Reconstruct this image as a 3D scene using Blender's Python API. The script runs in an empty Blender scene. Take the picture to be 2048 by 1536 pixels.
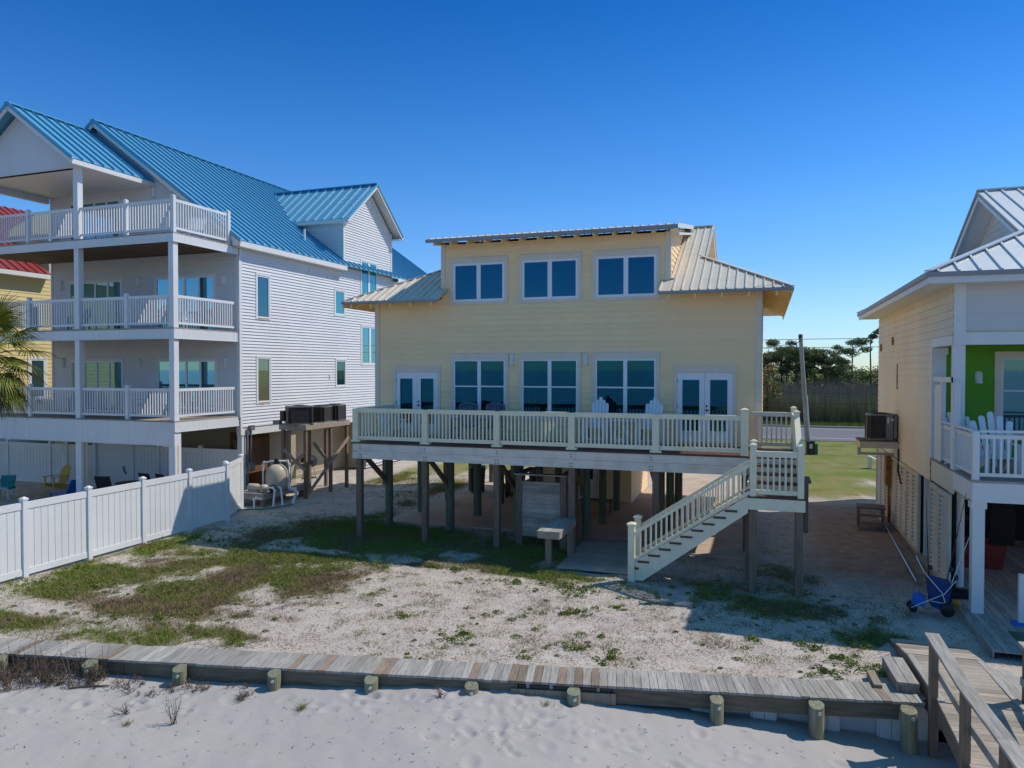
import bpy, math, random
import numpy as np
from mathutils import Vector, Matrix
R = math.radians
rnd = random.Random(7)
scene = bpy.context.scene
COL = scene.collection
OFF = {}            # root object -> world offset subtracted from its parts' coordinates

# ------------------------------------------------------------------ objects
def tag(o, label=None, cat=None, group=None, kind=None):
    if label: o['label'] = label
    if cat: o['category'] = cat
    if group: o['group'] = group
    if kind: o['kind'] = kind
    return o

def thing(name, label, cat, loc=(0, 0, 0), rz=0.0, group=None, world=False):
    o = bpy.data.objects.new(name, None)
    COL.objects.link(o)
    o.location = loc
    o.rotation_euler = (0, 0, rz)
    o.empty_display_size = 0.2
    tag(o, label, cat, group)
    OFF[o] = Vector(loc) if world else Vector((0, 0, 0))
    return o

def root_off(p):
    while p is not None:
        if p in OFF: return OFF[p]
        p = p.parent
    return Vector((0, 0, 0))

def copy_tree(o, parent=None):
    c = o.copy(); COL.objects.link(c)
    if parent is not None: c.parent = parent
    for ch in [x for x in COL.objects if x.parent == o]:
        copy_tree(ch, c)
    return c

def dup(o, loc, rz, label=None, group=None):
    c = copy_tree(o)
    c.location = loc; c.rotation_euler = (0, 0, rz)
    if label: c['label'] = label
    if group: c['group'] = group
    return c

class MB:
    """collects faces, then links them as ONE mesh object"""
    def __init__(s):
        s.v = []; s.f = []; s.m = []; s.t = []; s.mi = 0; s.tint = 0.5; s.sm = []; s.smooth = False
    def face(s, pts):
        b = len(s.v); s.v.extend([tuple(p) for p in pts])
        s.f.append(tuple(range(b, b + len(pts)))); s.m.append(s.mi); s.t.append(s.tint); s.sm.append(s.smooth)
    def idx(s, vs, fs):
        b = len(s.v); s.v.extend([tuple(p) for p in vs])
        for f in fs:
            s.f.append(tuple(b + i for i in f)); s.m.append(s.mi); s.t.append(s.tint); s.sm.append(s.smooth)
    BF = [(0, 3, 2, 1), (4, 5, 6, 7), (0, 1, 5, 4), (1, 2, 6, 5), (2, 3, 7, 6), (3, 0, 4, 7)]
    def box(s, x0, x1, y0, y1, z0, z1):
        if x0 > x1: x0, x1 = x1, x0
        if y0 > y1: y0, y1 = y1, y0
        if z0 > z1: z0, z1 = z1, z0
        s.idx([(x0, y0, z0), (x1, y0, z0), (x1, y1, z0), (x0, y1, z0), (x0, y0, z1), (x1, y0, z1), (x1, y1, z1), (x0, y1, z1)], s.BF)
    def fbox(s, fr, u0, u1, d0, d1, z0, z1):
        o, u, n = fr; o = Vector(o); u = Vector(u); n = Vector(n); z = Vector((0, 0, 1))
        P = lambda a, b, c: o + u * a + n * b + z * c
        vs = [P(u0, d0, z0), P(u1, d0, z0), P(u1, d1, z0), P(u0, d1, z0), P(u0, d0, z1), P(u1, d0, z1), P(u1, d1, z1), P(u0, d1, z1)]
        fs = s.BF
        if u.cross(n).z < 0: fs = [tuple(reversed(f)) for f in fs]
        s.idx(vs, fs)
    def hexa(s, vs):
        s.idx(vs, s.BF)
    def bar(s, p, q, w, h, up=(0, 0, 1)):
        """rectangular bar from p to q; w across, h along 'up'"""
        p = Vector(p); q = Vector(q); d = (q - p).normalized(); up = Vector(up)
        side = d.cross(up)
        if side.length < 1e-5: side = d.cross(Vector((1, 0, 0)))
        side.normalize(); up2 = side.cross(d).normalized()
        a = side * (w / 2); b = up2 * (h / 2)
        s.idx([p - a - b, q - a - b, q + a - b, p + a - b, p - a + b, q - a + b, q + a + b, p + a + b],
              [(0, 1, 2, 3), (7, 6, 5, 4), (4, 5, 1, 0), (5, 6, 2, 1), (6, 7, 3, 2), (7, 4, 0, 3)])
    def vbar(s, p, q, w, h):
        """bar along a sloping rail whose ends stay vertical: h is measured vertically"""
        p = Vector(p); q = Vector(q); d = Vector((q.x - p.x, q.y - p.y, 0)).normalized()
        a = Vector((-d.y, d.x, 0)) * (w / 2); z = Vector((0, 0, h))
        s.idx([p + a, p - a, q - a, q + a, p + a + z, p - a + z, q - a + z, q + a + z],
              [(0, 3, 2, 1), (4, 5, 6, 7), (0, 1, 5, 4), (1, 2, 6, 5), (2, 3, 7, 6), (3, 0, 4, 7)])
    def tube(s, pts, rad, n=8, cap=True):
        pts = [Vector(p) for p in pts]
        if not isinstance(rad, (list, tuple)): rad = [rad] * len(pts)
        rings = []; prev = None
        for i, p in enumerate(pts):
            d = (pts[min(i + 1, len(pts) - 1)] - pts[max(i - 1, 0)])
            if d.length < 1e-7: d = Vector((0, 0, 1))
            d.normalize()
            if prev is None:
                a = d.cross(Vector((0.31, 0.17, 0.93)))
                if a.length < 1e-3: a = d.cross(Vector((1, 0, 0)))
            else:
                a = prev - d * prev.dot(d)
            a.normalize(); prev = a; b = d.cross(a)
            rings.append([p + (a * math.cos(2 * math.pi * k / n) + b * math.sin(2 * math.pi * k / n)) * rad[i] for k in range(n)])
        vs = [q for r in rings for q in r]; fs = []
        for i in range(len(pts) - 1):
            for k in range(n):
                k2 = (k + 1) % n
                fs.append((i * n + k, i * n + k2, (i + 1) * n + k2, (i + 1) * n + k))
        sm = s.smooth; s.smooth = True; s.idx(vs, fs); s.smooth = sm
        if cap:
            s.face(list(reversed(rings[0]))); s.face(rings[-1])
    def lathe(s, c, prof, n=16, ax='z'):
        vs = []; fs = []
        for (r, z) in prof:
            for k in range(n):
                a = 2 * math.pi * k / n
                if ax == 'z': vs.append((c[0] + r * math.cos(a), c[1] + r * math.sin(a), c[2] + z))
                elif ax == 'y': vs.append((c[0] + r * math.cos(a), c[1] + z, c[2] + r * math.sin(a)))
                else: vs.append((c[0] + z, c[1] + r * math.cos(a), c[2] + r * math.sin(a)))
        for i in range(len(prof) - 1):
            for k in range(n):
                k2 = (k + 1) % n
                fs.append((i * n + k, i * n + k2, (i + 1) * n + k2, (i + 1) * n + k))
        sm = s.smooth; s.smooth = True; s.idx(vs, fs); s.smooth = sm
        s.face([vs[k] for k in range(n - 1, -1, -1)]); s.face([vs[(len(prof) - 1) * n + k] for k in range(n)])
    def prism(s, poly, a, b):
        """poly: list of 3d points; extruded from offset a to offset b (vectors)"""
        a = Vector(a); b = Vector(b); P = [Vector(p) for p in poly]
        A = [p + a for p in P]; B = [p + b for p in P]; n = len(P)
        s.face(list(reversed(A))); s.face(B)
        for i in range(n):
            j = (i + 1) % n
            s.face([A[i], A[j], B[j], B[i]])
    def build(s, name, mats, parent=None, bevel=0.0, off=None):
        me = bpy.data.meshes.new(name)
        o0 = off if off is not None else root_off(parent)
        v = s.v
        if o0.length > 0: v = [(p[0] - o0.x, p[1] - o0.y, p[2] - o0.z) for p in v]
        me.from_pydata(v, [], s.f)
        if not isinstance(mats, (list, tuple)): mats = [mats]
        for m in mats: me.materials.append(m)
        me.polygons.foreach_set('material_index', s.m)
        me.polygons.foreach_set('use_smooth', s.sm)
        at = me.attributes.new('tint', 'FLOAT', 'FACE'); at.data.foreach_set('value', s.t)
        me.update()
        o = bpy.data.objects.new(name, me); COL.objects.link(o)
        if parent is not None: o.parent = parent
        if bevel > 0:
            b = o.modifiers.new('bevel', 'BEVEL'); b.width = bevel; b.segments = 2; b.limit_method = 'ANGLE'; b.angle_limit = R(50)
        return o

def clip(poly, a, b, c):
    """keep the side a*u + b*v <= c of a convex polygon of (u, v)"""
    out = []
    for i in range(len(poly)):
        p = poly[i]; q = poly[(i + 1) % len(poly)]
        dp = a * p[0] + b * p[1] - c; dq = a * q[0] + b * q[1] - c
        if dp <= 1e-9: out.append(p)
        if (dp < -1e-9 and dq > 1e-9) or (dp > 1e-9 and dq < -1e-9):
            t = dp / (dp - dq); out.append((p[0] + (q[0] - p[0]) * t, p[1] + (q[1] - p[1]) * t))
    return out

def lap(mb, fr, poly, holes=(), course=0.15, out=0.016, z0=None, joints=0.0, var=0.12):
    """lap siding: real tilted courses over a wall polygon given as (u, z)"""
    o, u, n = [Vector(q) for q in fr]; zz = Vector((0, 0, 1))
    zmin = min(p[1] for p in poly); zmax = max(p[1] for p in poly)
    zb = zmin if z0 is None else z0
    flip = u.cross(n).z > 0
    def put(pts, zb0):
        q = []
        for (a, z) in pts:
            d = 0.004 + out * (1 - (z - zb0) / course)
            q.append(o + u * a + n * d + zz * z)
        # u x z points inward when (u, n, z) is right handed
        mb.face(q if not flip else list(reversed(q)))
    while zb < zmax - 1e-6:
        zt = min(zb + course, zmax)
        cuts = sorted(set([max(zb, zmin), zt] + [h[k] for h in holes for k in (2, 3) if zb < h[k] < zt]))
        segs = []
        for a, b in zip(cuts[:-1], cuts[1:]):
            parts = [clip(clip(poly, 0, 1, b), 0, -1, -a)]
            mid = (a + b) / 2
            for h in holes:
                if h[2] <= mid <= h[3]:
                    new = []
                    for pt in parts:
                        if len(pt) < 3: continue
                        new.append(clip(pt, 1, 0, h[0])); new.append(clip(pt, -1, 0, -h[1]))
                    parts = new
            segs += [(p, a) for p in parts if len(p) >= 3]
        for p, a in segs:
            us = [q[0] for q in p]
            lo, hi = min(us), max(us)
            pieces = [p]
            if joints > 0 and hi - lo > joints:
                x = lo + rnd.uniform(0.3, 1.0) * joints
                if x < hi - 0.4: pieces = [clip(p, 1, 0, x - 0.002), clip(p, -1, 0, -x - 0.002)]
            for pc in pieces:
                if len(pc) < 3: continue
                mb.tint = 0.5 + rnd.uniform(-var, var)
                put(pc, zb)
                # underside lip
                ub = [q[0] for q in pc if abs(q[1] - a) < 1e-6]
                if len(ub) >= 2 and abs(a - max(zb, zmin)) < 1e-6:
                    A, B = min(ub), max(ub)
                    l = [o + u * A + n * 0.004 + zz * a, o + u * B + n * 0.004 + zz * a, o + u * B + n * (0.004 + out) + zz * a, o + u * A + n * (0.004 + out) + zz * a]
                    mb.face(list(reversed(l)) if not flip else l)
        zb += course
    mb.tint = 0.5

def wall(mb, fr, poly, holes=(), thick=0.15):
    """backing wall behind the siding, with its holes left open; poly convex"""
    o, u, n = [Vector(q) for q in fr]; zz = Vector((0, 0, 1)); flip = u.cross(n).z > 0
    us = sorted(set([min(p[0] for p in poly), max(p[0] for p in poly)] + [h[k] for h in holes for k in (0, 1)]))
    zs = sorted(set([min(p[1] for p in poly), max(p[1] for p in poly)] + [h[k] for h in holes for k in (2, 3)]))
    for a, b in zip(us[:-1], us[1:]):
        for c, d in zip(zs[:-1], zs[1:]):
            m = ((a + b) / 2, (c + d) / 2)
            if any(h[0] < m[0] < h[1] and h[2] < m[1] < h[3] for h in holes): continue
            p = clip(clip(clip(clip(poly, 1, 0, b), -1, 0, -a), 0, 1, d), 0, -1, -c)
            if len(p) < 3: continue
            f = [o + u * q[0] + zz * q[1] for q in p]
            mb.face(f if not flip else list(reversed(f)))
            g = [x - n * thick for x in f]
            mb.face(list(reversed(g)) if not flip else g)
    for h in holes:   # reveals
        for (a, b) in (((h[0], h[2]), (h[1], h[2])), ((h[1], h[2]), (h[1], h[3])), ((h[1], h[3]), (h[0], h[3])), ((h[0], h[3]), (h[0], h[2]))):
            A = o + u * a[0] + zz * a[1]; B = o + u * b[0] + zz * b[1]
            mb.face([A, B, B - n * thick, A - n * thick])

def roof_plane(mb, P0, u, v, poly, rib=0.30, rw=0.035, rh=0.035, thick=0.03, rib0=0.0, m_rib=None, caps=True):
    """standing-seam sheet: polygon in (u, v) on the plane P0 + u*a + v*b, ribs run along v"""
    P0 = Vector(P0); u = Vector(u).normalized(); v = Vector(v).normalized(); n = u.cross(v).normalized()
    if n.z < 0: n = -n
    T = [P0 + u * a + v * b for a, b in poly]
    B = [p - n * thick for p in T]
    ccw = (Vector(T[1]) - Vector(T[0])).cross(Vector(T[2]) - Vector(T[1])).dot(n) > 0
    mb.face(T if ccw else list(reversed(T))); mb.face(list(reversed(B)) if ccw else B)
    for i in range(len(T)):
        j = (i + 1) % len(T); mb.face([T[i], B[i], B[j], T[j]])
    us = [p[0] for p in poly]; x = min(us) + rib0
    old = mb.mi
    if m_rib is not None: mb.mi = m_rib
    while x < max(us) - 0.01:
        seg = clip(clip(poly, 1, 0, x + 0.004), -1, 0, -(x - 0.004))
        if len(seg) >= 3:
            lo = min(p[1] for p in seg); hi = max(p[1] for p in seg)
            if hi - lo > 0.08:
                a = P0 + u * x + v * lo + n * (rh / 2); b = P0 + u * x + v * hi + n * (rh / 2)
                mb.bar(a, b, rw, rh, n)
        x += rib
    mb.mi = old

def rail(mb, p, q, h=0.9, top=(0.09, 0.09), bot=(0.05, 0.07), gap=0.10, bal=0.035, sp=0.12, ends=True):
    """top and bottom rail with balusters between two points on the floor (may slope)"""
    p = Vector(p); q = Vector(q); L = (Vector((q.x, q.y, 0)) - Vector((p.x, p.y, 0))).length
    zt = Vector((0, 0, h - top[1])); zb = Vector((0, 0, gap))
    mb.vbar(p + zt, q + zt, top[0], top[1]); mb.vbar(p + zb, q + zb, bot[0], bot[1])
    n = max(1, int(round(L / sp))); d = (q - p)
    for i in range(1, n):
        c = p + d * (i / n)
        a = 0.5 * bal
        dx = Vector((d.x, d.y, 0)).normalized() * a; dy = Vector((-dx.y, dx.x, 0))
        z0 = Vector((0, 0, gap + bot[1] - 0.02)); z1 = Vector((0, 0, h - top[1] + 0.02))
        b = [c - dx - dy, c + dx - dy, c + dx + dy, c - dx + dy]
        mb.tint = 0.5 + rnd.uniform(-.15, .15)
        mb.idx([t + z0 for t in b] + [t + z1 for t in b], MB.BF)
    mb.tint = 0.5

# ------------------------------------------------------------------ materials
MATS = {}
def mat(name, col, rough=0.6, spec=0.35, metal=0.0, var=0.12, nscale=3.0, stretch=(1, 1, 1), bump=0.0, bscale=20.0,
        tint=0.25, col2=None, dirt=0.0, dirtcol=(0.2, 0.16, 0.12), dscale=1.2, coat=0.0, ior=1.5, bstretch=None):
    m = bpy.data.materials.new(name); m.use_nodes = True
    nt = m.node_tree; N = nt.nodes; L = nt.links
    b = N['Principled BSDF']
    b.inputs['Roughness'].default_value = rough
    b.inputs['Metallic'].default_value = metal
    b.inputs['Specular IOR Level'].default_value = spec
    b.inputs['IOR'].default_value = ior
    b.inputs['Coat Weight'].default_value = coat
    tc = N.new('ShaderNodeTexCoord')
    mp = N.new('ShaderNodeMapping'); mp.inputs['Scale'].default_value = stretch
    L.new(tc.outputs['Object'], mp.inputs['Vector'])
    no = N.new('ShaderNodeTexNoise'); no.inputs['Scale'].default_value = nscale; no.inputs['Detail'].default_value = 6; no.inputs['Roughness'].default_value = 0.62
    L.new(mp.outputs[0], no.inputs['Vector'])
    c2 = col2 if col2 else tuple(c * 0.62 for c in col)
    mix = N.new('ShaderNodeMix'); mix.data_type = 'RGBA'
    mix.inputs['A'].default_value = (*col, 1); mix.inputs['B'].default_value = (*c2, 1)
    rm = N.new('ShaderNodeMapRange'); rm.inputs['From Min'].default_value = 0.38; rm.inputs['From Max'].default_value = 0.72
    rm.inputs['To Max'].default_value = min(1.0, var * 3)
    L.new(no.outputs['Fac'], rm.inputs['Value']); L.new(rm.outputs[0], mix.inputs['Factor'])
    last = mix.outputs['Result']
    if dirt > 0:
        n2 = N.new('ShaderNodeTexNoise'); n2.inputs['Scale'].default_value = dscale; n2.inputs['Detail'].default_value = 5
        L.new(tc.outputs['Object'], n2.inputs['Vector'])
        r2 = N.new('ShaderNodeMapRange'); r2.inputs['From Min'].default_value = 0.5; r2.inputs['From Max'].default_value = 0.75; r2.inputs['To Max'].default_value = dirt
        L.new(n2.outputs['Fac'], r2.inputs['Value'])
        mx = N.new('ShaderNodeMix'); mx.data_type = 'RGBA'; mx.inputs['B'].default_value = (*dirtcol, 1)
        L.new(r2.outputs[0], mx.inputs['Factor']); L.new(last, mx.inputs['A']); last = mx.outputs['Result']
    if tint > 0:
        at = N.new('ShaderNodeAttribute'); at.attribute_name = 'tint'
        r3 = N.new('ShaderNodeMapRange'); r3.inputs['To Min'].default_value = 1 - tint; r3.inputs['To Max'].default_value = 1 + tint
        L.new(at.outputs['Fac'], r3.inputs['Value'])
        mu = N.new('ShaderNodeVectorMath'); mu.operation = 'SCALE'
        L.new(last, mu.inputs[0]); L.new(r3.outputs[0], mu.inputs['Scale']); last = mu.outputs['Vector']
    L.new(last, b.inputs['Base Color'])
    if bump > 0:
        m2 = N.new('ShaderNodeMapping'); m2.inputs['Scale'].default_value = bstretch or stretch
        L.new(tc.outputs['Object'], m2.inputs['Vector'])
        n3 = N.new('ShaderNodeTexNoise'); n3.inputs['Scale'].default_value = bscale; n3.inputs['Detail'].default_value = 5
        L.new(m2.outputs[0], n3.inputs['Vector'])
        bp = N.new('ShaderNodeBump'); bp.inputs['Strength'].default_value = bump; bp.inputs['Distance'].default_value = 0.02
        L.new(n3.outputs['Fac'], bp.inputs['Height']); L.new(bp.outputs[0], b.inputs['Normal'])
    MATS[name] = m
    return m

def glass_mat(name, tintcol, refl=0.16, see=0.6):
    m = bpy.data.materials.new(name); m.use_nodes = True
    nt = m.node_tree; N = nt.nodes; L = nt.links
    N.remove(N['Principled BSDF'])
    out = N['Material Output']
    tr = N.new('ShaderNodeBsdfTransparent'); tr.inputs['Color'].default_value = (*tintcol, 1)
    gl = N.new('ShaderNodeBsdfGlossy'); gl.inputs['Roughness'].default_value = 0.015; gl.inputs['Color'].default_value = (0.12, 0.62, 1, 1)
    fr = N.new('ShaderNodeLayerWeight'); fr.inputs['Blend'].default_value = 0.35
    mr = N.new('ShaderNodeMapRange'); mr.inputs['To Min'].default_value = refl; mr.inputs['To Max'].default_value = 0.95
    L.new(fr.outputs['Fresnel'], mr.inputs['Value'])
    mx = N.new('ShaderNodeMixShader')
    L.new(mr.outputs[0], mx.inputs[0]); L.new(tr.outputs[0], mx.inputs[1]); L.new(gl.outputs[0], mx.inputs[2])
    L.new(mx.outputs[0], out.inputs['Surface'])
    return m

def pane_mat(name, col, refl=0.25):
    m = bpy.data.materials.new(name); m.use_nodes = True
    nt = m.node_tree; N = nt.nodes; L = nt.links
    b = N['Principled BSDF']; b.inputs['Base Color'].default_value = (*col, 1); b.inputs['Roughness'].default_value = 0.5; b.inputs['Specular IOR Level'].default_value = 0.0
    out = N['Material Output']
    gl = N.new('ShaderNodeBsdfGlossy'); gl.inputs['Roughness'].default_value = 0.02; gl.inputs['Color'].default_value = (0.45, 0.85, 1, 1)
    fr = N.new('ShaderNodeLayerWeight'); fr.inputs['Blend'].default_value = 0.35
    mr = N.new('ShaderNodeMapRange'); mr.inputs['To Min'].default_value = refl; mr.inputs['To Max'].default_value = 0.95
    L.new(fr.outputs['Fresnel'], mr.inputs['Value'])
    mx = N.new('ShaderNodeMixShader')
    L.new(mr.outputs[0], mx.inputs[0]); L.new(b.outputs[0], mx.inputs[1]); L.new(gl.outputs[0], mx.inputs[2])
    L.new(mx.outputs[0], out.inputs['Surface'])
    return m

siding_yellow = mat('siding_yellow', (0.96, 0.715, 0.41), 0.6, var=0.06, nscale=0.8, tint=0.10, dirt=0.14, dirtcol=(0.62, 0.48, 0.28), dscale=0.7, bump=0.05, bscale=60)
trim_tan = mat('trim_tan', (0.78, 0.67, 0.54), 0.55, var=0.08, nscale=2, tint=0.08)
trim_white = mat('trim_white', (0.74, 0.73, 0.71), 0.45, var=0.05, nscale=2, tint=0.06)
frame_white = mat('frame_white', (0.80, 0.82, 0.84), 0.3, var=0.03, nscale=2, tint=0.04)
rail_cream = mat('rail_cream', (0.86, 0.775, 0.56), 0.5, var=0.10, nscale=4, tint=0.10, dirt=0.15, dirtcol=(0.4, 0.37, 0.28), dscale=3)
fascia_grey = mat('fascia_grey', (0.80, 0.71, 0.60), 0.6, var=0.15, nscale=2.5, stretch=(0.4, 1, 4), tint=0.1, dirt=0.35, dirtcol=(0.34, 0.30, 0.26), dscale=2.2, bump=0.1, bscale=12)
galv_roof = mat('galv_roof', (0.74, 0.66, 0.54), 0.42, spec=0.5, metal=0.08, var=0.12, nscale=6, tint=0.10, dirt=0.25, dirtcol=(0.42, 0.37, 0.31), dscale=1.4)
gutter_grey = mat('gutter_grey', (0.32, 0.31, 0.31), 0.5, metal=0.2, var=0.1, tint=0.05)
blue_roof = mat('blue_roof', (0.10, 0.34, 0.53), 0.36, spec=0.5, var=0.10, nscale=1.5, tint=0.08, col2=(0.06, 0.30, 0.48))
red_roof = mat('red_roof', (0.28, 0.035, 0.03), 0.4, spec=0.5, var=0.1, nscale=1.5, tint=0.06)
white_roof = mat('white_roof', (0.72, 0.72, 0.72), 0.4, metal=0.2, var=0.08, nscale=4, tint=0.06)
vinyl_siding = mat('vinyl_siding', (0.72, 0.72, 0.73), 0.45, var=0.06, nscale=0.7, tint=0.05, dirt=0.12, dirtcol=(0.55, 0.52, 0.46), dscale=0.8)
vinyl_white = mat('vinyl_white', (0.74, 0.74, 0.74), 0.38, var=0.05, nscale=1.2, tint=0.06, dirt=0.10, dirtcol=(0.55, 0.52, 0.47), dscale=1.1)
siding_cream = mat('siding_cream', (0.80, 0.71, 0.54), 0.6, var=0.08, nscale=0.8, tint=0.07, dirt=0.2, dirtcol=(0.5, 0.42, 0.25), dscale=0.7)
siding_lemon = mat('siding_lemon', (0.74, 0.60, 0.29), 0.6, var=0.06, nscale=0.8, tint=0.06)
siding_green = mat('siding_green', (0.12, 0.36, 0.015), 0.55, var=0.06, nscale=1, tint=0.06)
siding_pale = mat('siding_pale', (0.62, 0.62, 0.60), 0.6, var=0.06, nscale=1, tint=0.05)
shed_beige = mat('shed_beige', (0.45, 0.38, 0.27), 0.65, var=0.1, nscale=1, tint=0.08)
louver_cream = mat('louver_cream', (0.62, 0.55, 0.42), 0.55, var=0.1, nscale=2, tint=0.08, dirt=0.3, dirtcol=(0.36, 0.29, 0.16), dscale=1.5)
deck_brown = mat('deck_brown', (0.13, 0.055, 0.04), 0.55, var=0.2, nscale=4, stretch=(0.3, 4, 1), tint=0.2)
wood_brown = mat('wood_brown', (0.24, 0.165, 0.115), 0.8, var=0.3, nscale=3, stretch=(8, 8, 0.7), tint=0.2, col2=(0.12, 0.085, 0.06), bump=0.3, bscale=6)
wood_beam = mat('wood_beam', (0.20, 0.16, 0.11), 0.8, var=0.3, nscale=2.5, stretch=(0.6, 6, 7), tint=0.25, col2=(0.08, 0.065, 0.045), bump=0.3, bscale=5, dirt=0.4, dirtcol=(0.10, 0.10, 0.06), dscale=2)
wood_grey_y = mat('wood_grey_y', (0.40, 0.38, 0.35), 0.85, var=0.3, nscale=3, stretch=(9, 0.8, 1), tint=0.30, col2=(0.20, 0.175, 0.145), bump=0.35, bscale=6, dirt=0.35, dirtcol=(0.26, 0.19, 0.13), dscale=0.8)
wood_grey_x = mat('wood_grey_x', (0.42, 0.36, 0.30), 0.85, var=0.3, nscale=3, stretch=(0.8, 9, 1), tint=0.28, col2=(0.24, 0.19, 0.15), bump=0.35, bscale=6, dirt=0.3, dirtcol=(0.28, 0.21, 0.15), dscale=1)
wood_grey_z = mat('wood_grey_z', (0.33, 0.27, 0.21), 0.85, var=0.3, nscale=3, stretch=(9, 9, 0.8), tint=0.22, col2=(0.17, 0.13, 0.095), bump=0.35, bscale=6)
pile_green = mat('pile_green', (0.17, 0.19, 0.125), 0.85, var=0.3, nscale=2.5, stretch=(6, 6, 0.6), tint=0.15, col2=(0.085, 0.085, 0.06), bump=0.35, bscale=6, dirt=0.35, dirtcol=(0.10, 0.16, 0.13), dscale=1.5)
pile_olive = mat('pile_olive', (0.30, 0.29, 0.18), 0.85, var=0.35, nscale=2.5, stretch=(8, 8, 0.7), tint=0.2, col2=(0.15, 0.13, 0.08), bump=0.5, bscale=6, dirt=0.5, dirtcol=(0.18, 0.24, 0.16), dscale=3)
pole_grey = mat('pole_grey', (0.40, 0.38, 0.35), 0.7, var=0.3, nscale=1.5, stretch=(5, 5, 0.4), tint=0.1, col2=(0.2, 0.19, 0.18))
concrete = mat('concrete', (0.55, 0.43, 0.33), 0.8, var=0.25, nscale=1.0, tint=0.08, col2=(0.40, 0.30, 0.23), dirt=0.4, dirtcol=(0.24, 0.17, 0.12), dscale=0.9, bump=0.08, bscale=40)
asphalt = mat('asphalt', (0.17, 0.165, 0.175), 0.85, var=0.2, nscale=0.6, tint=0.05, stretch=(0.3, 1.5, 1))
paint_white = mat('paint_white', (0.7, 0.7, 0.68), 0.7, var=0.2, nscale=3, tint=0)
kerb_mat = mat('kerb_mat', (0.36, 0.31, 0.25), 0.8, var=0.2, nscale=2, tint=0.05)
metal_dark = mat('metal_dark', (0.055, 0.05, 0.042), 0.55, metal=0.2, var=0.2, nscale=6, tint=0.2)
metal_grey = mat('metal_grey', (0.22, 0.22, 0.22), 0.5, metal=0.4, var=0.15, nscale=6, tint=0.1)
metal_light = mat('metal_light', (0.62, 0.64, 0.65), 0.35, metal=0.6, var=0.1, nscale=4, tint=0.1)
rust = mat('rust', (0.42, 0.22, 0.05), 0.8, var=0.35, nscale=8, tint=0.1, col2=(0.2, 0.09, 0.03))
stain_rust = mat('stain_rust', (0.62, 0.38, 0.14), 0.8, var=0.35, nscale=6, stretch=(4, 4, 0.7), tint=0.1, col2=(0.7, 0.62, 0.5))
pvc = mat('pvc', (0.78, 0.80, 0.80), 0.35, var=0.05, tint=0.05)
tank_tan = mat('tank_tan', (0.50, 0.44, 0.35), 0.45, var=0.1, nscale=3, tint=0.05)
black_plastic = mat('black_plastic', (0.015, 0.015, 0.016), 0.45, var=0.1, tint=0.1)
bin_brown = mat('bin_brown', (0.12, 0.065, 0.04), 0.5, var=0.15, nscale=3, tint=0.08)
bin_green = mat('bin_green', (0.03, 0.11, 0.065), 0.45, var=0.1, tint=0.08)
plywood = mat('plywood', (0.20, 0.10, 0.05), 0.75, var=0.3, nscale=1.5, stretch=(1, 1, 4), tint=0.1)
chair_white = mat('chair_white', (0.72, 0.76, 0.80), 0.5, var=0.08, nscale=4, tint=0.10)
chair_slate = mat('chair_slate', (0.09, 0.14, 0.20), 0.5, var=0.1, nscale=4, tint=0.15)
chair_yellow = mat('chair_yellow', (0.62, 0.43, 0.10), 0.5, var=0.08, nscale=3, tint=0.08)
chair_teal = mat('chair_teal', (0.015, 0.22, 0.20), 0.45, var=0.05, tint=0.05)
chair_seat_pale = mat('chair_seat_pale', (0.45, 0.62, 0.62), 0.45, var=0.05, tint=0.05)
lounge_blue = mat('lounge_blue', (0.01, 0.15, 0.55), 0.5, var=0.05, tint=0.05)
sling_dark = mat('sling_dark', (0.045, 0.04, 0.042), 0.7, var=0.2, nscale=30, tint=0.05)
fabric_navy = mat('fabric_navy', (0.02, 0.05, 0.18), 0.8, var=0.2, nscale=10, tint=0.2)
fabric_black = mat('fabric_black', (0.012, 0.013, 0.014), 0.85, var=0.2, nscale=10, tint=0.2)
red_dark = mat('red_dark', (0.25, 0.03, 0.025), 0.6, var=0.2, tint=0.1)
orange = mat('orange', (0.75, 0.25, 0.06), 0.6, var=0.1, tint=0.1)
interior_mat = mat('interior_mat', (0.16, 0.15, 0.13), 0.8, var=0.1, tint=0.1)
curtain_mat = mat('curtain_mat', (0.30, 0.52, 0.52), 0.85, var=0.2, nscale=2, stretch=(8, 8, 0.3), tint=0.15)
lamp_white = mat('lamp_white', (0.72, 0.72, 0.70), 0.4, var=0.05, tint=0)
ceiling_wood = mat('ceiling_wood', (0.16, 0.105, 0.06), 0.8, var=0.35, nscale=2, stretch=(0.5, 5, 1), tint=0.25, col2=(0.07, 0.045, 0.03))
soffit_tan = mat('soffit_tan', (0.88, 0.66, 0.33), 0.6, var=0.08, nscale=2, tint=0.08)
glass_clear = glass_mat('glass_clear', (0.12, 0.42, 0.46), 0.04)
glass_up = glass_mat('glass_up', (0.02, 0.14, 0.22), 0.09)
pane_teal = pane_mat('pane_teal', (0.015, 0.10, 0.13), 0.30)
pane_green = pane_mat('pane_green', (0.02, 0.17, 0.15), 0.22)
pane_dark = pane_mat('pane_dark', (0.012, 0.035, 0.05), 0.14)
pane_olive = pane_mat('pane_olive', (0.15, 0.15, 0.08), 0.12)
wire_mat = mat('wire_mat', (0.03, 0.03, 0.035), 0.6, tint=0)
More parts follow.
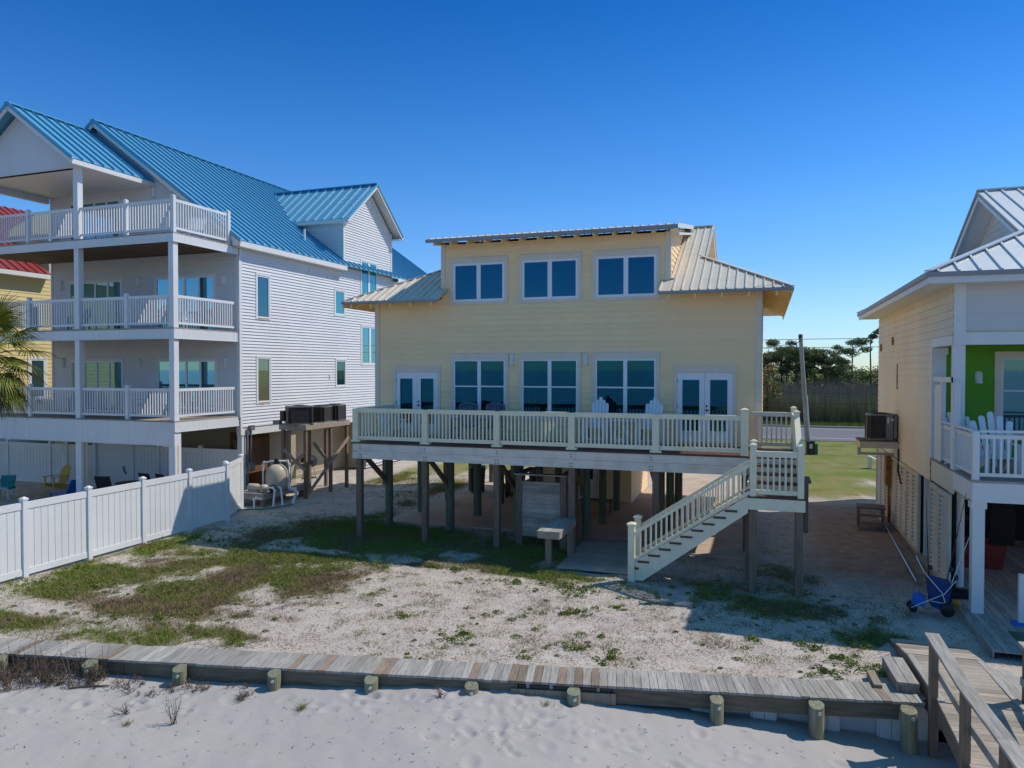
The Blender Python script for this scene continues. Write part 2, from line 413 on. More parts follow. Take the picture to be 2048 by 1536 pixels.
# ------------------------------------------------------------------ openings
def window(parent, fr, u0, u1, z0, z1, cols=1, rows=(), glass=None, frame=None, trim=None, tw=0.10, th=0.18, ts=0.09,
           fw=0.05, mw=0.08, name='window', label=None, td=0.045, deep=0.0, bottom=True, curtains=(), cy=0.25):
    """frame with mullions; sub-parts: trim, pane, curtain"""
    b = MB()
    d0, d1 = -0.03 - deep, 0.035
    b.fbox(fr, u0, u0 + fw, d0, d1, z0, z1); b.fbox(fr, u1 - fw, u1, d0, d1, z0, z1)
    b.fbox(fr, u0 + fw, u1 - fw, d0, d1 - .001, z1 - fw, z1); b.fbox(fr, u0 + fw, u1 - fw, d0, d1 - .001, z0, z0 + fw)
    n = cols
    cw = (u1 - u0 - 2 * fw) / n
    for i in range(1, n):
        c = u0 + fw + cw * i
        b.fbox(fr, c - mw / 2, c + mw / 2, d0, d1 - .004, z0 + fw, z1 - fw)
    edges = [u0 + fw] + [u0 + fw + cw * i for i in range(1, n)] + [u1 - fw]
    for i in range(n):
        a = edges[i] + (mw / 2 if i > 0 else 0); c = edges[i + 1] - (mw / 2 if i < n - 1 else 0)
        for r in rows:
            zr = z0 + r * (z1 - z0)
            b.fbox(fr, a, c, d0, d1 - .008, zr - .022, zr + .022)
    w = b.build(name, frame or frame_white, parent)
    if label: w['label'] = label
    g = MB()
    zs = [z0 + fw] + [z0 + r * (z1 - z0) for r in rows] + [z1 - fw]
    for i in range(n):
        a = edges[i] + (mw / 2 if i > 0 else 0); c = edges[i + 1] - (mw / 2 if i < n - 1 else 0)
        for k in range(len(zs) - 1):
            dd = 0.008 - 0.004 * k
            g.fbox(fr, a - .005, c + .005, dd - .006, dd, zs[k] + (.02 if k else -.005), zs[k + 1] + .005)
    g.build('pane', glass or pane_teal, w)
    if trim:
        t = MB()
        t.fbox(fr, u0 - tw, u1 + tw, 0.0, td + .006, z1 + .002, z1 + th)
        t.fbox(fr, u0 - tw, u0 - .002, 0.0, td, z0 - (ts if bottom else 0), z1 + .002)
        t.fbox(fr, u1 + .002, u1 + tw, 0.0, td, z0 - (ts if bottom else 0), z1 + .002)
        if bottom: t.fbox(fr, u0 - .002, u1 + .002, 0.0, td - .002, z0 - ts, z0 - .002)
        t.build('trim', trim, w)
    for (a, c) in curtains:
        cu = MB(); cu.smooth = True
        o, u, nn = [Vector(q) for q in fr]; k = int((c - a) / .03) + 2; P = []
        for i in range(k + 1):
            x = a + (c - a) * i / k
            P.append((o + u * x - nn * (cy + .03 * math.sin(i * 1.9) + .012 * math.sin(i * 4.3))))
        for i in range(k):
            p, q = P[i], P[i + 1]
            cu.face([(p.x, p.y, z0 - .1), (q.x, q.y, z0 - .1), (q.x, q.y, z1 + .02), (p.x, p.y, z1 + .02)])
        cu.build('curtain', curtain_mat, w)
    return w

def french_door(parent, fr, u0, u1, z0, z1, glass, trim, label=None, curtains=()):
    b = MB(); m = (u0 + u1) / 2; st = 0.135
    for (a, c) in ((u0, m - .004), (m + .004, u1)):
        b.fbox(fr, a, a + st, -.03, .022, z0, z1); b.fbox(fr, c - st, c, -.03, .022, z0, z1)
        b.fbox(fr, a + st, c - st, -.03, .02, z1 - .19, z1); b.fbox(fr, a + st, c - st, -.03, .02, z0, z0 + .29)
        for e in (.0,):
            b.fbox(fr, a + st - .02, a + st + .012, .02, .034, z0 + .27, z1 - .17); b.fbox(fr, c - st - .012, c - st + .02, .02, .034, z0 + .27, z1 - .17)
            b.fbox(fr, a + st + .012, c - st - .012, .02, .033, z1 - .205, z1 - .17); b.fbox(fr, a + st + .012, c - st - .012, .02, .033, z0 + .27, z0 + .305)
    d = b.build('door', frame_white, parent)
    if label: d['label'] = label
    g = MB()
    for (a, c) in ((u0, m - .004), (m + .004, u1)):
        g.fbox(fr, a + st, c - st, -.01, -.004, z0 + .28, z1 - .18)
    g.build('pane', glass, d)
    h = MB()
    h.fbox(fr, m + .03, m + .075, .022, .04, z0 + 1.0, z0 + 1.05); h.fbox(fr, m + .03, m + .075, .022, .05, z0 + .88, z0 + .935)
    h.fbox(fr, m + .035, m + .13, .045, .06, z0 + .90, z0 + .92)
    for zz in (.25, 1.0, 1.75):
        h.fbox(fr, u0 - .02, u0 + .008, .005, .035, z0 + zz - .05, z0 + zz + .05)
    h.build('handle', metal_dark, d)
    t = MB()
    t.fbox(fr, u0 - .11, u1 + .11, 0.0, .052, z1 + .012, z1 + .195)
    t.fbox(fr, u0 - .10, u0 - .004, 0.0, .045, z0 - .03, z1 + .012); t.fbox(fr, u1 + .004, u1 + .10, 0.0, .045, z0 - .03, z1 + .012)
    t.fbox(fr, u0 - .004, u1 + .004, 0.0, .06, z0 - .06, z0 - .004)
    t.build('trim', trim, d)
    for (a, c) in curtains:
        cu = MB(); o, u, nn = [Vector(q) for q in fr]; k = 14
        P = [o + u * (a + (c - a) * i / k) - nn * (.2 + .03 * math.sin(i * 1.9)) for i in range(k + 1)]
        for i in range(k):
            p, q = P[i], P[i + 1]; cu.face([(p.x, p.y, z0), (q.x, q.y, z0), (q.x, q.y, z1), (p.x, p.y, z1)])
        cu.build('curtain', curtain_mat, d)
    return d

def wall_lamp(parent, fr, u, z, w=0.17, h=0.38, d=0.11):
    b = MB(); o, uu, n = [Vector(q) for q in fr]; k = 8
    prof = [(w / 2 * math.cos(math.pi * i / k), d * math.sin(math.pi * i / k)) for i in range(k + 1)]
    for (za, zb) in ((z - h / 2, z + h / 2 - .05),):
        for i in range(k):
            p = [o + uu * (u + prof[j][0]) + n * (.004 + prof[j][1]) for j in (i, i + 1)]
            b.face([p[0] + Vector((0, 0, za)), p[1] + Vector((0, 0, za)), p[1] + Vector((0, 0, zb)), p[0] + Vector((0, 0, zb))])
            q = [o + uu * (u + prof[j][0] * .6) + n * (.004 + prof[j][1] * .6) for j in (i, i + 1)]
            b.face([p[0] + Vector((0, 0, zb)), p[1] + Vector((0, 0, zb)), q[1] + Vector((0, 0, zb + .05)), q[0] + Vector((0, 0, zb + .05))])
    b.fbox(fr, u - w * .3, u + w * .3, 0, d * .6, z + h / 2 - .004, z + h / 2 + .002)
    return b.build('wall_lamp', lamp_white, parent)

def post_cap(b, x, y, z, w):
    b.box(x - w / 2 - .012, x + w / 2 + .012, y - w / 2 - .012, y + w / 2 + .012, z, z + .035)
    c = w / 2 + .006
    b.idx([(x - c, y - c, z + .035), (x + c, y - c, z + .035), (x + c, y + c, z + .035), (x - c, y + c, z + .035), (x - .02, y - .02, z + .075), (x + .02, y - .02, z + .075), (x + .02, y + .02, z + .075), (x - .02, y + .02, z + .075)], MB.BF)

# ------------------------------------------------------------------ yellow house
YH = thing('yellow_house', 'yellow lap sided house on pilings with pale metal roof and three window dormer', 'house', (-6.26, 22, 0), world=True)
FY = ((0, 22, 0), (1, 0, 0), (0, -1, 0))
X0, X1 = -12.4, -0.12
UW = [(-9.56, -7.80), (-7.22, -5.42), (-4.87, -3.05)]
LW = [(-9.55, -7.78), (-7.22, -5.43), (-4.88, -3.06)]
DR = [(-11.63, -10.12), (-2.44, -0.88)]
holes = [(a, b, 7.25, 8.48) for a, b in UW] + [(a, b, 3.55, 5.39) for a, b in LW] + [(a, b, 2.99, 4.98) for a, b in DR]
front = [(X0, 2.62), (X1, 2.62), (X1, 7.35), (X0, 7.35)]
dorm = [(-9.97, 7.35), (-2.67, 7.35), (-2.67, 9.10), (-9.97, 9.10)]
b = MB(); lap(b, FY, front, holes, course=0.175, out=0.024, joints=3.2, z0=2.62)
lap(b, FY, dorm, holes, course=0.175, out=0.024, joints=3.2, z0=2.62 + .175 * 27)
FRR = ((X1, 0, 0), (0, 1, 0), (1, 0, 0)); FRL = ((X0, 0, 0), (0, 1, 0), (-1, 0, 0)); FBK = ((0, 31.4, 0), (1, 0, 0), (0, 1, 0))
for F in (FRR, FRL): lap(b, F, [(22, 2.62), (31.4, 2.62), (31.4, 7.6), (22, 7.6)], course=.175, out=.018)
lap(b, FBK, [(X0, 2.62), (X1, 2.62), (X1, 7.4), (X0, 7.4)], course=.175, out=.018)
for xx, n in ((-2.67, (1, 0, 0)), (-9.97, (-1, 0, 0))):
    lap(b, ((xx, 0, 0), (0, 1, 0), n), [(22, 7.66), (26.6, 9.95), (26.6, 9.98), (22, 9.2)], course=.175, out=.018)
YH_wall = b.build('wall', siding_yellow, YH)
b = MB(); wall(b, FY, front, holes, .14); wall(b, FY, dorm, holes, .14)
for F in (FRR, FRL): wall(b, F, [(22, 2.62), (31.4, 2.62), (31.4, 7.6), (22, 7.6)], (), .1)
wall(b, FBK, [(X0, 2.62), (X1, 2.62), (X1, 7.4), (X0, 7.4)], (), .1)
for xx, n in ((-2.67, (1, 0, 0)), (-9.97, (-1, 0, 0))):
    wall(b, ((xx, 0, 0), (0, 1, 0), n), [(22, 7.66), (26.6, 9.95), (26.6, 9.98), (22, 9.2)], (), .08)
b.box(X0 + .05, X1 - .05, 22.1, 31.3, 2.5, 2.615)
b.build('sheathing', siding_yellow, YH)
# rooms behind the glass
b = MB()
for (xa, xb, za, zb) in ((-12.2, -.32, 2.75, 5.75), (-9.85, -2.8, 6.7, 8.95)):
    ya, yb = 22.145, 26.0
    P = [(xa, ya, za), (xb, ya, za), (xb, yb, za), (xa, yb, za), (xa, ya, zb), (xb, ya, zb), (xb, yb, zb), (xa, yb, zb)]
    for f in ((0, 1, 2, 3), (7, 6, 5, 4), (1, 5, 6, 2), (2, 6, 7, 3), (3, 7, 4, 0)): b.face([P[i] for i in f])
b.box(-9.2, -7.9, 24.5, 25.3, 2.76, 3.6); b.box(-6.8, -5.0, 24.2, 24.9, 2.76, 3.75); b.box(-2.2, -.9, 24.2, 24.9, 2.76, 3.65)
b.build('room', interior_mat, YH)
# trim boards at the corners and the head of the wall
for (F, q) in ((FY, (X0 - .01, X0 + .14, 0, .045, 2.60, 7.36)), (FY, (X1 - .14, X1 + .01, 0, .045, 2.60, 7.36)), (FRR, (21.985, 22.14, 0, .035, 2.60, 7.5)), (FRL, (21.985, 22.14, 0, .035, 2.60, 7.5)),
               (FY, (-9.985, -9.845, 0, .045, 7.72, 9.12)), (FY, (-2.80, -2.655, 0, .045, 7.72, 9.12)), (((-2.67, 0, 0), (0, 1, 0), (1, 0, 0)), (21.985, 22.1, 0, .035, 7.72, 9.16))):
    b = MB(); b.fbox(F, *q); b.build('corner_trim', trim_tan, YH)
for i, (a, c) in enumerate(UW):
    window(YH, FY, a, c, 7.25, 8.48, cols=2, glass=glass_up, trim=trim_tan, fw=.075, mw=.14, th=.175, ts=.10, tw=.11, deep=.06)
CT = [[(-9.5, -9.05)], [(-7.15, -6.75), (-5.8, -5.5)], [(-4.82, -4.35), (-3.45, -3.12)]]
for i, (a, c) in enumerate(LW):
    window(YH, FY, a, c, 3.55, 5.39, cols=2, rows=(.535,), glass=glass_clear, trim=trim_tan, fw=.05, mw=.12, th=.20, ts=.08, tw=.11, deep=.06, curtains=CT[i])
french_door(YH, FY, -11.63, -10.12, 2.99, 4.98, glass_clear, trim_tan, curtains=[(-11.4, -11.1)])
french_door(YH, FY, -2.44, -.88, 2.99, 4.98, glass_clear, trim_tan)
wall_lamp(YH, FY, -7.55, 5.395); wall_lamp(YH, FY, -5.18, 5.395)
# roof
XL, XR, YF, YB, ZE, YR, ZR = -13.2, 0.68, 21.2, 32.2, 7.30, 26.7, 10.05
sl = math.hypot(1, .5)
b = MB()
def fslope(poly): return [(p[0], (p[1] - YF) * sl) for p in poly]
vF = (0, 1, .5)
roof_plane(b, (0, YF, ZE), (1, 0, 0), vF, fslope([(-2.655, YF), (XR, YF), (-1.75, 23.63), (-1.75, YR), (-2.655, YR)]), rib=.245, rib0=.16)
roof_plane(b, (0, YF, ZE), (1, 0, 0), vF, fslope([(-2.90, YF), (-2.66, YF), (-2.66, 21.97), (-2.90, 21.97)]), rib=.5, rib0=.03)
roof_plane(b, (0, YF, ZE), (1, 0, 0), vF, fslope([(XL, YF), (-9.985, YF), (-9.985, YR), (-10.77, YR), (-10.77, 23.63)]), rib=.245, rib0=.1)
roof_plane(b, (0, YF, ZE), (1, 0, 0), vF, fslope([(-9.98, YF), (-9.74, YF), (-9.74, 21.97), (-9.98, 21.97)]), rib=.5, rib0=.2)
roof_plane(b, (0, YB, ZE), (1, 0, 0), (0, -1, .5), [(XL, 0), (XR, 0), (-1.75, 2.43 * sl), (-1.75, 5.5 * sl), (-10.77, 5.5 * sl), (-10.77, 2.43 * sl)], rib=.245)
roof_plane(b, (XR, 0, ZE), (0, 1, 0), (-1, 0, .5), [(YF, 0), (YB, 0), (29.5, 2.7 * sl), (23.9, 2.7 * sl)], rib=.245)
roof_plane(b, (XL, 0, ZE), (0, 1, 0), (1, 0, .5), [(YF, 0), (YB, 0), (29.5, 2.7 * sl), (23.9, 2.7 * sl)], rib=.245)
# dormer shed roof
ds = .168; sd = math.hypot(1, ds)
roof_plane(b, (0, 21.42, 9.215), (1, 0, 0), (0, 1, ds), [(-10.25, 0), (-2.40, 0), (-2.40, 5.3 * sd), (-10.25, 5.3 * sd)], rib=.24, rib0=.1)
# hip and ridge caps
def cap(p, q, w=.13): b.bar(Vector(p) + Vector((0, 0, .03)), Vector(q) + Vector((0, 0, .03)), w, .03)
cap((XR, YF, ZE), (-1.9, 23.78, 8.59)); cap((XL, YF, ZE), (-10.62, 23.78, 8.59))
cap((-2.4, YR, ZR), (-1.75, YR, ZR), .2); cap((-10.1, YR, ZR), (-10.77, YR, ZR), .2)
cap((-1.75, 23.63, 8.515), (-1.75, YR, ZR), .07); cap((-1.75, 29.77, 8.515), (-1.75, YR, ZR), .07)
for s in (-2.62, ): b.bar((s + .03, 22.02, 7.74), (s + .03, 26.2, 9.83), .09, .05)
b.bar((-10.02, 22.02, 7.74), (-10.02, 26.2, 9.83), .09, .05)
YH_roof = b.build('roof', galv_roof, YH)
b = MB()
for (a, c) in ((-2.90, XR + .01), (XL - .01, -9.74)): b.box(a, c, YF - .035, YF - .002, ZE - .085, ZE - .005)
b.box(-10.27, -2.38, 21.385, 21.418, 9.10, 9.205)
b.box(XR + .002, XR + .03, YF - .03, YB, ZE - .085, ZE - .005); b.box(XL - .03, XL - .002, YF - .03, YB, ZE - .085, ZE - .005)
b.build('eave_flashing', gutter_grey, YH_roof)
# soffits, rafter tails, gablets
b = MB()
def tri(pts): b.face(pts); b.face([(p[0], p[1], p[2] - .02) for p in reversed(pts)])
for (a, c) in ((-2.88, XR - .01), (XL + .01, -9.76)):
    tri([(a, YF + .01, ZE - .07), (c, YF + .01, ZE - .07), (c if c < 0 else -.1, 22, ZE + .33), (a if a > -5 else -12.42, 22, ZE + .33)] if True else [])
for yy in np.arange(YF + .2, YB - .1, .17):
    pass
tri([(XR - .01, YF + .01, ZE - .07), (XR - .01, YB - .01, ZE - .07), (-.10, YB - .8, ZE + .32), (-.10, YF + .8, ZE + .32)])
tri([(XL + .01, YF + .01, ZE - .07), (XL + .01, YB - .01, ZE - .07), (-12.42, YB - .8, ZE + .32), (-12.42, YF + .8, ZE + .32)])
tri([(-10.24, 21.43, 9.16), (-2.41, 21.43, 9.16), (-2.41, 22.0, 9.256), (-10.24, 22.0, 9.256)])
for k in range(12): b.bar((XR - .02, 21.4 + k * .9, ZE - .10), (-.11, 21.4 + k * .9, ZE + .30), .02, .02)
for x in np.arange(-10.0, -2.6, .575): b.vbar((x, 21.45, 9.01), (x, 21.985, 9.10), .06, .15)
for x in list(np.arange(-2.6, .5, .72)) + list(np.arange(-12.9, -9.9, .72)):
    b.vbar((x, 21.25, ZE - .21), (x, 21.985, ZE + .15), .06, .14)
for y in np.arange(21.9, 31.5, .72):
    b.vbar((XL + .1, y, ZE - .17), (-12.42, y, ZE + .17), .045, .13)
b.bar((XR - .02, YF, ZE - .13), (XR - .02, YB, ZE - .13), .03, .13); b.bar((XL + .02, YF, ZE - .13), (XL + .02, YB, ZE - .13), .03, .13)
b.build('soffit', soffit_tan, YH)
b = MB()
for xx, n in ((-2.05, (1, 0, 0)), (-10.47, (-1, 0, 0))):
    lap(b, ((xx, 0, 0), (0, 1, 0), n), [(24.0, 8.62), (29.4, 8.62), (26.7, 9.98)], course=.175, out=.018)
b.build('gablet', siding_yellow, YH)
b = MB(); F = ((-2.05, 0, 0), (0, 1, 0), (1, 0, 0))
for k in range(5): b.fbox(F, 26.35, 27.05, .02, .05, 8.95 + k * .1, 9.02 + k * .1)
b.fbox(F, 26.28, 26.35, .0, .06, 8.9, 9.5); b.fbox(F, 27.05, 27.12, .0, .06, 8.9, 9.5)
b.build('gable_vent', trim_tan, YH)
b = MB(); b.bar((-2.40, 21.5, 9.19), (-2.40, 26.4, 10.01), .03, .13); b.bar((-2.45, 22.05, 9.05), (-2.45, 26.0, 9.72), .08, .07)
b.bar((-1.765, 23.7, 8.45), (-1.765, YR, 9.97), .03, .12); b.bar((-1.765, 29.7, 8.45), (-1.765, YR, 9.97), .03, .12)
b.build('rake_board', trim_white, YH)
# piles, beams and braces under the floor
PX = [-11.62, -9.45, -7.2, -5.03, -2.85, -.45]
for x in PX:
    for y in (21.45, 23.8, 26.2, 28.6, 31.0):
        if y > 27 and x > -5.2: continue
        if (x, y) in ((-2.85, 23.8), (-.45, 23.8), (-2.85, 26.2), (-.45, 26.2)): pass
        r = rnd.uniform(.125, .15)
        b = MB(); b.tint = rnd.uniform(.35, .7); b.tube([(x, y, -.3), (x, y, 1.2), (x, y, 2.52)], [r, r * .98, r * .95], 12)
        b.build('piling', pile_green, YH)
        if y < 22: 
            b = MB(); b.tint = rnd.uniform(.4, .6); b.box(x - .16, x - .02, y - .17, y - .09, 1.32, 2.5); b.build('brace_block', wood_brown, YH)
            b = MB(); b.tint = rnd.uniform(.3, .6); b.bar((x - .06, 19.95, 2.45), (x - .06, y - .13, 1.5), .07, .16); b.build('brace', wood_brown, YH)
b = MB()
for y in (21.45, 23.8, 26.2, 28.6, 31.0): b.box(X0 + .1, X1 - .1, y - .1, y + .1, 2.28, 2.50)
for x in np.arange(X0 + .1, X1, .41): b.box(x - .02, x + .02, 22.0, 31.3, 2.50, 2.6)
b.build('floor_joists', wood_brown, YH)
# storage room at ground level
SR = ((0, 27.8, 0), (1, 0, 0), (0, -1, 0)); SRR = ((-4.8, 0, 0), (0, 1, 0), (1, 0, 0))
b = MB(); lap(b, SR, [(-8.6, .03), (-4.8, .03), (-4.8, 2.3), (-8.6, 2.3)], course=.175, out=.018)
lap(b, SRR, [(27.8, .03), (31.9, .03), (31.9, 2.3), (27.8, 2.3)], course=.175, out=.018)
b.box(-8.6, -4.805, 27.805, 31.9, .02, 2.3)
s = b.build('storage_room', siding_yellow, YH)
window(s, SR, -5.95, -5.25, .75, 2.05, glass=pane_dark, frame=trim_white, fw=.04) if False else None
b = MB(); b.fbox(SR, -7.0, -6.1, .005, .05, .1, 2.1); b.build('door', trim_white, s)
b = MB(); b.fbox(SR, -6.85, -6.25, .05, .06, .85, 1.95); b.build('pane', pane_dark, s)

# ------------------------------------------------------------------ deck
DK = thing('deck', 'raised wooden deck with cream baluster railing across the front of the yellow house', 'deck', (-6.2, 19.6, 0), world=True)
b = MB()
y = 19.60
k = 0
while y < 21.95:
    b.tint = rnd.uniform(.25, .75); b.box(-11.92, -.42, y, y + .138, 2.83, 2.87); y += .145
y = 19.60
while y < 21.8:
    b.tint = rnd.uniform(.25, .75); b.box(-.415, .84, y, y + .138, 2.83, 2.868); y += .145
b.build('floor', deck_brown, DK)
b = MB()
b.box(-11.88, -.42, 19.62, 19.66, 2.612, 2.825); b.box(-11.88, -.42, 19.615, 19.655, 2.375, 2.606)
b.box(-11.885, -11.845, 19.665, 21.97, 2.40, 2.82); b.box(-.415, .82, 19.64, 19.68, 2.40, 2.82); b.box(.785, .825, 19.685, 21.8, 2.40, 2.82)
fas = b.build('fascia', fascia_grey, DK)
b = MB()
for x in PX[:5]:
    for (dx, dz) in ((-.035, 2.42), (.035, 2.42), (-.035, 2.50), (.035, 2.50), (0, 2.68), (0, 2.75)):
        b.box(x + dx - .012, x + dx + .012, 19.6, 19.62, dz - .012, dz + .012)
b.build('bolt', metal_dark, fas)
b = MB(); b.box(-11.8, -.5, 21.0, 21.1, 2.40, 2.82); b.box(-11.8, -.5, 20.3, 20.4, 2.6, 2.82)
for x in np.arange(-11.7, .8, .41): b.box(x - .02, x + .02, 19.66, 21.95, 2.6, 2.825)
b.build('joists', wood_brown, DK)
DPX = [-11.70, -9.50, -7.24, -5.03, -2.74]
for x in DPX:
    b = MB(); b.tint = rnd.uniform(.35, .75); b.box(x - .085, x + .085, 19.665, 19.835, -.2, 2.40); b.build('support_post', wood_brown, DK)
for i, x in enumerate([-11.79, -9.47, -7.22, -5.03, -2.74, -.50]):
    b = MB(); w = .18
    top = 4.02 if i == 5 else 3.885
    b.box(x - w / 2, x + w / 2, 19.62, 19.80, 2.872, top)
    if i < 5: b.box(x - w / 2 - .06, x + w / 2 + .06, 19.625, 19.795, 2.872, 2.93)
    else: post_cap(b, x, 19.71, top, w)
    b.build('railing_post', rail_cream, DK)
xs = [-11.79, -9.47, -7.22, -5.03, -2.74, -.50]
for a, c in zip(xs[:-1], xs[1:]):
    b = MB(); rail(b, (a + .09, 19.71, 2.87), (c - .09, 19.71, 2.87), 1.03, (.12, .13), (.06, .11), .075, .042, .112); b.build('railing', rail_cream, DK)
b = MB(); rail(b, (-11.79, 19.80, 2.87), (-11.79, 21.97, 2.87), 1.03, (.12, .13), (.06, .11), .075, .042, .112); b.build('railing', rail_cream, DK)
b = MB(); rail(b, (-.34, 21.75, 2.87), (.68, 21.75, 2.87), 1.02, (.12, .12), (.06, .10), .075, .042, .135); b.build('railing', rail_cream, DK)
b = MB(); rail(b, (.74, 19.78, 2.87), (.74, 21.7, 2.87), 1.02, (.12, .12), (.06, .10), .075, .042, .135); b.build('railing', rail_cream, DK)
for (x, y) in ((.74, 21.75), (.74, 19.70)):
    b = MB(); b.box(x - .07, x + .07, y - .07, y + .07, 2.87, 3.99); post_cap(b, x, y, 3.99, .14); b.build('railing_post', rail_cream, DK)

# ------------------------------------------------------------------ staircase
ST = thing('staircase', 'cream railed outdoor staircase with landing leading down from the right end of the deck', 'staircase', (-1.5, 18.1, 0), world=True)
b = MB(); y = 17.60
while y < 18.62:
    b.tint = rnd.uniform(.25, .75); b.box(-.37, .87, y, y + .138, 2.15, 2.19); y += .145
b.build('landing', deck_brown, ST)
b = MB(); b.box(-.36, .86, 17.605, 17.645, 1.885, 2.146); b.box(.82, .86, 17.65, 18.66, 1.885, 2.146); b.box(-.36, -.32, 17.65, 18.66, 1.885, 2.146); b.box(-.315, .815, 18.62, 18.66, 1.9, 2.146)
b.build('landing_fascia', rail_cream, ST)
# steps between landing and deck
b = MB()
for k, (y, z) in enumerate(((18.67, 2.36), (18.98, 2.53), (19.29, 2.70))):
    b.mi = 0; b.tint = rnd.uniform(.3, .7); b.box(-.36, .78, y - .02, y + .30, z - .04, z)
    b.mi = 1; b.box(-.36, .78, y, y + .02, z - .17, z - .042)
b.mi = 1; b.box(-.36, .78, 19.59, 19.61, 2.70, 2.826)
b.box(-.40, -.362, 18.66, 19.6, 2.0, 2.36); b.box(.782, .82, 18.66, 19.6, 2.0, 2.5)
b.build('step', [deck_brown, rail_cream], ST)
for (x, y, top) in ((-.255, 17.67, 3.33), (.765, 17.67, 3.33), (-.255, 18.60, 3.33)):
    b = MB(); w = .135; b.box(x - w / 2, x + w / 2, y - w / 2, y + w / 2, 2.19, top); post_cap(b, x, y, top, w); b.build('railing_post', rail_cream, ST)
b = MB(); rail(b, (-.185, 17.67, 2.19), (.695, 17.67, 2.19), 1.03, (.09, .13), (.06, .10), .05, .042, .125); b.build('railing', rail_cream, ST)
b = MB(); rail(b, (.77, 17.74, 2.19), (.77, 18.62, 2.19), 1.03, (.09, .13), (.06, .10), .05, .042, .125); b.build('railing', rail_cream, ST)
b = MB(); rail(b, (.77, 18.66, 2.19), (.745, 19.63, 2.87), 1.03, (.13, .13), (.06, .10), .06, .042, .125); b.build('railing', rail_cream, ST)
sw_ = .67
for (ya, yb, yr) in ((17.615, 17.655, 17.64), (18.56, 18.60, 18.58)):
    b = MB(); z = lambda X: .48 + sw_ * (X + 2.93)
    P = [(-2.96, 0, .46), (-2.96, 0, .02), (-2.75, 0, .02), (-.36, 0, z(-.36) - .40), (-.36, 0, z(-.36) - .03)]
    b.prism(P, (0, yb, 0), (0, ya, 0)); b.build('stringer', rail_cream, ST)
    b = MB(); rail(b, (-2.94, yr, .40), (-.325, yr, .40 + sw_ * 2.615), .79, (.055, .085), (.05, .075), .085, .036, .125); b.build('railing', rail_cream, ST)
    b = MB(); w = .155; x = -3.02; b.box(x - w / 2, x + w / 2, yr - w / 2, yr + w / 2, -.2, 1.34); post_cap(b, x, yr, 1.34, w + .03); b.build('railing_post', rail_cream, ST)
for k in range(-1, 9):
    x = -2.87 + .25 * k; zz = .50 + .168 * k
    b = MB(); b.tint = rnd.uniform(.3, .8); b.box(max(x, -2.94), x + .275, 17.585, 18.60, zz - .045, zz); b.build('tread', deck_brown, ST)
for (x, y) in ((-.25, 17.73), (.74, 17.73), (-.36, 18.70), (.76, 18.70)):
    b = MB(); b.tint = rnd.uniform(.3, .6); b.box(x - .08, x + .08, y - .08, y + .08, -.3, 1.98); b.build('support_post', wood_brown, ST)
b = MB(); b.tint = .4; b.box(.88, .98, 18.72, 19.6, 1.2, 2.38); b.tint = .25; b.box(.86, 1.04, 18.70, 19.62, 2.38, 2.43); b.build('side_board', wood_brown, ST)
# ------------------------------------------------------------------ white three-storey house (own axes, turned 1 degree)
WH = thing('white_house', 'white three storey house with blue metal roof, stacked balconies and a gabled side dormer', 'house', (-19.41, 23.77, 0), R(-1.03))
WM = WH.matrix_basis.copy(); WM = Matrix.Translation((-19.41, 23.77, 0)) @ Matrix.Rotation(R(-1.03), 4, 'Z')
def wpos(x, y, z=0): return WM @ Vector((x, y, z))
FS = ((0, 0, 0), (0, 1, 0), (1, 0, 0)); FF = ((0, 0, 0), (1, 0, 0), (0, -1, 0))
SW = [(1.05, 1.72, 7.22, 8.82, 1, pane_dark, 'side window reflecting grey above a rust stained sill'), (1.05, 1.74, 3.80, 5.50, 1, pane_olive, 'side window with olive blind and rust stained sill'),
      (6.60, 7.28, 7.74, 8.78, 1, pane_green, None), (6.66, 7.36, 4.34, 5.46, 1, pane_dark, None), (8.93, 10.33, 8.32, 10.48, 2, pane_green, None), (8.95, 10.46, 5.41, 7.19, 2, pane_teal, None)]
DO = [(-9.04, -5.92, 6.6, 8.88), (-4.25, -1.09, 6.6, 8.88), (-8.97, -5.91, 3.32, 5.53), (-4.2, -1.05, 3.32, 5.53), (-8.98, -5.98, 9.95, 12.24)]
HS = [(q[0] - .07, q[1] + .07, q[2] - .07, q[3] + .07) for q in SW]; HF = [(a + .06, c - .06, z0, z1 - .06) for a, c, z0, z1 in DO]
b = MB()
lap(b, FS, [(0, 2.84), (18, 2.84), (18, 10.0), (0, 10.0)], HS, course=.125, out=.034, joints=4.5, var=.08)
lap(b, FS, [(9.3, .2), (18, .2), (18, 2.84), (9.3, 2.84)], course=.125, out=.034, joints=4.5, var=.08, z0=2.84 - .125 * 22)
lap(b, FS, [(7.3, 10.0), (11.95, 10.0), (11.95, 12.3), (9.62, 14.25), (7.3, 12.4)], HS, course=.125, out=.034, joints=4.5, var=.08, z0=2.84 + .125 * 58)
lap(b, FF, [(-10, 3.2), (0, 3.2), (0, 10.2), (-7.1, 15.25), (-10, 13.2)], HF, course=.125, out=.034, var=.08)
lap(b, ((0, 7.3, 0), (1, 0, 0), (0, -1, 0)), [(-3.1, 12.3), (0, 10.2), (0, 12.42), (-3.1, 12.42)], course=.125, out=.034, var=.08)
b.box(-10, -.01, .01, 17.9, 3.1, 10.05)
b.prism([(-10, 0, 10.0), (-.01, 0, 10.0), (-.01, 0, 10.15), (-7.1, 0, 15.2), (-10, 0, 13.15)], (0, .01, 0), (0, .2, 0))
b.prism([(-.01, 7.31, 10), (-.01, 11.94, 10), (-.01, 11.94, 12.25), (-.01, 9.62, 14.2), (-.01, 7.31, 12.35)], (-3, 0, 0), (0, 0, 0))
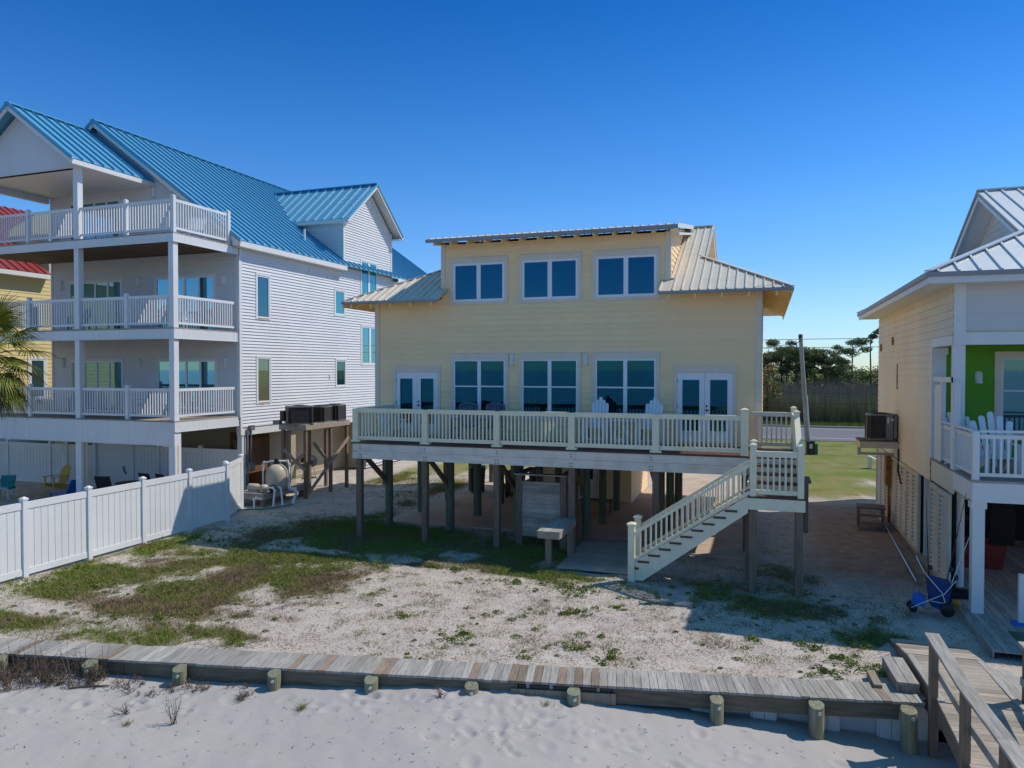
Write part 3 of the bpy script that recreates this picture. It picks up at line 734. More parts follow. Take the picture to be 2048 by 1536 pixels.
b.box(-1.5, -.01, 9.3, 17.9, .05, 3.1)
b.build('wall', vinyl_siding, WH)
for (F, q) in ((FS, (-.01, .10, 0, .048, 2.5, 10.0)), (FF, (-.10, .05, 0, .048, 3.2, 9.5)), (FF, (-10.03, -9.93, 0, .048, 3.2, 12.9)), (FS, (7.26, 7.36, .0, .045, 10.2, 12.4)), (FS, (11.88, 11.98, .0, .045, 9.9, 12.35))):
    b = MB(); b.fbox(F, *q); b.build('corner_trim', trim_white, WH)
b = MB(); b.fbox(FS, .1, 9.3, -.25, .02, 2.48, 2.84); b.fbox(FS, .1, 9.3, .02, .05, 2.80, 2.86); b.build('skirt_board', trim_white, WH)
# recess under the house: beige walls, columns, plywood
b = MB(); lap(b, ((-1.35, 0, 0), (0, 1, 0), (1, 0, 0)), [(3.0, .1), (9.3, .1), (9.3, 2.5), (3.0, 2.5)], course=.2, out=.012)
lap(b, ((0, 9.3, 0), (1, 0, 0), (0, -1, 0)), [(-1.35, .1), (0, .1), (0, 2.5), (-1.35, 2.5)], course=.2, out=.012)
b.box(-6, -1.36, 3.0, 9.29, 0, 2.5); b.fbox(((-1.35, 0, 0), (0, 1, 0), (1, 0, 0)), 3.0, 3.3, 0, .05, 0, 2.5)
b.build('lower_wall', shed_beige, WH)
b = MB(); b.box(-.98, -.93, .75, 2.9, .75, 2.2); b.box(-3.0, -.94, 2.90, 2.95, 0, 2.3); b.build('plywood_panel', plywood, WH)
for (x, y, w) in ((-.32, 3.55, .34), (-.12, .22, .22), (-3.2, 6.0, .3), (-6.0, 9, .3)):
    b = MB(); b.box(x - w / 2, x + w / 2, y - w / 2, y + w / 2, -.2, 2.5); b.build('column', trim_white if w < .3 else shed_beige, WH)
for (x, y) in ((-2.6, 14), (-4.2, 16), (-4.9, 10.5), (-2.2, 11.2), (-7, 14)):
    b = MB(); b.box(x - .2, x + .2, y - .2, y + .2, -.2, 3.1); b.build('column', shed_beige, WH)
# windows on the side
for (a, c, z0, z1, n, g, lb) in SW:
    w = window(WH, FS, a - .05, c + .05, z0 - .05, z1 + .05, cols=n, glass=g, trim=trim_white, fw=.05, mw=.16, tw=.07, th=.08, ts=.08, td=.045, label=lb)
    if lb:
        b = MB(); b.fbox(FS, a, c, .046, .06, z0 - .075, z0 - .045); b.fbox(FS, a + .1, a + .35, .046, .05, z0 - .13, z0 - .075); b.build('rust_stain', stain_rust, w)
# sliding doors
for (a, c, z0, z1) in DO:
    d = window(WH, FF, a + .1, c - .1, z0, z1 - .1, cols=4, glass=pane_teal, trim=trim_white, fw=.05, mw=.09, tw=.10, th=.10, bottom=False, name='sliding_door')
for (x, z) in ((-9.42, 8.70), (-5.07, 8.68), (-.72, 8.60), (-9.36, 5.36), (-5.07, 5.33), (-.63, 5.36), (-7.59, 12.7), (-4.2, 12.3)):
    wall_lamp(WH, FF, x, z, .2, .42, .12)
# roofs
pm = .72; sm_ = math.hypot(1, pm); RX, RZ = -7.1, 15.42
b = MB()
EX = .38; EZ = RZ - pm * (EX - RX)
roof_plane(b, (EX, 0, EZ), (0, 1, 0), (-1, 0, pm), [(-.38, 0), (18.4, 0), (18.4, (EX - RX) * sm_), (-.38, (EX - RX) * sm_)], rib=.45, rw=.022, rh=.07)
LX = -10.45; LZ = RZ - pm * (RX - LX)
roof_plane(b, (LX, 0, LZ), (0, 1, 0), (1, 0, pm), [(-.38, 0), (18.4, 0), (18.4, (RX - LX) * sm_), (-.38, (RX - LX) * sm_)], rib=.45, rw=.022, rh=.07)
b.bar((RX, -.4, RZ + .03), (RX, 18.4, RZ + .03), .26, .05)
# porch roof
PRX, PRZ = -7.4, 15.02; pe = -4.16; pz = PRZ - .715 * (pe - PRX); sp_ = math.hypot(1, .715)
roof_plane(b, (pe, 0, pz), (0, 1, 0), (-1, 0, .715), [(-3.78, 0), (.1, 0), (.1, (pe - PRX) * sp_), (-3.78, (pe - PRX) * sp_)], rib=.45, rw=.022, rh=.07)
pl = -10.64; plz = PRZ - .715 * (PRX - pl)
roof_plane(b, (pl, 0, plz), (0, 1, 0), (1, 0, .715), [(-3.78, 0), (.1, 0), (.1, (PRX - pl) * sp_), (-3.78, (PRX - pl) * sp_)], rib=.45, rw=.022, rh=.07)
b.bar((PRX, -3.82, PRZ + .03), (PRX, 0, PRZ + .03), .24, .05)
for s in (1, -1):
    e = pe if s > 0 else pl
    b.bar((e, -3.80, (pz if s > 0 else plz) - .01), (PRX, -3.80, PRZ - .01), .03, .10)
b.bar((EX, -.40, EZ - .02), (RX, -.40, RZ - .02), .03, .10); b.bar((LX, -.40, LZ - .02), (RX, -.40, RZ - .02), .03, .10)
# side dormer roof
gy, gz, gs = 9.62, 14.47, .815; sg = math.hypot(1, gs)
for s in (-1, 1):
    ye = gy + s * 2.72; ze = gz - gs * 2.72
    xe = RX + (RZ - ze) / pm; xr = RX + (RZ - gz) / pm
    roof_plane(b, (.55, ye, ze), (-1, 0, 0), (0, -s, gs), [(0, 0), (.55 - xe + .3, 0), (.55 - xr + .3, 2.72 * sg), (0, 2.72 * sg)], rib=.52, rw=.035, rh=.06, rib0=.35)
    b.bar((.56, ye, ze - .01), (.56, gy, gz - .01), .03, .09)
b.bar((.56, gy, gz + .03), (-5.8, gy, gz + .03), .22, .05)
WH_roof = b.build('roof', blue_roof, WH)
# white fascias and soffits
b = MB()
b.box(EX - .05, EX - .015, -.36, 7.1, EZ - .24, EZ - .03); b.box(EX - .05, EX - .015, 12.1, 18.4, EZ - .24, EZ - .03)
b.box(.0, EX - .05, -.36, 7.1, EZ - .24, EZ - .20); b.box(.0, EX - .05, 12.1, 18.4, EZ - .24, EZ - .20)
b.prism([(EX - .02, 0, EZ - .24), (.0, 0, EZ - .24), (.0, 0, EZ + .12)], (0, -.36, 0), (0, -.33, 0))
b.prism([(EX - .02, 0, EZ - .24), (.0, 0, EZ - .24), (.0, 0, EZ + .22)], (0, 7.07, 0), (0, 7.1, 0))
b.bar((EX - .02, -.36, EZ - .13), (RX, -.36, RZ - .13), .03, .2); b.bar((LX, -.36, LZ - .13), (RX, -.36, RZ - .13), .03, .2)
b.box(pe - .05, pe - .015, -3.75, -.02, pz - .2, pz - .03); b.box(-4.55, pe - .05, -3.75, -.02, pz - .2, pz - .17)
b.bar((pe, -3.76, pz - .12), (PRX, -3.76, PRZ - .12), .03, .2); b.bar((pl, -3.76, plz - .12), (PRX, -3.76, PRZ - .12), .03, .2)
for s in (-1, 1):
    ye = gy + s * 2.72; ze = gz - gs * 2.72
    b.bar((.52, ye, ze - .10), (.52, gy, gz - .10), .03, .18)
    b.bar((.25, ye, ze - .05), (.25, gy, gz - .05), .55, .02)
    b.bar((.52, ye, ze - .1), (-2.8, ye, ze - .1), .03, .16)
    b.box(-2.8, .5, min(ye, gy + s * 2.32), max(ye, gy + s * 2.32), ze - .19, ze - .165)
b.build('fascia', trim_white, WH)
b = MB()
lap(b, ((0, -3.27, 0), (1, 0, 0), (0, -1, 0)), [(-10.2, 12.55), (-4.55, 12.55), (-4.55, 12.8), (-7.4, 14.85), (-10.2, 12.82)], course=.16, out=.015, var=.06)
b.box(-10.2, -4.55, -3.26, -3.1, 12.5, 12.75)
b.box(-10.25, -4.5, -3.3, 0, 12.50, 12.54); b.box(-10.25, -10.05, -3.2, -.05, 12.25, 12.5)
b.build('porch_gable', vinyl_siding, WH)
b = MB(); b.tube([(-1.2, 5.9, 11.0), (-1.2, 5.9, 11.65)], .05, 10); b.build('vent_pipe', pvc, WH)
b = MB()
for (y, z) in ((4.6, 9.5), (6.0, 9.45), (6.1, 4.8)): b.fbox(FS, y - .06, y + .06, .01, .06, z - .12, z + .04)
b.build('wall_vent', trim_white, WH)
b = MB(); b.fbox(FS, .30, .36, .06, .1, .6, 2.75); b.fbox(FS, .52, .56, .06, .1, 1.0, 2.7); b.fbox(FS, .42, .66, .05, .17, 2.66, 2.86); b.fbox(FS, .30, .62, .05, .2, 1.05, 1.38); b.build('conduit', metal_grey, WH)
# balconies
def boards(b, fr, u0, u1, z0, z1, w=.105, d=.02):
    x = u0
    while x < u1 - .01:
        e = min(x + w - .007, u1); b.tint = .5 + rnd.uniform(-.2, .2); b.fbox(fr, x, e, 0, d, z0, z1); x += w
    b.tint = .5
BX0, BX1, BYF = -10.6, -.03, -3.27
for lv, (zf, f0, f0s, top) in enumerate(((3.27, 2.42, 2.90, 4.40), (6.55, 6.18, 6.18, 7.70), (9.87, 9.56, 9.56, 11.05))):
    BL = MB(); BL.box(BX0, BX1 + .02, BYF - .03, -.03, zf - .045, zf - .005)
    BL = BL.build('balcony', wood_grey_x, WH); BL['label'] = ('lowest balcony with tall beadboard fascia', 'middle balcony', 'topmost balcony, roofed only at its left half')[lv]
    b = MB(); FA = ((0, BYF, 0), (1, 0, 0), (0, -1, 0)); FB = ((BX1, 0, 0), (0, 1, 0), (1, 0, 0))
    boards(b, FA, BX0, BX1, f0, zf - .05); b.box(BX0, BX1 - .001, BYF, BYF + .03, f0, zf - .05)
    boards(b, FB, BYF - .02, -.02, f0s, zf - .05); b.box(BX1 - .03, BX1 - .001, BYF + .03, -.02, f0s, zf - .05)
    b.fbox(FA, BX0, BX1 + .02, .0, .03, f0 - .03, f0 - .002); b.fbox(FB, BYF, -.02, .0, .03, f0s - .03, f0s - .002)
    b.build('fascia', vinyl_white, BL)
    b = MB(); x = BX0
    while x < BX1 - .05:
        b.tint = rnd.uniform(.15, .85); b.box(x, min(x + .20, BX1 - .04), BYF + .04, -.05, zf - .20, zf - .17); x += .204
    b.build('ceiling', ceiling_wood if lv else ceiling_wood, BL)
    ry = -3.15; rx = -.13
    h = top - zf
    stops = [-10.4, -9.42, -7.2, -4.77] if lv < 2 else [-10.4, -9.42, -7.2, -4.77]
    segs = [(-9.36, -7.26), (-7.14, -4.75), (-4.52, -2.37), (-2.25, -.30 if lv < 2 else -.20)]
    for (a, c) in segs:
        r = MB(); rail(r, (a, ry, zf), (c, ry, zf), h, (.05, .10), (.04, .08), .12, .038, .125); r.build('railing', vinyl_white, BL)
    r = MB(); rail(r, (rx, -3.02 if lv < 2 else -3.08, zf), (rx, -.16 if lv < 2 else -.46, zf), h, (.05, .10), (.04, .08), .12, .038, .125); r.build('railing', vinyl_white, BL)
    for x in (-9.42, -7.2, -2.31) + ((rx,) if lv == 2 else ()):
        p = MB(); p.box(x - .065, x + .065, ry - .065, ry + .065, zf, top + .06); post_cap(p, x, ry, top + .06, .12); p.build('railing_post', vinyl_white, BL)
    if lv == 2:
        p = MB(); p.box(rx - .065, rx + .065, -.5, -.37, zf, top + .06); post_cap(p, rx, -.435, top + .06, .12); p.build('railing_post', vinyl_white, BL)
    for x in ((-.17, -4.64, -9.75) if lv < 2 else (-4.64, -9.75)):
        p = MB(); p.box(x - .11, x + .11, -3.25, -3.03, zf, (6.37, 9.7, 12.52)[lv]); p.build('column', vinyl_white, BL)
for x in (-.18, -4.62, -9.75):
    p = MB(); p.box(x - .14, x + .14, -3.26, -2.98, -.2, 3.1)
    c = p.build('column', vinyl_white, WH)
    if x > -6:
        q = MB(); q.box(x + .141, x + .145, -3.16 if x > -1 else -3.15, -3.09, .3, 2.4); q.build('rust_stain', stain_rust, c)
# ------------------------------------------------------------------ neighbour behind with red roof
RH = thing('red_roofed_house', 'yellow sided house with dark red metal roof seen past the left balconies', 'house', (-43, 30, 0), world=True)
FR_ = ((-36, 0, 0), (0, 1, 0), (1, 0, 0))
b = MB(); lap(b, FR_, [(14, 2.8), (42, 2.8), (42, 10.1), (14, 10.1)], [(27.65, 28.55, 6.85, 8.45), (27.95, 28.85, 3.55, 5.65)], course=.2, out=.018, var=.06)
lap(b, FR_, [(29.2, 10.1), (34.2, 10.1), (34.2, 12.3), (31.7, 14.2), (29.2, 12.3)], course=.2, out=.018, var=.06)
b.box(-50, -36.01, 14, 42, 2.7, 10.1); b.prism([(-36.01, 29.2, 10), (-36.01, 34.2, 10), (-36.01, 34.2, 12.3), (-36.01, 31.7, 14.1), (-36.01, 29.2, 12.3)], (-4, 0, 0), (0, 0, 0))
for y in (15, 20, 25, 30, 35, 41): b.box(-49.8, -49.4, y - .2, y + .2, 0, 2.7); b.box(-36.6, -36.2, y - .2, y + .2, 0, 2.7)
b.build('wall', siding_lemon, RH)
b = MB(); pr_ = .63; sr_ = math.hypot(1, pr_)
roof_plane(b, (-35.5, 0, 10.05), (0, 1, 0), (-1, 0, pr_), [(13.6, 0), (28.95, 0), (28.95, 7.5 * sr_), (13.6, 7.5 * sr_)], rib=.5, rw=.05, rh=.05)
roof_plane(b, (-35.5, 0, 10.05), (0, 1, 0), (-1, 0, pr_), [(28.95, 3.2), (42.4, 3.2), (42.4, 7.5 * sr_), (28.95, 7.5 * sr_)], rib=.5, rw=.05, rh=.05)
roof_plane(b, (-50.5, 0, 10.05), (0, 1, 0), (1, 0, pr_), [(13.6, 0), (42.4, 0), (42.4, 7.5 * sr_), (13.6, 7.5 * sr_)], rib=.5, rw=.05, rh=.05)
b.build('roof', red_roof, RH)
b = MB(); b.box(-35.55, -35.5, 13.6, 28.95, 9.80, 10.02); b.box(-35.98, -35.55, 13.6, 28.95, 9.80, 9.84); b.fbox(FR_, 29.12, 29.3, .0, .05, 9.9, 12.3); b.build('fascia', trim_white, RH)
window(RH, FR_, 27.7, 28.5, 6.9, 8.4, glass=pane_dark, trim=trim_white, fw=.06, tw=.14, th=.16, ts=.12)
window(RH, FR_, 28.0, 28.8, 3.6, 5.6, glass=pane_dark, trim=trim_white, fw=.06, tw=.14, th=.16, ts=.12)
# ------------------------------------------------------------------ cream house on the right
CH = thing('cream_house', 'cream sided house with green porch wall, louvered lower wall and pale hipped metal roof', 'house', (8, 24, 0), world=True)
FLW = ((4.0, 0, 0), (0, 1, 0), (-1, 0, 0)); FCF = ((0, 18.9, 0), (1, 0, 0), (0, -1, 0)); FGR = ((0, 21.2, 0), (1, 0, 0), (0, -1, 0))
b = MB()
lap(b, FLW, [(21.2, 2.25), (30.5, 2.25), (30.5, 7.05), (21.2, 7.05)], course=.19, out=.024, joints=3.5, var=.06)
lap(b, FLW, [(18.9, 5.86), (21.2, 5.86), (21.2, 7.05), (18.9, 7.05)], course=.19, out=.024, z0=2.25 + .19 * 19, var=.06)
b.box(4.01, 12, 21.25, 30.5, 2.25, 7.05); b.box(4.01, 12, 18.91, 21.24, 5.70, 7.05); b.box(5.2, 12, 30.51, 33, 2.25, 7.05)
b.build('wall', siding_cream, CH)
b = MB(); lap(b, FCF, [(4.2, 5.95), (12, 5.95), (12, 7.05), (4.2, 7.05)], course=.38, out=.016, var=.05); b.build('porch_band', siding_pale, CH)
b = MB(); lap(b, FGR, [(4.05, 2.83), (12, 2.83), (12, 5.75), (4.05, 5.75)], [(5.46, 7.34, 3.41, 5.42)], course=.19, out=.016, var=.06); b.build('porch_wall', siding_green, CH)
for (nm, F, q) in (('corner_trim', FCF, (3.985, 4.22, -.02, .04, 5.62, 7.05)), ('porch_header', FCF, (4.22, 12, -.2, .03, 5.63, 5.90)), ('porch_header', FLW, (18.95, 21.2, -.2, .03, 5.63, 5.85)), ('corner_trim', FLW, (21.1, 21.26, -.3, .025, 2.83, 5.63)), ('corner_trim', FLW, (21.0, 21.09, -.32, -.06, 5.45, 5.62))):
    b = MB(); b.fbox(F, *q); b.build(nm, trim_white, CH)
window(CH, FGR, 5.50, 7.3, 3.45, 5.38, cols=1, rows=(.57,), glass=pane_dark, frame=trim_white, trim=trim_tan, fw=.06, tw=.13, th=.14, ts=.12)
wall_lamp(CH, FGR, 5.03, 4.88, .17, .3, .12)
b = MB()
b.fbox(FLW, 26.15, 26.4, .012, .02, 4.4, 5.62); b.build('window_trim', siding_cream, CH)
b = MB(); b.fbox(FLW, 26.2, 26.34, .0, .03, 4.45, 5.25); b.build('pane', pane_dark, CH)
b = MB()
for (y, z) in ((27.1, 6.0), (29.7, 5.85)): b.fbox(FLW, y - .06, y + .06, .01, .07, z - .12, z + .14)
b.build('wall_vent', rust, CH)
# roof
b = MB(); q = .47; sq = math.hypot(1, q); ZE2 = 7.2
roof_plane(b, (0, 18.25, ZE2), (1, 0, 0), (0, 1, q), [(3.35, 0), (13, 0), (13, 6.45 * sq), (5.75, 6.45 * sq), (5.75, 2.4 * sq)], rib=.40, rw=.04, rh=.04, rib0=.2)
roof_plane(b, (0, 31.15, ZE2), (1, 0, 0), (0, -1, q), [(3.35, 0), (13, 0), (13, 6.45 * sq), (5.75, 6.45 * sq), (5.75, 2.4 * sq)], rib=.40, rw=.04, rh=.04, rib0=.2)
roof_plane(b, (3.35, 0, ZE2), (0, 1, 0), (1, 0, q), [(18.25, 0), (31.15, 0), (28.1, 3.05 * sq), (21.3, 3.05 * sq)], rib=.40, rw=.04, rh=.04)
b.bar((3.35, 18.25, ZE2 + .04), (5.9, 20.8, ZE2 + .04 + 2.55 * q), .2, .03); b.bar((3.35, 31.15, ZE2 + .04), (5.9, 28.6, ZE2 + .04 + 2.55 * q), .2, .03)
b.bar((5.75, 24.7, ZE2 + 6.45 * q + .03), (13, 24.7, ZE2 + 6.45 * q + .03), .2, .04)
CH_roof = b.build('roof', white_roof, CH)
b = MB()
b.box(3.31, 13, 18.21, 18.245, ZE2 - .10, ZE2); b.box(3.31, 3.345, 18.25, 31.15, ZE2 - .10, ZE2)
b.bar((5.76, 20.65, ZE2 + 2.4 * q - .04), (5.76, 24.7, ZE2 + 6.45 * q - .04), .03, .09); b.bar((5.76, 28.75, ZE2 + 2.4 * q - .04), (5.76, 24.7, ZE2 + 6.45 * q - .04), .03, .09)
b.build('eave_flashing', gutter_grey, CH_roof)
b = MB()
b.box(3.36, 13, 18.26, 18.29, ZE2 - .24, ZE2 - .06); b.box(3.36, 3.39, 18.29, 31.1, ZE2 - .24, ZE2 - .06)
b.box(3.39, 4.0, 18.29, 31.1, ZE2 - .22, ZE2 - .20); b.box(4.0, 13, 18.29, 18.9, ZE2 - .22, ZE2 - .20)
for (ya, yb) in ((20.65, 24.7), (28.75, 24.7)):
    b.bar((5.80, ya, ZE2 + 2.4 * q - .16), (5.80, yb, ZE2 + 6.45 * q - .16), .03, .14)
    b.bar((6.1, ya, ZE2 + 2.4 * q - .08), (6.1, yb, ZE2 + 6.45 * q - .08), .62, .02)
b.build('fascia', trim_white, CH)
b = MB(); lap(b, ((6.4, 0, 0), (0, 1, 0), (-1, 0, 0)), [(21.0, 8.4), (28.4, 8.4), (24.7, 10.1)], course=.19, out=.011); b.build('gablet', siding_pale, CH)
# porch deck
PD = MB(); y = 17.2
while y < 21.15:
    PD.tint = rnd.uniform(.3, .7); PD.box(3.99, 10, y, y + .138, 2.78, 2.82); y += .145
PD = PD.build('porch_deck', wood_grey_x, CH)
b = MB(); b.box(4.0, 10, 17.21, 17.25, 2.38, 2.775); b.box(4.0, 4.04, 17.255, 18.88, 2.40, 2.775); b.build('fascia', trim_white, PD)
b = MB(); b.box(4.0, 4.04, 18.9, 21.18, 2.27, 2.775); b.box(4.2, 10, 17.3, 21.2, 2.55, 2.6); b.build('side_panel', siding_cream, PD)
def drail(p, q):
    b = MB(); rail(b, p, q, .93, (.05, .08), (.05, .07), .08, .04, .125); P = Vector(p); Q = Vector(q); z = Vector((0, 0, .98)); b.vbar(P + z, Q + z, .11, .045); b.build('railing', trim_white, PD)
drail((4.14, 17.3, 2.82), (6.4, 17.3, 2.82)); drail((6.5, 17.3, 2.82), (10, 17.3, 2.82))
drail((4.07, 17.36, 2.82), (4.07, 18.88, 2.82)); drail((4.07, 19.16, 2.82), (4.07, 20.1, 2.82))
for (x, y, h) in ((4.07, 17.3, 1.0), (6.45, 17.3, 1.0), (4.07, 18.88, 2.0)):
    b = MB(); b.box(x - .06, x + .06, y - .06, y + .06, 2.82, 2.82 + h); b.build('railing_post', trim_white, PD)
b = MB(); b.box(4.0, 4.1, 18.95, 21.1, 4.78, 4.90); b.box(4.0, 4.1, 20.12, 20.24, 2.9, 4.78); b.box(4.03, 4.07, 20.3, 21.08, 2.83, 4.7); b.build('porch_screen', trim_white, PD)
b = MB(); b.box(4.0, 4.23, 18.92, 19.14, 2.82, 5.63); b.build('column', trim_white, CH)
b = MB(); b.tube([(4.21, 19.35, -.2), (4.21, 19.35, 2.12)], .135, 16); b.box(4.05, 4.38, 19.19, 19.52, 2.12, 2.4); b.build('column', trim_white, CH)
b = MB(); b.box(4.02, 4.24, 17.26, 17.48, -.1, 2.38); b.box(3.99, 4.27, 17.24, 17.5, 2.24, 2.375); b.build('column', trim_white, CH)
b = MB(); b.box(4.06, 4.2, 22.22, 22.38, 0, 2.26); b.build('column', siding_pale, CH)
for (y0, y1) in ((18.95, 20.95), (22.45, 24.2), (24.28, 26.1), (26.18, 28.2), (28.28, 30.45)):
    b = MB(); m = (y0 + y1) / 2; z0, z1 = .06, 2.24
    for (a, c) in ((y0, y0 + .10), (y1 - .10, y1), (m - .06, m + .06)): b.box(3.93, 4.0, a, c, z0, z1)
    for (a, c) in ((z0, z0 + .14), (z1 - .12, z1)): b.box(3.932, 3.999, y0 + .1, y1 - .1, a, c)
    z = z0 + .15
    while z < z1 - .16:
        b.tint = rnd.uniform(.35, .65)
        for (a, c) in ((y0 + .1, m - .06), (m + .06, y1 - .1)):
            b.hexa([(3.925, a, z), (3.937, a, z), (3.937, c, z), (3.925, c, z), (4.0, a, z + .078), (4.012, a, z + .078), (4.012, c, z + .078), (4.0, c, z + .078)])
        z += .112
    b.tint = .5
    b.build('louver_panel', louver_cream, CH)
b = MB(); b.box(4.06, 4.1, 22.4, 30.4, 0, 2.3); b.box(4.06, 4.1, 18.95, 20.95, 0, 2.3); b.box(4.1, 11, 25.5, 25.6, 0, 2.5); b.build('shade_backing', fabric_black, CH)  # black sheets stand in for the shade behind louvers and under the porch
# ground deck under and in front of the porch
b = MB(); x = 3.88
while x < 8:
    b.tint = rnd.uniform(.2, .8); b.box(x, x + .135, 15.1 if x < 4.4 else 14.2, 24, .05, .09); x += .142
b.box(3.85, 3.88, 15.1, 19.2, -.1, .09)
gd = b.build('ground_deck', wood_grey_y, None); tag(gd, 'low weathered plank deck on the ground under the cream house porch', 'deck')
# ------------------------------------------------------------------ white vinyl fences
def vinyl_fence(name, label, pts, h=1.82, side=1, board=.19, extra=None, rise=0.0):
    root = thing(name, label, 'fence', (pts[0][0], pts[0][1], 0), world=True)
    for i, p in enumerate(pts):
        b = MB(); b.box(p[0] - .065, p[0] + .065, p[1] - .065, p[1] + .065, -.3, h + .06); post_cap(b, p[0], p[1], h + .06, .13); b.build('post', vinyl_white, root)
    for p, q in zip(pts[:-1], pts[1:]):
        P = Vector((p[0], p[1], 0)); Q = Vector((q[0], q[1], 0)); u = (Q - P).normalized(); n = Vector((u.y, -u.x, 0)); L = (Q - P).length
        fr = (P, u, n); b = MB()
        b.fbox(fr, .066, L - .066, -.03, .03, h - .17, h); b.fbox(fr, .066, L - .066, -.03, .03, .03, .18)
        x = .066
        while x < L - .08:
            e = min(x + board - .015, L - .066); b.tint = .5 + rnd.uniform(-.12, .12); b.fbox(fr, x, e, -.013, .013, .17, h - .16); x += board
        b.tint = 0; b.fbox(fr, .066, L - .066, -.004, .004, .17, h - .16)
        b.tint = .5
        b.build('panel', vinyl_white, root)
    return root
FXL = -17.18
vinyl_fence('privacy_fence', 'long white vinyl privacy fence running along the left side of the sandy yard', [(FXL, 20.35), (FXL, 18.64), (FXL, 16.80), (FXL, 14.98), (FXL, 13.15), (FXL, 11.3)])
vinyl_fence('privacy_fence', 'short white fence return joining the yard fence to the white house corner', [(-17.28, 20.42), (-18.15, 22.25)], h=1.85)
def lf(x, y): p = wpos(x, y); return (p.x, p.y)
vinyl_fence('privacy_fence', 'white board fence in shade along the back of the patio below the balconies', [lf(-16, .2), lf(-13.2, .25), lf(-10.6, .3), lf(-9.6, .3), lf(-8.0, .35)], h=1.78)
vinyl_fence('privacy_fence', 'white board fence in shade right of the patio door under the white house', [lf(-5.9, .4), lf(-4.5, .4), lf(-2.4, .5), lf(-.45, .55)], h=1.86)
gp = thing('patio_door', 'flat white door with dark pull handle in the patio fence under the white house', 'door', (*lf(-6.95, .4), 0), R(-1.03))
b = MB(); b.box(-.95, .95, -.02, .03, .05, 2.25); b.box(-1.02, -.95, -.05, .05, 0, 2.4); b.box(.95, 1.02, -.05, .05, 0, 2.4); b.build('door_leaf', vinyl_white, gp)
b = MB(); b.tube([(.55, -.03, .95), (.55, -.07, .90), (.60, -.08, .75), (.66, -.06, .66), (.68, -.03, .64)], .022, 6); b.build('handle', black_plastic, gp)

# ------------------------------------------------------------------ chairs
def adirondack(name, label, m, seat=.36, back=.95, tall=False, nb=5, round_top=False, fan=.0, bw=None):
    t = thing(name, label, 'chair')
    w = .56; bw = bw or .094
    b = MB()
    for i in range(6):
        y = -.26 + i * .088; z = seat - .012 * i; b.tint = rnd.uniform(.3, .7); b.box(-.25, .25, y, y + .076, z - .02, z)
    b.build('seat', m, t)
    b = MB()
    hs = {5: [.80, .91, 1.0, .91, .80], 7: [.78, .88, .95, 1.0, .95, .88, .78]}[nb]
    for i in range(nb):
        k = i - (nb - 1) / 2
        xb = k * (bw + .008) * .94; xt = k * (bw + .008 + fan)
        y0, z0 = .22, seat - .07; L = (back - z0) * hs[i]; y1 = .22 + L * .34; z1 = z0 + L
        a = bw / 2; b.tint = rnd.uniform(.3, .7)
        pts = [(xb - a * .9, y0, z0), (xb + a * .9, y0, z0)]
        if round_top:
            for q in range(5):
                an = math.pi * q / 4; f = 1 - .05 * (1 - math.sin(an)); pts.append((xt + a * math.cos(an), y0 + (y1 - y0) * f, z0 + (z1 - z0) * f))
        else:
            s = .07 * (1 if k < 0 else -1) if k else 0
            pts += [(xt + a, y1 + (.34 * -.06 if k > 0 else 0), z1 - (.06 if k > 0 else 0.0)), (xt + a * .5, y1, z1 + .015), (xt - a * .5, y1, z1 + .015), (xt - a, y1 + (.34 * -.06 if k < 0 else 0), z1 - (.06 if k < 0 else 0.0))]
        b.prism(pts, (0, 0, 0), (0, .02, -.005))
    b.bar((-.27, .27, seat + .06), (.27, .27, seat + .06), .03, .08); b.bar((-.25, .40, seat + .34), (.25, .40, seat + .34), .03, .06)
    b.build('backrest', m, t)
    arm = seat + .25
    for s in (-1, 1):
        b = MB(); b.prism([(s * .24, -.36, arm), (s * .37, -.36, arm), (s * .38, -.1, arm), (s * .33, .40, arm), (s * .26, .40, arm)] if s > 0 else [(s * .26, .40, arm), (s * .33, .40, arm), (s * .38, -.1, arm), (s * .37, -.36, arm), (s * .24, -.36, arm)], (0, 0, 0), (0, 0, .022)); b.build('armrest', m, t)
        b = MB(); b.box(s * .30 - .045, s * .30 + .045, -.30, -.27, 0, arm); b.build('leg', m, t)
        b = MB(); b.prism([(s * .27, -.28, seat - .01), (s * .27, -.28, seat - .11), (s * .27, .50 if not tall else .30, 0), (s * .27, .58 if not tall else .40, 0), (s * .27, .30, seat - .08)], (-.011, 0, 0), (.011, 0, 0)); b.build('leg', m, t)
        if tall:
            b = MB(); b.box(s * .30 - .045, s * .30 + .045, .30, .33, 0, arm); b.build('leg', m, t)
    if tall:
        b = MB(); b.box(-.29, .29, -.36, -.26, .20, .225); b.box(-.29, .29, -.48, -.38, .20, .225); b.box(-.28, .28, -.285, -.265, .10, .19); b.build('footrest', m, t)
    return t
A = adirondack('adirondack_chair', 'tall white slatted deck chair left of the small white table', chair_white, seat=.56, back=1.38, tall=True)
A.location = (-4.60, 20.95, 2.87); A['group'] = 'tall white chairs on the yellow house deck'
dup(A, (-3.05, 20.95, 2.87), R(-4), 'tall white slatted deck chair right of the small white table, near the right french door')
Cc = adirondack('adirondack_chair', 'pale low slatted chair at the far left end of the yellow house deck', chair_white, back=.98)
Cc.location = (-11.15, 20.75, 2.87); Cc.rotation_euler = (0, 0, R(70))
Y = adirondack('adirondack_chair', 'yellow plastic slatted chair on the shaded patio under the white house', chair_yellow, seat=.38, back=1.12, nb=7, round_top=True, bw=.075)
Y.location = (-27.85, 22.75, 0.0); Y.rotation_euler = (0, 0, R(-8))
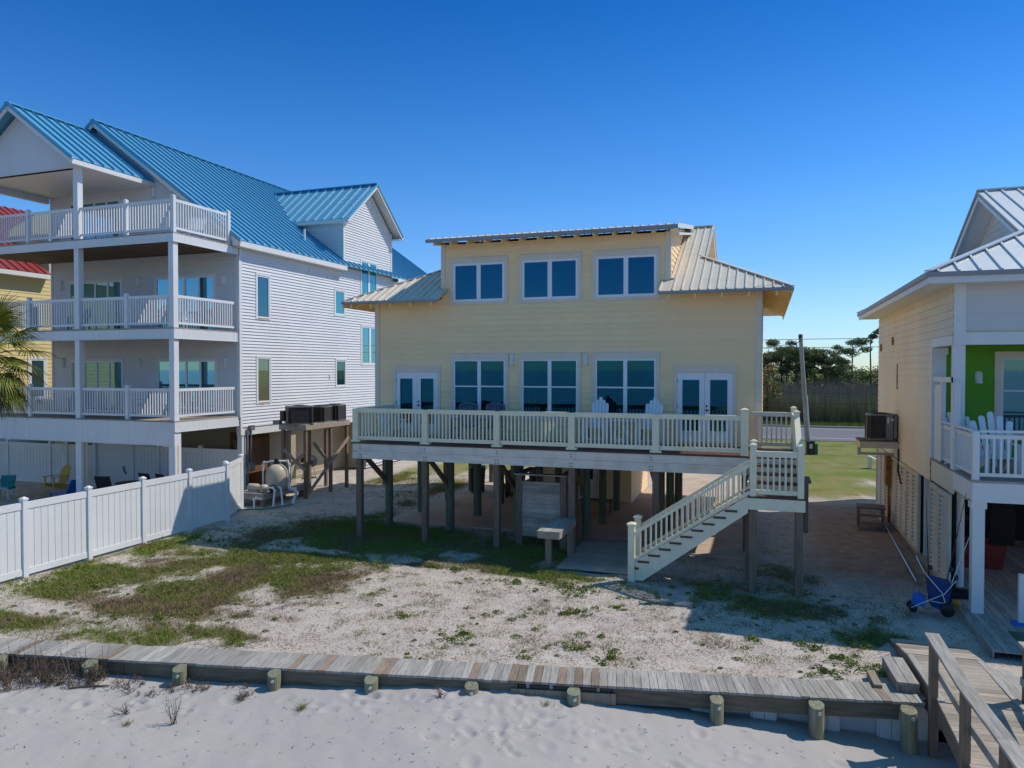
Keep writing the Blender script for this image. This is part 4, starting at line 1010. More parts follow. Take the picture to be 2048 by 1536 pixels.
Wc = adirondack('adirondack_chair', 'white chair with five fanned wide slats behind the cream house porch railing', chair_white, seat=.40, back=1.33, round_top=True, fan=.045, bw=.125)
Wc.location = (4.72, 18.25, 2.82); Wc.rotation_euler = (0, 0, R(3)); Wc['group'] = 'white fan back chairs on the green porch'
dup(Wc, (4.62, 19.75, 2.82), R(38), 'white fan back chair turned sideways against the green porch wall')
# small tall table
t = thing('side_table', 'small tall white table with splayed crossed legs between the two tall deck chairs', 'table', (-3.88, 20.85, 2.87))
b = MB()
for i in range(4): b.tint = rnd.uniform(.3, .7); b.box(-.24, .24, -.24 + i * .122, -.24 + i * .122 + .115, .74, .77)
b.build('tabletop', chair_white, t)
for sx in (-1, 1):
    for sy in (-1, 1):
        b = MB(); b.bar((sx * .10, sy * .14, .74), (sx * .26, sy * .20, 0), .06, .03); b.build('leg', chair_white, t)
b = MB(); b.box(-.17, .17, -.16, .16, .22, .24); b.box(-.16, .16, -.18, -.16, .12, .22); b.build('shelf', chair_white, t)
# dark slatted pair
def slat_chair(label):
    t = thing('patio_chair', label, 'chair', group='dark slatted chairs below the left deck window')
    b = MB()
    for i in range(6): b.tint = rnd.uniform(.3, .7); b.box(-.26, .26, -.26 + i * .09, -.26 + i * .09 + .075, .42, .44)
    b.build('seat', chair_slate, t)
    b = MB()
    for i in range(9):
        x = -.24 + i * .06; z = 1.10 - .05 * (abs(i - 4) / 4) ** 2; b.tint = rnd.uniform(.3, .9); b.bar((x, .28, .46), (x, .42, z), .035, .015)
    P = [(-.29 + .58 * i / 6, .425, 1.09 + .06 * (1 - (abs(i - 3) / 3) ** 2)) for i in range(7)]
    for p, q in zip(P[:-1], P[1:]): b.bar(p, q, .03, .07)
    b.bar((-.29, .28, .46), (.29, .28, .46), .03, .05)
    b.build('backrest', chair_slate, t)
    for s in (-1, 1):
        b = MB(); b.bar((s * .29, .26, 0), (s * .29, .43, 1.12), .045, .045); b.build('leg', chair_slate, t)
        b = MB(); b.bar((s * .29, -.28, 0), (s * .29, -.28, .66), .045, .045); b.build('leg', chair_slate, t)
        b = MB(); b.box(s * .29 - .035, s * .29 + .035, -.32, .36, .66, .685); b.build('armrest', chair_slate, t)
    return t
c1 = slat_chair('dark blue grey slatted chair beside the left french door, below the left deck window'); c1.location = (-8.78, 20.95, 2.87)
dup(c1, (-7.90, 20.95, 2.87), R(-3), 'dark blue grey slatted chair below the right pane of the left deck window')
# balcony seats of the white house (seen through the rails)
def lounge(label, m, loc, rz):
    t = thing('balcony_chair', label, 'chair', loc, rz)
    b = MB(); b.box(-.28, .28, -.3, .25, .40, .44); b.build('seat', m, t)
    b = MB()
    for i in range(7): b.bar((-.25 + i * .083, .24, .44), (-.25 + i * .083, .40, 1.02), .05, .02)
    b.bar((-.28, .40, 1.0), (.28, .40, 1.0), .05, .03); b.build('backrest', m, t)
    for sx in (-1, 1):
        for y in (-.27, .24):
            b = MB(); b.box(sx * .27 - .02, sx * .27 + .02, y - .02, y + .02, 0, .62 if y < 0 else .42); b.build('leg', m, t)
        b = MB(); b.box(sx * .29 - .03, sx * .29 + .03, -.32, .34, .62, .645); b.build('armrest', m, t)
    return t
p = wpos(-1.5, -1.6, 6.55); lounge('pale slatted chair on the middle balcony near its right corner', chair_white, p, R(30))
p = wpos(-2.7, -1.5, 6.55); lounge('pale slatted chair on the middle balcony left of the corner chair', chair_white, p, R(-20))
p = wpos(-7.0, -1.2, 6.55); lounge('dark slatted chair on the middle balcony behind the left railing', chair_slate, p, R(10))
p = wpos(-3.6, -1.2, 3.27); lounge('dark slatted chair on the lowest balcony before the right sliding door', chair_slate, p, R(-10))
p = wpos(-6.9, -1.3, 3.27); lounge('dark slatted chair on the lowest balcony before the left sliding door', chair_slate, p, R(15))
p = wpos(-.9, -1.2, 9.87); lounge('white slatted chair on the topmost balcony by its right end railing', chair_white, p, R(40))
p = wpos(-8.4, -1.4, 9.87); lounge('white slatted chair on the topmost balcony at its left side', chair_white, p, R(-60))
# green stacking chair, blue lounge, sling chairs with table
t = thing('stacking_chair', 'green plastic stacking armchair at the left edge of the patio', 'chair', (-28.35, 20.9, 0), R(28))
b = MB(); b.box(-.24, .24, -.25, .22, .40, .43); b.build('seat', chair_seat_pale, t)
b = MB(); b.prism([(-.25, .22, .40), (.25, .22, .40), (.27, .36, .86), (-.27, .36, .86)], (0, 0, 0), (0, .03, 0)); b.build('backrest', chair_teal, t)
for s in (-1, 1):
    b = MB(); b.tube([(s * .27, .30, .70), (s * .29, .0, .66), (s * .29, -.26, .62), (s * .27, -.30, .42)], .028, 6); b.box(s * .27 - .03, s * .27 + .03, -.27, .25, .36, .44); b.build('armrest', chair_teal, t)
    for y in (-.27, .24):
        b = MB(); b.bar((s * .25, y, .40), (s * .29, y * 1.12, 0), .06, .05); b.build('leg', chair_seat_pale, t)
t = thing('sun_lounger', 'bright blue low lounge chair behind the yard fence on the patio', 'lounger', (-26.0, 21.55, 0), R(80))
b = MB(); b.prism([(-.3, -.6, .24), (.3, -.6, .24), (.3, .45, .20), (-.3, .45, .20)], (0, 0, 0), (0, 0, .05)); b.build('seat', lounge_blue, t)
b = MB(); b.prism([(-.3, -.6, .24), (.3, -.6, .24), (.3, -1.0, .85), (-.3, -1.0, .85)], (0, 0, 0), (0, -.05, 0)); b.build('backrest', lounge_blue, t)
for sx in (-1, 1):
    for y in (-.6, .4):
        b = MB(); b.box(sx * .27 - .025, sx * .27 + .025, y - .03, y + .03, 0, .22); b.build('leg', lounge_blue, t)
def sling(label, x, y, rz):
    t = thing('sling_chair', label, 'chair', (x, y, 0), R(rz), group='dark sling chairs around the patio table')
    b = MB(); b.prism([(-.27, -.25, .43), (.27, -.25, .43), (.27, .22, .40), (-.27, .22, .40)], (0, 0, 0), (0, 0, .02)); b.build('seat', sling_dark, t)
    b = MB(); b.prism([(-.28, .22, .42), (.28, .22, .42), (.28, .44, 1.02), (-.28, .44, 1.02)], (0, 0, 0), (0, .02, 0)); b.build('backrest', sling_dark, t)
    for s in (-1, 1):
        b = MB(); b.tube([(s * .29, -.28, 0), (s * .29, -.26, .62), (s * .29, .28, .62)], .015, 6); b.tube([(s * .29, .3, 0), (s * .28, .2, .42), (s * .28, .44, 1.02)], .015, 6); b.build('leg', metal_dark, t)
    return t
sling('dark sling chair with its back to the yard fence, leftmost on the patio', -23.95, 21.75, 200)
sling('dark sling chair seen over the yard fence between its two shaded panels', -22.95, 22.95, 175)
sling('dark sling chair half hidden by the corner column of the white house', -22.1, 22.95, 165)
t = thing('patio_table', 'low dark round table between the sling chairs behind the fence', 'table', (-23.2, 22.1, 0))
b = MB(); b.lathe((0, 0, 0), [(.05, .68), (.55, .69), (.55, .71), (.05, .715)], 20); b.build('tabletop', metal_dark, t)
b = MB(); b.lathe((0, 0, 0), [(.25, 0), (.25, .03), (.04, .06), (.04, .68)], 12); b.build('pedestal', metal_dark, t)

# ------------------------------------------------------------------ air conditioners and their stand
def condenser(name, label, loc, rz, w=.80, d=.80, h=.68, group=None, body=None, panel=True):
    t = thing(name, label, 'air conditioner', loc, rz, group)
    c = .09; a, e = w / 2, d / 2
    ring = [(-a + c, -e), (a - c, -e), (a, -e + c), (a, e - c), (a - c, e), (-a + c, e), (-a, e - c), (-a, -e + c)]
    b = MB(); n = len(ring)
    b.prism([(x * .94, y * .94, .05) for x, y in ring], (0, 0, 0), (0, 0, h - .1))
    z = .06
    while z < h - .06:       # louvre bands of the guard
        b.tint = rnd.uniform(.2, .8)
        for i in range(n):
            p, q = ring[i], ring[(i + 1) % n]
            b.face([(p[0], p[1], z), (q[0], q[1], z), (q[0] * .985, q[1] * .985, z + .026), (p[0] * .985, p[1] * .985, z + .026)])
        z += .034
    for i in range(n):
        p = ring[i]; b.bar((p[0], p[1], .03), (p[0], p[1], h - .04), .03, .03, (1, 0, 0))
    b.build('coil_guard', body or metal_dark, t)
    b = MB(); b.prism([(x * 1.02, y * 1.02, 0) for x, y in ring], (0, 0, 0), (0, 0, .05)); b.build('base', metal_grey, t)
    b = MB(); b.prism([(x * 1.03, y * 1.03, h - .05) for x, y in ring], (0, 0, 0), (0, 0, .05)); b.build('top_cover', metal_grey, t)
    b = MB(); 
    for r in (.10, .18, .26, .33): 
        P = [(r * math.cos(k * math.pi / 10), r * math.sin(k * math.pi / 10), h + .035 - .06 * (r / .33) ** 4) for k in range(21)]; b.tube(P, .008, 5, cap=False)
    for k in range(8): b.bar((0, 0, h + .03), (.34 * math.cos(k * math.pi / 4), .34 * math.sin(k * math.pi / 4), h), .012, .012)
    b.build('fan_grille', black_plastic, t)
    if panel:
        b = MB(); b.box(a - .30, a + .012, -e - .012, -e + .05, .05, h - .05); b.build('service_panel', metal_grey, t)
        b = MB(); b.box(a - .27, a - .21, -e - .016, -e - .0125, h - .28, h - .10); b.box(a - .17, a - .09, -e - .016, -e - .0125, h - .20, h - .13); b.build('sticker', paint_white, t)
    return t
GC = 'condensers on the wooden stand'
condenser('condenser_unit', 'largest dark condenser unit, nearest the camera on the wooden stand', (-17.65, 25.15, 2.90), R(45), .95, .95, .72, GC, panel=False)
condenser('condenser_unit', 'middle dark condenser unit with a white sticker on the wooden stand', (-17.5, 26.38, 2.90), R(-90), .76, .76, .66, GC)
condenser('condenser_unit', 'farthest dark condenser unit at the right end of the wooden stand', (-17.45, 27.35, 2.90), R(-90), .76, .76, .68, GC, panel=False)
t = thing('equipment_stand', 'tall brown wooden stand with cross braces carrying three condensers', 'stand', (-17.7, 26.3, 0), world=True)
b = MB()
for i in range(7): b.tint = rnd.uniform(.3, .7); b.box(-18.3 + i * .172, -18.3 + i * .172 + .165, 24.75, 27.95, 2.86, 2.90)
b.build('platform', wood_grey_y, t)
b = MB(); b.box(-17.10, -17.06, 24.72, 27.97, 2.68, 2.88); b.box(-18.3, -17.11, 24.70, 24.74, 2.68, 2.88); b.box(-18.3, -17.11, 27.95, 27.99, 2.68, 2.88); b.build('skirt', wood_grey_x, t)
for (x, y) in ((-17.16, 24.84), (-17.16, 26.6), (-17.16, 27.85), (-18.2, 24.84), (-18.2, 26.6), (-18.2, 27.85)):
    b = MB(); b.tint = rnd.uniform(.3, .6); b.box(x - .06, x + .06, y - .06, y + .06, -.2, 2.68); b.build('leg', wood_brown, t)
for (p, q) in (((-17.05, 27.85, 2.15), (-17.05, 24.9, .2)), ((-18.1, 24.73, 1.9), (-17.1, 24.73, 1.1)), ((-18.1, 24.77, 1.1), (-17.2, 24.77, 1.7)), ((-18.1, 27.93, 1.0), (-17.2, 27.93, 1.9)), ((-17.95, 26.55, 2.0), (-17.2, 26.55, 1.2))):
    b = MB(); b.tint = rnd.uniform(.4, .8); b.bar(p, q, .04, .14); b.build('brace', wood_grey_z, t)
t = thing('disconnect_box', 'small grey electrical box with wires beside the largest condenser', 'electrical box', (-18.15, 24.75, 2.9))
b = MB(); b.box(-.09, .09, -.06, .06, .12, .52); b.build('box', metal_dark, t)
b = MB(); b.tube([(.05, 0, .12), (.12, .1, .02), (.3, .2, .06), (.42, .25, .3)], .018, 6); b.tube([(-.35, 0, .02), (-.1, 0, .06), (-.02, 0, .15)], .03, 6); b.box(-.4, -.1, -.1, .1, .0, .14); b.build('conduit', metal_grey, t)
# ------------------------------------------------------------------ water filter and pump bench
t = thing('pump_bench', 'low wooden bench carrying the water filter tank and pump', 'bench', (-18.0, 23.8, 0), world=True)
b = MB()
for i in range(6): b.tint = rnd.uniform(.3, .7); b.box(-18.75 + i * .2, -18.75 + i * .2 + .19, 22.75, 25.3, .42, .46)
b.build('top', wood_grey_y, t)
b = MB(); b.box(-17.56, -17.52, 22.75, 25.3, .24, .418); b.box(-18.75, -17.56, 22.73, 22.77, .24, .418); b.build('skirt', wood_grey_x, t)
for (x, y) in ((-17.62, 22.83), (-18.68, 22.83), (-17.62, 25.2), (-18.68, 25.2)):
    b = MB(); b.box(x - .09, x + .09, y - .06, y + .06, -.1, .42); b.build('leg', wood_brown, t)
t = thing('filter_tank', 'beige domed water filter tank with white pipes looping over its top', 'tank', (-17.85, 23.95, .46))
b = MB(); b.lathe((0, 0, 0), [(.34, 0), (.40, .05), (.42, .15), (.42, .55), (.39, .72), (.30, .86), (.17, .95), (.08, .97)], 28); b.build('body', tank_tan, t)
b = MB(); b.lathe((0, 0, 0), [(.11, .96), (.11, 1.06), (.09, 1.10), (.09, 1.16), (.05, 1.18)], 14); b.build('valve', black_plastic, t)
def pipe(b, pts, r=.036):
    b.tube(pts, r, 8)
    for p in pts[1:-1]:
        b.lathe((p[0], p[1], p[2] - .05), [(r * 1.3, 0), (r * 1.45, .05), (r * 1.3, .1)], 8)
b = MB(); pipe(b, [(-.1, 0, 1.08), (-.55, -.05, 1.0), (-.60, -.05, .9), (-.60, -.05, .12)]); pipe(b, [(.1, 0, 1.08), (.42, .1, 1.08), (.48, .12, .95), (.48, .12, .0), (.75, .12, -.06), (.78, .12, -.15), (.78, -.15, -.46)]); b.build('pipe', pvc, t)
t = thing('water_pump', 'grey water pump with white outlet pipes on the low bench', 'pump', (-18.2, 23.1, .46))
b = MB(); b.lathe((-.3, 0, .16), [(.02, 0), (.13, .02), (.15, .08), (.15, .42), (.11, .46), (.11, .62), (.14, .64), (.14, .80), (.03, .82)], 16, ax='x'); b.box(-.25, .2, -.12, .12, 0, .05); b.build('body', tank_tan, t)
b = MB(); b.lathe((.72, .1, .0), [(.10, 0), (.12, .1), (.12, .22), (.05, .28)], 12); b.build('strainer', black_plastic, t)
b = MB(); pipe(b, [(.45, 0, .2), (.85, -.05, .2), (.92, -.05, .1), (1.0, -.25, -.46)]); pipe(b, [(.95, .15, .22), (1.05, .15, .15), (1.22, .02, -.46)]); pipe(b, [(1.0, .7, .1), (1.3, .7, .08), (1.34, .7, -.05), (1.34, .5, -.46)]); pipe(b, [(.55, -.75, -.46), (.55, -.75, -.15), (.6, -.7, -.1), (.8, -.6, -.14)]); b.build('pipe', pvc, t)
b = MB(); b.tube([(-16.7, 23.3, .03), (-16.9, 22.6, .03), (-17.2, 22.1, .03), (-17.7, 21.9, .03), (-18.0, 21.6, .03)], .03, 8); tag(b.build('garden_hose', chair_teal), 'dark teal hose lying on the sand in front of the pump pipes', 'hose')
# grill
t = thing('barbecue_grill', 'black barbecue grill with wooden side shelf under the white house', 'grill', (-19.3, 28.2, .1), R(90))
b = MB(); b.lathe((-.3, 0, .85), [(.05, 0), (.25, .02), (.27, .05), (.27, .55), (.25, .58), (.05, .6)], 14, ax='x'); b.build('lid', black_plastic, t)
b = MB(); b.box(-.75, -.32, -.22, .22, .82, .85); b.build('side_shelf', rust, t)
b = MB(); b.box(-.3, .3, -.2, .2, .1, .14); b.build('shelf', metal_dark, t)
for sx in (-1, 1):
    b = MB(); b.bar((sx * .3, -.2, 0), (sx * .25, 0, .8), .03, .03); b.bar((sx * .3, .2, 0), (sx * .25, 0, .8), .03, .03); b.build('leg', metal_light, t)
# ------------------------------------------------------------------ bins, shower, table under the yellow house
def bin_(label, loc, rz, green):
    t = thing('wheelie_bin', label, 'trash bin', loc, R(rz), 'bins under the yellow house')
    b = MB(); b.hexa([(-.25, -.27, .05), (.25, -.27, .05), (.25, .27, .05), (-.25, .27, .05), (-.31, -.35, .98), (.31, -.35, .98), (.31, .35, .98), (-.31, .35, .98)])
    for k in range(5): b.box(-.27 + k * .13, -.25 + k * .13, -.345, -.29, .15, .9)
    b.build('body', bin_brown, t)
    b = MB(); b.hexa([(-.33, -.38, .98), (.33, -.38, .98), (.33, .38, .98), (-.33, .38, .98), (-.26, -.30, 1.07), (.26, -.30, 1.07), (.26, .30, 1.07), (-.26, .30, 1.07)]); b.build('lid', bin_green if green else bin_brown, t)
    for s in (-1, 1):
        b = MB(); b.lathe((s * .24 - .03, -.26, .12), [(.02, 0), (.12, 0), (.12, .06), (.02, .06)], 14, ax='x'); b.build('wheel', black_plastic, t)
    b = MB(); b.tube([(-.25, -.40, .95), (.25, -.40, .95)], .018, 6); b.build('handle', black_plastic, t)
    return t
bin_('brown wheeled bin with green lid standing at the left edge of the concrete slab', (-11.25, 28.4, .02), 20, True)
bin_('brown wheeled bin with brown lid behind the middle pilings', (-9.35, 27.6, .02), -5, False)
t = thing('storage_tub', 'grey tub on the slab between the two brown bins', 'tub', (-10.25, 28.3, .02))
b = MB(); b.lathe((0, 0, 0), [(.2, 0), (.26, .36), (.28, .38), (.24, .38), (.2, .05)], 16); b.build('body', metal_grey, t)
t = thing('outdoor_shower', 'weathered slatted wooden shower enclosure under the deck', 'shower', (-6.05, 20.9, 0), world=True)
for (x, y) in ((-6.72, 20.22), (-5.40, 20.22), (-6.72, 21.5), (-5.40, 21.5)):
    b = MB(); b.tint = rnd.uniform(.3, .7); b.box(x - .09, x + .09, y - .08, y + .08, -.1, 2.04); b.build('post', wood_brown, t)
b = MB(); b.box(-6.85, -5.27, 20.1, 20.33, 2.04, 2.08); b.box(-6.85, -6.6, 20.33, 21.6, 2.04, 2.08); b.box(-5.52, -5.27, 20.33, 21.6, 2.04, 2.08); b.build('cap_rail', wood_grey_x, t)
b = MB(); z = .28
for k in range(11):
    b.tint = rnd.uniform(.15, .85)
    b.hexa([(-6.63, 20.16, z), (-5.49, 20.16, z), (-5.49, 20.20, z), (-6.63, 20.20, z), (-6.63, 20.19, z + .135), (-5.49, 20.19, z + .135), (-5.49, 20.21, z + .135), (-6.63, 20.21, z + .135)]); z += .137
b.box(-6.63, -5.49, 20.14, 20.22, 1.79, 1.86)
b.build('slat_panel', wood_grey_x, t)
for x in (-6.72, -5.40):
    b = MB(); z = .28
    for k in range(11): b.tint = rnd.uniform(.2, .7); b.box(x - .02, x + .02, 20.31, 21.41, z, z + .125); z += .137
    b.build('slat_panel', wood_grey_y, t)
t = thing('cleaning_table', 'narrow weathered plank table standing on posts in front of the shower enclosure', 'table', (-5.18, 18.8, 0), world=True)
b = MB()
for i in range(4): b.tint = rnd.uniform(.2, .8); b.box(-5.48 + i * .151, -5.48 + i * .151 + .145, 17.88, 19.66, .94, .975)
b.build('tabletop', wood_grey_y, t)
b = MB(); b.box(-5.47, -4.89, 17.90, 17.94, .78, .938); b.box(-5.47, -4.89, 19.60, 19.64, .78, .938); b.box(-5.47, -5.43, 17.945, 19.59, .78, .938); b.box(-4.93, -4.89, 17.945, 19.59, .78, .938); b.build('apron', wood_grey_x, t)
for (x, y) in ((-5.32, 18.42), (-5.0, 19.45)):
    b = MB(); b.box(x - .075, x + .075, y - .075, y + .075, -.2, .92); b.build('leg', wood_grey_z, t)
b = MB(); y = 18.1
while y < 21.3:
    b.tint = rnd.uniform(.2, .8); b.box(-5.0, -3.12, y, y + .135, .0, .045); y += .142
tag(b.build('ground_deck', wood_grey_x), 'low plank platform on the ground at the foot of the cream staircase', 'deck')
# bench under the house
t = thing('wooden_bench', 'small wooden bench against the storage room under the yellow house', 'bench', (-5.6, 25.6, .02))
b = MB(); b.box(-.6, .6, -.2, .2, .42, .46); b.build('seat', wood_brown, t)
for s in (-1, 1):
    b = MB(); b.box(s * .5 - .04, s * .5 + .04, -.18, .18, 0, .42); b.build('leg', wood_brown, t)

# ------------------------------------------------------------------ right side: condenser shelf, stool, cart, bits
condenser('condenser_unit', 'dark condenser unit on the wooden shelf fixed to the cream house wall', (3.52, 26.35, 2.83), 0, .82, .78, .82)
t = thing('wall_shelf', 'weathered wooden shelf on the cream wall carrying one condenser', 'shelf', (3.4, 26.4, 2.6), world=True)
b = MB()
for i in range(6): b.tint = rnd.uniform(.1, .5); b.box(2.85, 3.98, 25.82 + i * .19, 25.82 + i * .19 + .18, 2.78, 2.82)
b.build('top', wood_brown, t)
b = MB(); b.box(2.86, 3.98, 25.80, 25.84, 2.58, 2.778); b.box(2.86, 2.90, 25.845, 26.95, 2.58, 2.778); b.build('skirt', louver_cream, t)
b = MB(); b.box(2.90, 3.0, 26.8, 26.9, 2.25, 2.58); b.bar((3.0, 26.85, 2.3), (3.98, 26.85, 2.3), .06, .08); b.build('bracket', siding_pale, t)
t = thing('meter_box', 'tall rusty yellow electrical box on the louvered wall under the shelf', 'electrical box', (3.9, 27.3, 1.3), world=True)
b = MB(); b.box(3.78, 3.94, 27.0, 27.4, 1.25, 2.3); b.box(3.82, 3.94, 27.4, 27.62, 1.9, 2.15); b.build('box', rust, t)
b = MB(); b.tube([(3.88, 27.1, 1.25), (3.88, 27.1, 0)], .035, 8); b.tube([(3.90, 27.28, 1.25), (3.9, 27.24, .9), (3.93, 27.1, .4), (3.93, 27.1, 0)], .02, 6); b.build('conduit', rust, t)
b = MB(); b.tube([(3.93, 25.6, 2.6), (3.93, 25.55, 2.2), (3.9, 25.45, 1.95), (3.92, 25.2, 1.72), (3.93, 25.1, 1.6)], .03, 6); tag(b.build('drain_line', wire_mat), 'black cable hanging down the louvered wall below the condenser shelf', 'cable')
t = thing('step_stool', 'small brown wooden steps standing by the louvered wall', 'steps', (3.25, 26.2, 0), R(-5))
for (y, z) in ((-.45, .22), (-.2, .42)):
    b = MB(); b.tint = .6; b.box(-.38, .38, y - .13, y + .12, z - .04, z); b.build('tread', wood_brown, t)
b = MB(); b.tint = .15
for i in range(4): b.box(-.42, .42, -.08 + i * .2, -.08 + i * .2 + .19, .58, .62)
b.build('top', wood_brown, t)
for s in (-1, 1):
    b = MB(); b.prism([(s * .36, -.6, 0), (s * .36, -.45, 0), (s * .36, .0, .58), (s * .36, -.14, .58)], (-.02, 0, 0), (.02, 0, 0)); b.build('stringer', wood_brown, t)
    b = MB(); b.box(s * .36 - .04, s * .36 + .04, .6, .68, 0, .58); b.box(s * .36 - .04, s * .36 + .04, .0, .08, 0, .58); b.build('leg', wood_brown, t)
b = MB(); b.tube([(3.72, 28.3, .04), (3.68, 26, .04), (3.6, 24, .04), (3.5, 21.7, .05), (3.42, 19.6, .05)], .022, 6); tag(b.build('ground_pipe', metal_light), 'thin pale pipe lying along the foot of the louvered wall', 'pipe')
t = thing('beach_cart', 'blue fabric beach fishing cart with black balloon wheels in the shade', 'cart', (3.42, 17.35, 0)); t.scale = (.86, .86, .92)
b = MB(); b.hexa([(-.15, -.18, .18), (.20, -.18, .18), (.20, .18, .18), (-.15, .18, .18), (-.22, -.24, .80), (.27, -.24, .72), (.27, .24, .72), (-.22, .24, .80)]); b.build('bag', fabric_navy, t)
b = MB(); b.lathe((.05, 0, .22), [(.02, -.14), (.14, -.1), (.15, 0), (.12, .1), (.02, .13)], 10); b.hexa([(-.55, -.12, .15), (-.3, -.12, .15), (-.3, .12, .15), (-.55, .12, .15), (-.5, -.12, .42), (-.25, -.12, .36), (-.25, .12, .36), (-.5, .12, .42)]); b.build('cooler', lounge_blue, t)
for (x, y, r) in ((.16, -.30, .16), (.16, .30, .16), (-.55, -.16, .095), (-.55, .16, .095)):
    b = MB(); b.lathe((x, y - .05, r), [(.03, 0), (r * .8, .0), (r, .03), (r, .07), (r * .8, .1), (.03, .1)], 16, ax='y'); b.build('wheel', black_plastic, t)
b = MB()
for y in (-.25, .25):
    b.tube([(-.6, y * .8, .12), (.1, y, .5), (.34, y, .82)], .014, 6); b.tube([(-.25, y, .86), (.05, y, .52), (.16, y, .17)], .014, 6); b.tube([(-.2, y, .32), (.2, y, .28)], .012, 6)
b.tube([(-.25, -.25, .86), (-.25, .25, .86)], .014, 6); b.tube([(-.25, .2, .84), (-.42, .28, 1.2)], .016, 6)
b.build('frame', metal_light, t)
for (p, q, lb) in (((3.58, 17.4, .55), (3.98, 17.6, 2.5), 'black fishing rod standing in the blue beach cart, tip against the wall'), ((3.28, 17.45, .6), (3.22, 17.5, 2.35), 'black fishing rod standing upright at the left of the blue cart'), ((3.62, 17.3, .5), (4.15, 17.5, 2.0), 'pale fishing rod leaning right in the blue beach cart')):
    r_ = thing('fishing_rod', lb, 'fishing rod', p, world=True, group='rods in the beach cart')
    b = MB(); b.tube([p, q], [.013, .005], 6); b.build('blank', wire_mat if 'black' in lb else metal_light, r_)
    P = Vector(p); D = Vector(q) - P
    b = MB(); b.lathe(tuple(P + D * .18 + Vector((.04, 0, 0))), [(.02, -.03), (.05, -.03), (.05, .03), (.02, .03)], 10, ax='x'); b.build('reel', metal_dark, r_)
    b = MB()
    for k in (.4, .55, .7, .85):
        c = P + D * k; b.tube([c, c + Vector((.035, -.02, -.02))], .006, 5)
    b.build('guide', metal_grey, r_)
t = thing('duffel_bag', 'black bag lying on the ground beside the round column of the cream house', 'bag', (3.98, 18.35, 0), R(15))
b = MB(); b.lathe((-.45, 0, .13), [(.05, 0), (.13, .05), (.16, .2), (.15, .6), (.12, .8), (.04, .88)], 12, ax='x'); b.build('body', fabric_black, t)
b = MB(); b.tube([(-.2, -.1, .24), (-.05, -.12, .32), (.1, -.1, .24)], .012, 6); b.build('strap', fabric_black, t)
t = thing('beach_buoy', 'small orange and white float on the sand behind the beach cart', 'float', (3.86, 17.75, 0.02))
b = MB(); b.lathe((0, 0, 0), [(.02, 0), (.06, .03), (.08, .09), (.06, .15), (.02, .18)], 12); b.build('body', orange, t)
t = thing('storage_bin', 'dark red bin on the shaded floor under the cream house porch', 'bin', (5.1, 21.5, .09))
b = MB(); b.hexa([(-.5, -.3, 0), (.5, -.3, 0), (.5, .3, 0), (-.5, .3, 0), (-.58, -.36, .6), (.58, -.36, .6), (.58, .36, .6), (-.58, .36, .6)]); b.build('body', red_dark, t)
t = thing('hanging_wetsuit', 'black garment hanging in the dark under the cream house porch', 'garment', (5.35, 20.3, 0), world=True)
b = MB(); b.prism([(5.1, 20.3, .9), (5.6, 20.3, .9), (5.62, 20.3, 1.7), (5.52, 20.3, 2.0), (5.2, 20.3, 2.0), (5.1, 20.3, 1.7)], (0, 0, 0), (0, .14, 0)); b.build('body', fabric_black, t)
b = MB(); b.tube([(5.36, 20.37, 2.0), (5.36, 20.37, 2.55)], .012, 5); b.build('hanger', metal_grey, t)
t = thing('coiled_hose', 'loop of dark hose hanging inside the cream house undercroft', 'hose', (4.85, 20.6, 0), world=True)
for r in (.33, .30, .27):
    b = MB(); b.tube([(4.85 + r * math.cos(k * math.pi / 12), 20.6 + .02 * math.sin(k), 1.75 + r * 1.2 * math.sin(k * math.pi / 12)) for k in range(25)], .02, 6, cap=False); b.build('loop', metal_dark, t)
b = MB(); b.box(4.82, 4.90, 20.6, 20.66, 2.1, 2.3); b.build('hook', metal_grey, t)
t = thing('white_post', 'thin white post with blue foot on the plank deck at the right edge', 'post', (4.75, 16.75, .09))
b = MB(); b.box(-.05, .05, -.05, .05, 0, 1.0); b.build('shaft', trim_white, t)
b = MB(); b.box(-.16, .09, -.09, .09, 0, .06); b.build('foot', lounge_blue, t)
t = thing('door_mat', 'dark green mat on the plank deck before the cream house', 'mat', (4.75, 15.75, .091))
b = MB(); b.box(-.35, 1.2, -.5, .5, 0, .015); b.build('mat', bin_green, t)
# ------------------------------------------------------------------ noise helpers
def vnoise(x, y, seed=0):
    xi = np.floor(x).astype(np.int64); yi = np.floor(y).astype(np.int64); fx = x - xi; fy = y - yi
    fx = fx * fx * (3 - 2 * fx); fy = fy * fy * (3 - 2 * fy)
    def h(a, b):
        n = (a * 374761393 + b * 668265263 + seed * 982451653) & 0xffffffff
        n = ((n ^ (n >> 13)) * 1274126177) & 0xffffffff
        return ((n ^ (n >> 16)) & 0xffff) / 65535.0
    return (h(xi, yi) * (1 - fx) + h(xi + 1, yi) * fx) * (1 - fy) + (h(xi, yi + 1) * (1 - fx) + h(xi + 1, yi + 1) * fx) * fy
def fbm(x, y, s, seed=0, o=4):
    r = 0; a = .5; t = 0
    for i in range(o):
        r = r + a * vnoise(x / s, y / s, seed + i * 17); t += a; a *= .55; s *= .5
    return r / t
SA = R(11.727); SD = np.array([math.cos(SA), math.sin(SA)]); SI = np.array([-math.sin(SA), math.cos(SA)]); SB = np.array([-12.96, 9.43])
def st2xy(s, t): return SB[0] + SD[0] * s + SI[0] * t, SB[1] + SD[1] * s + SI[1] * t
def xy2st(x, y): return (x - SB[0]) * SD[0] + (y - SB[1]) * SD[1], (x - SB[0]) * SI[0] + (y - SB[1]) * SI[1]

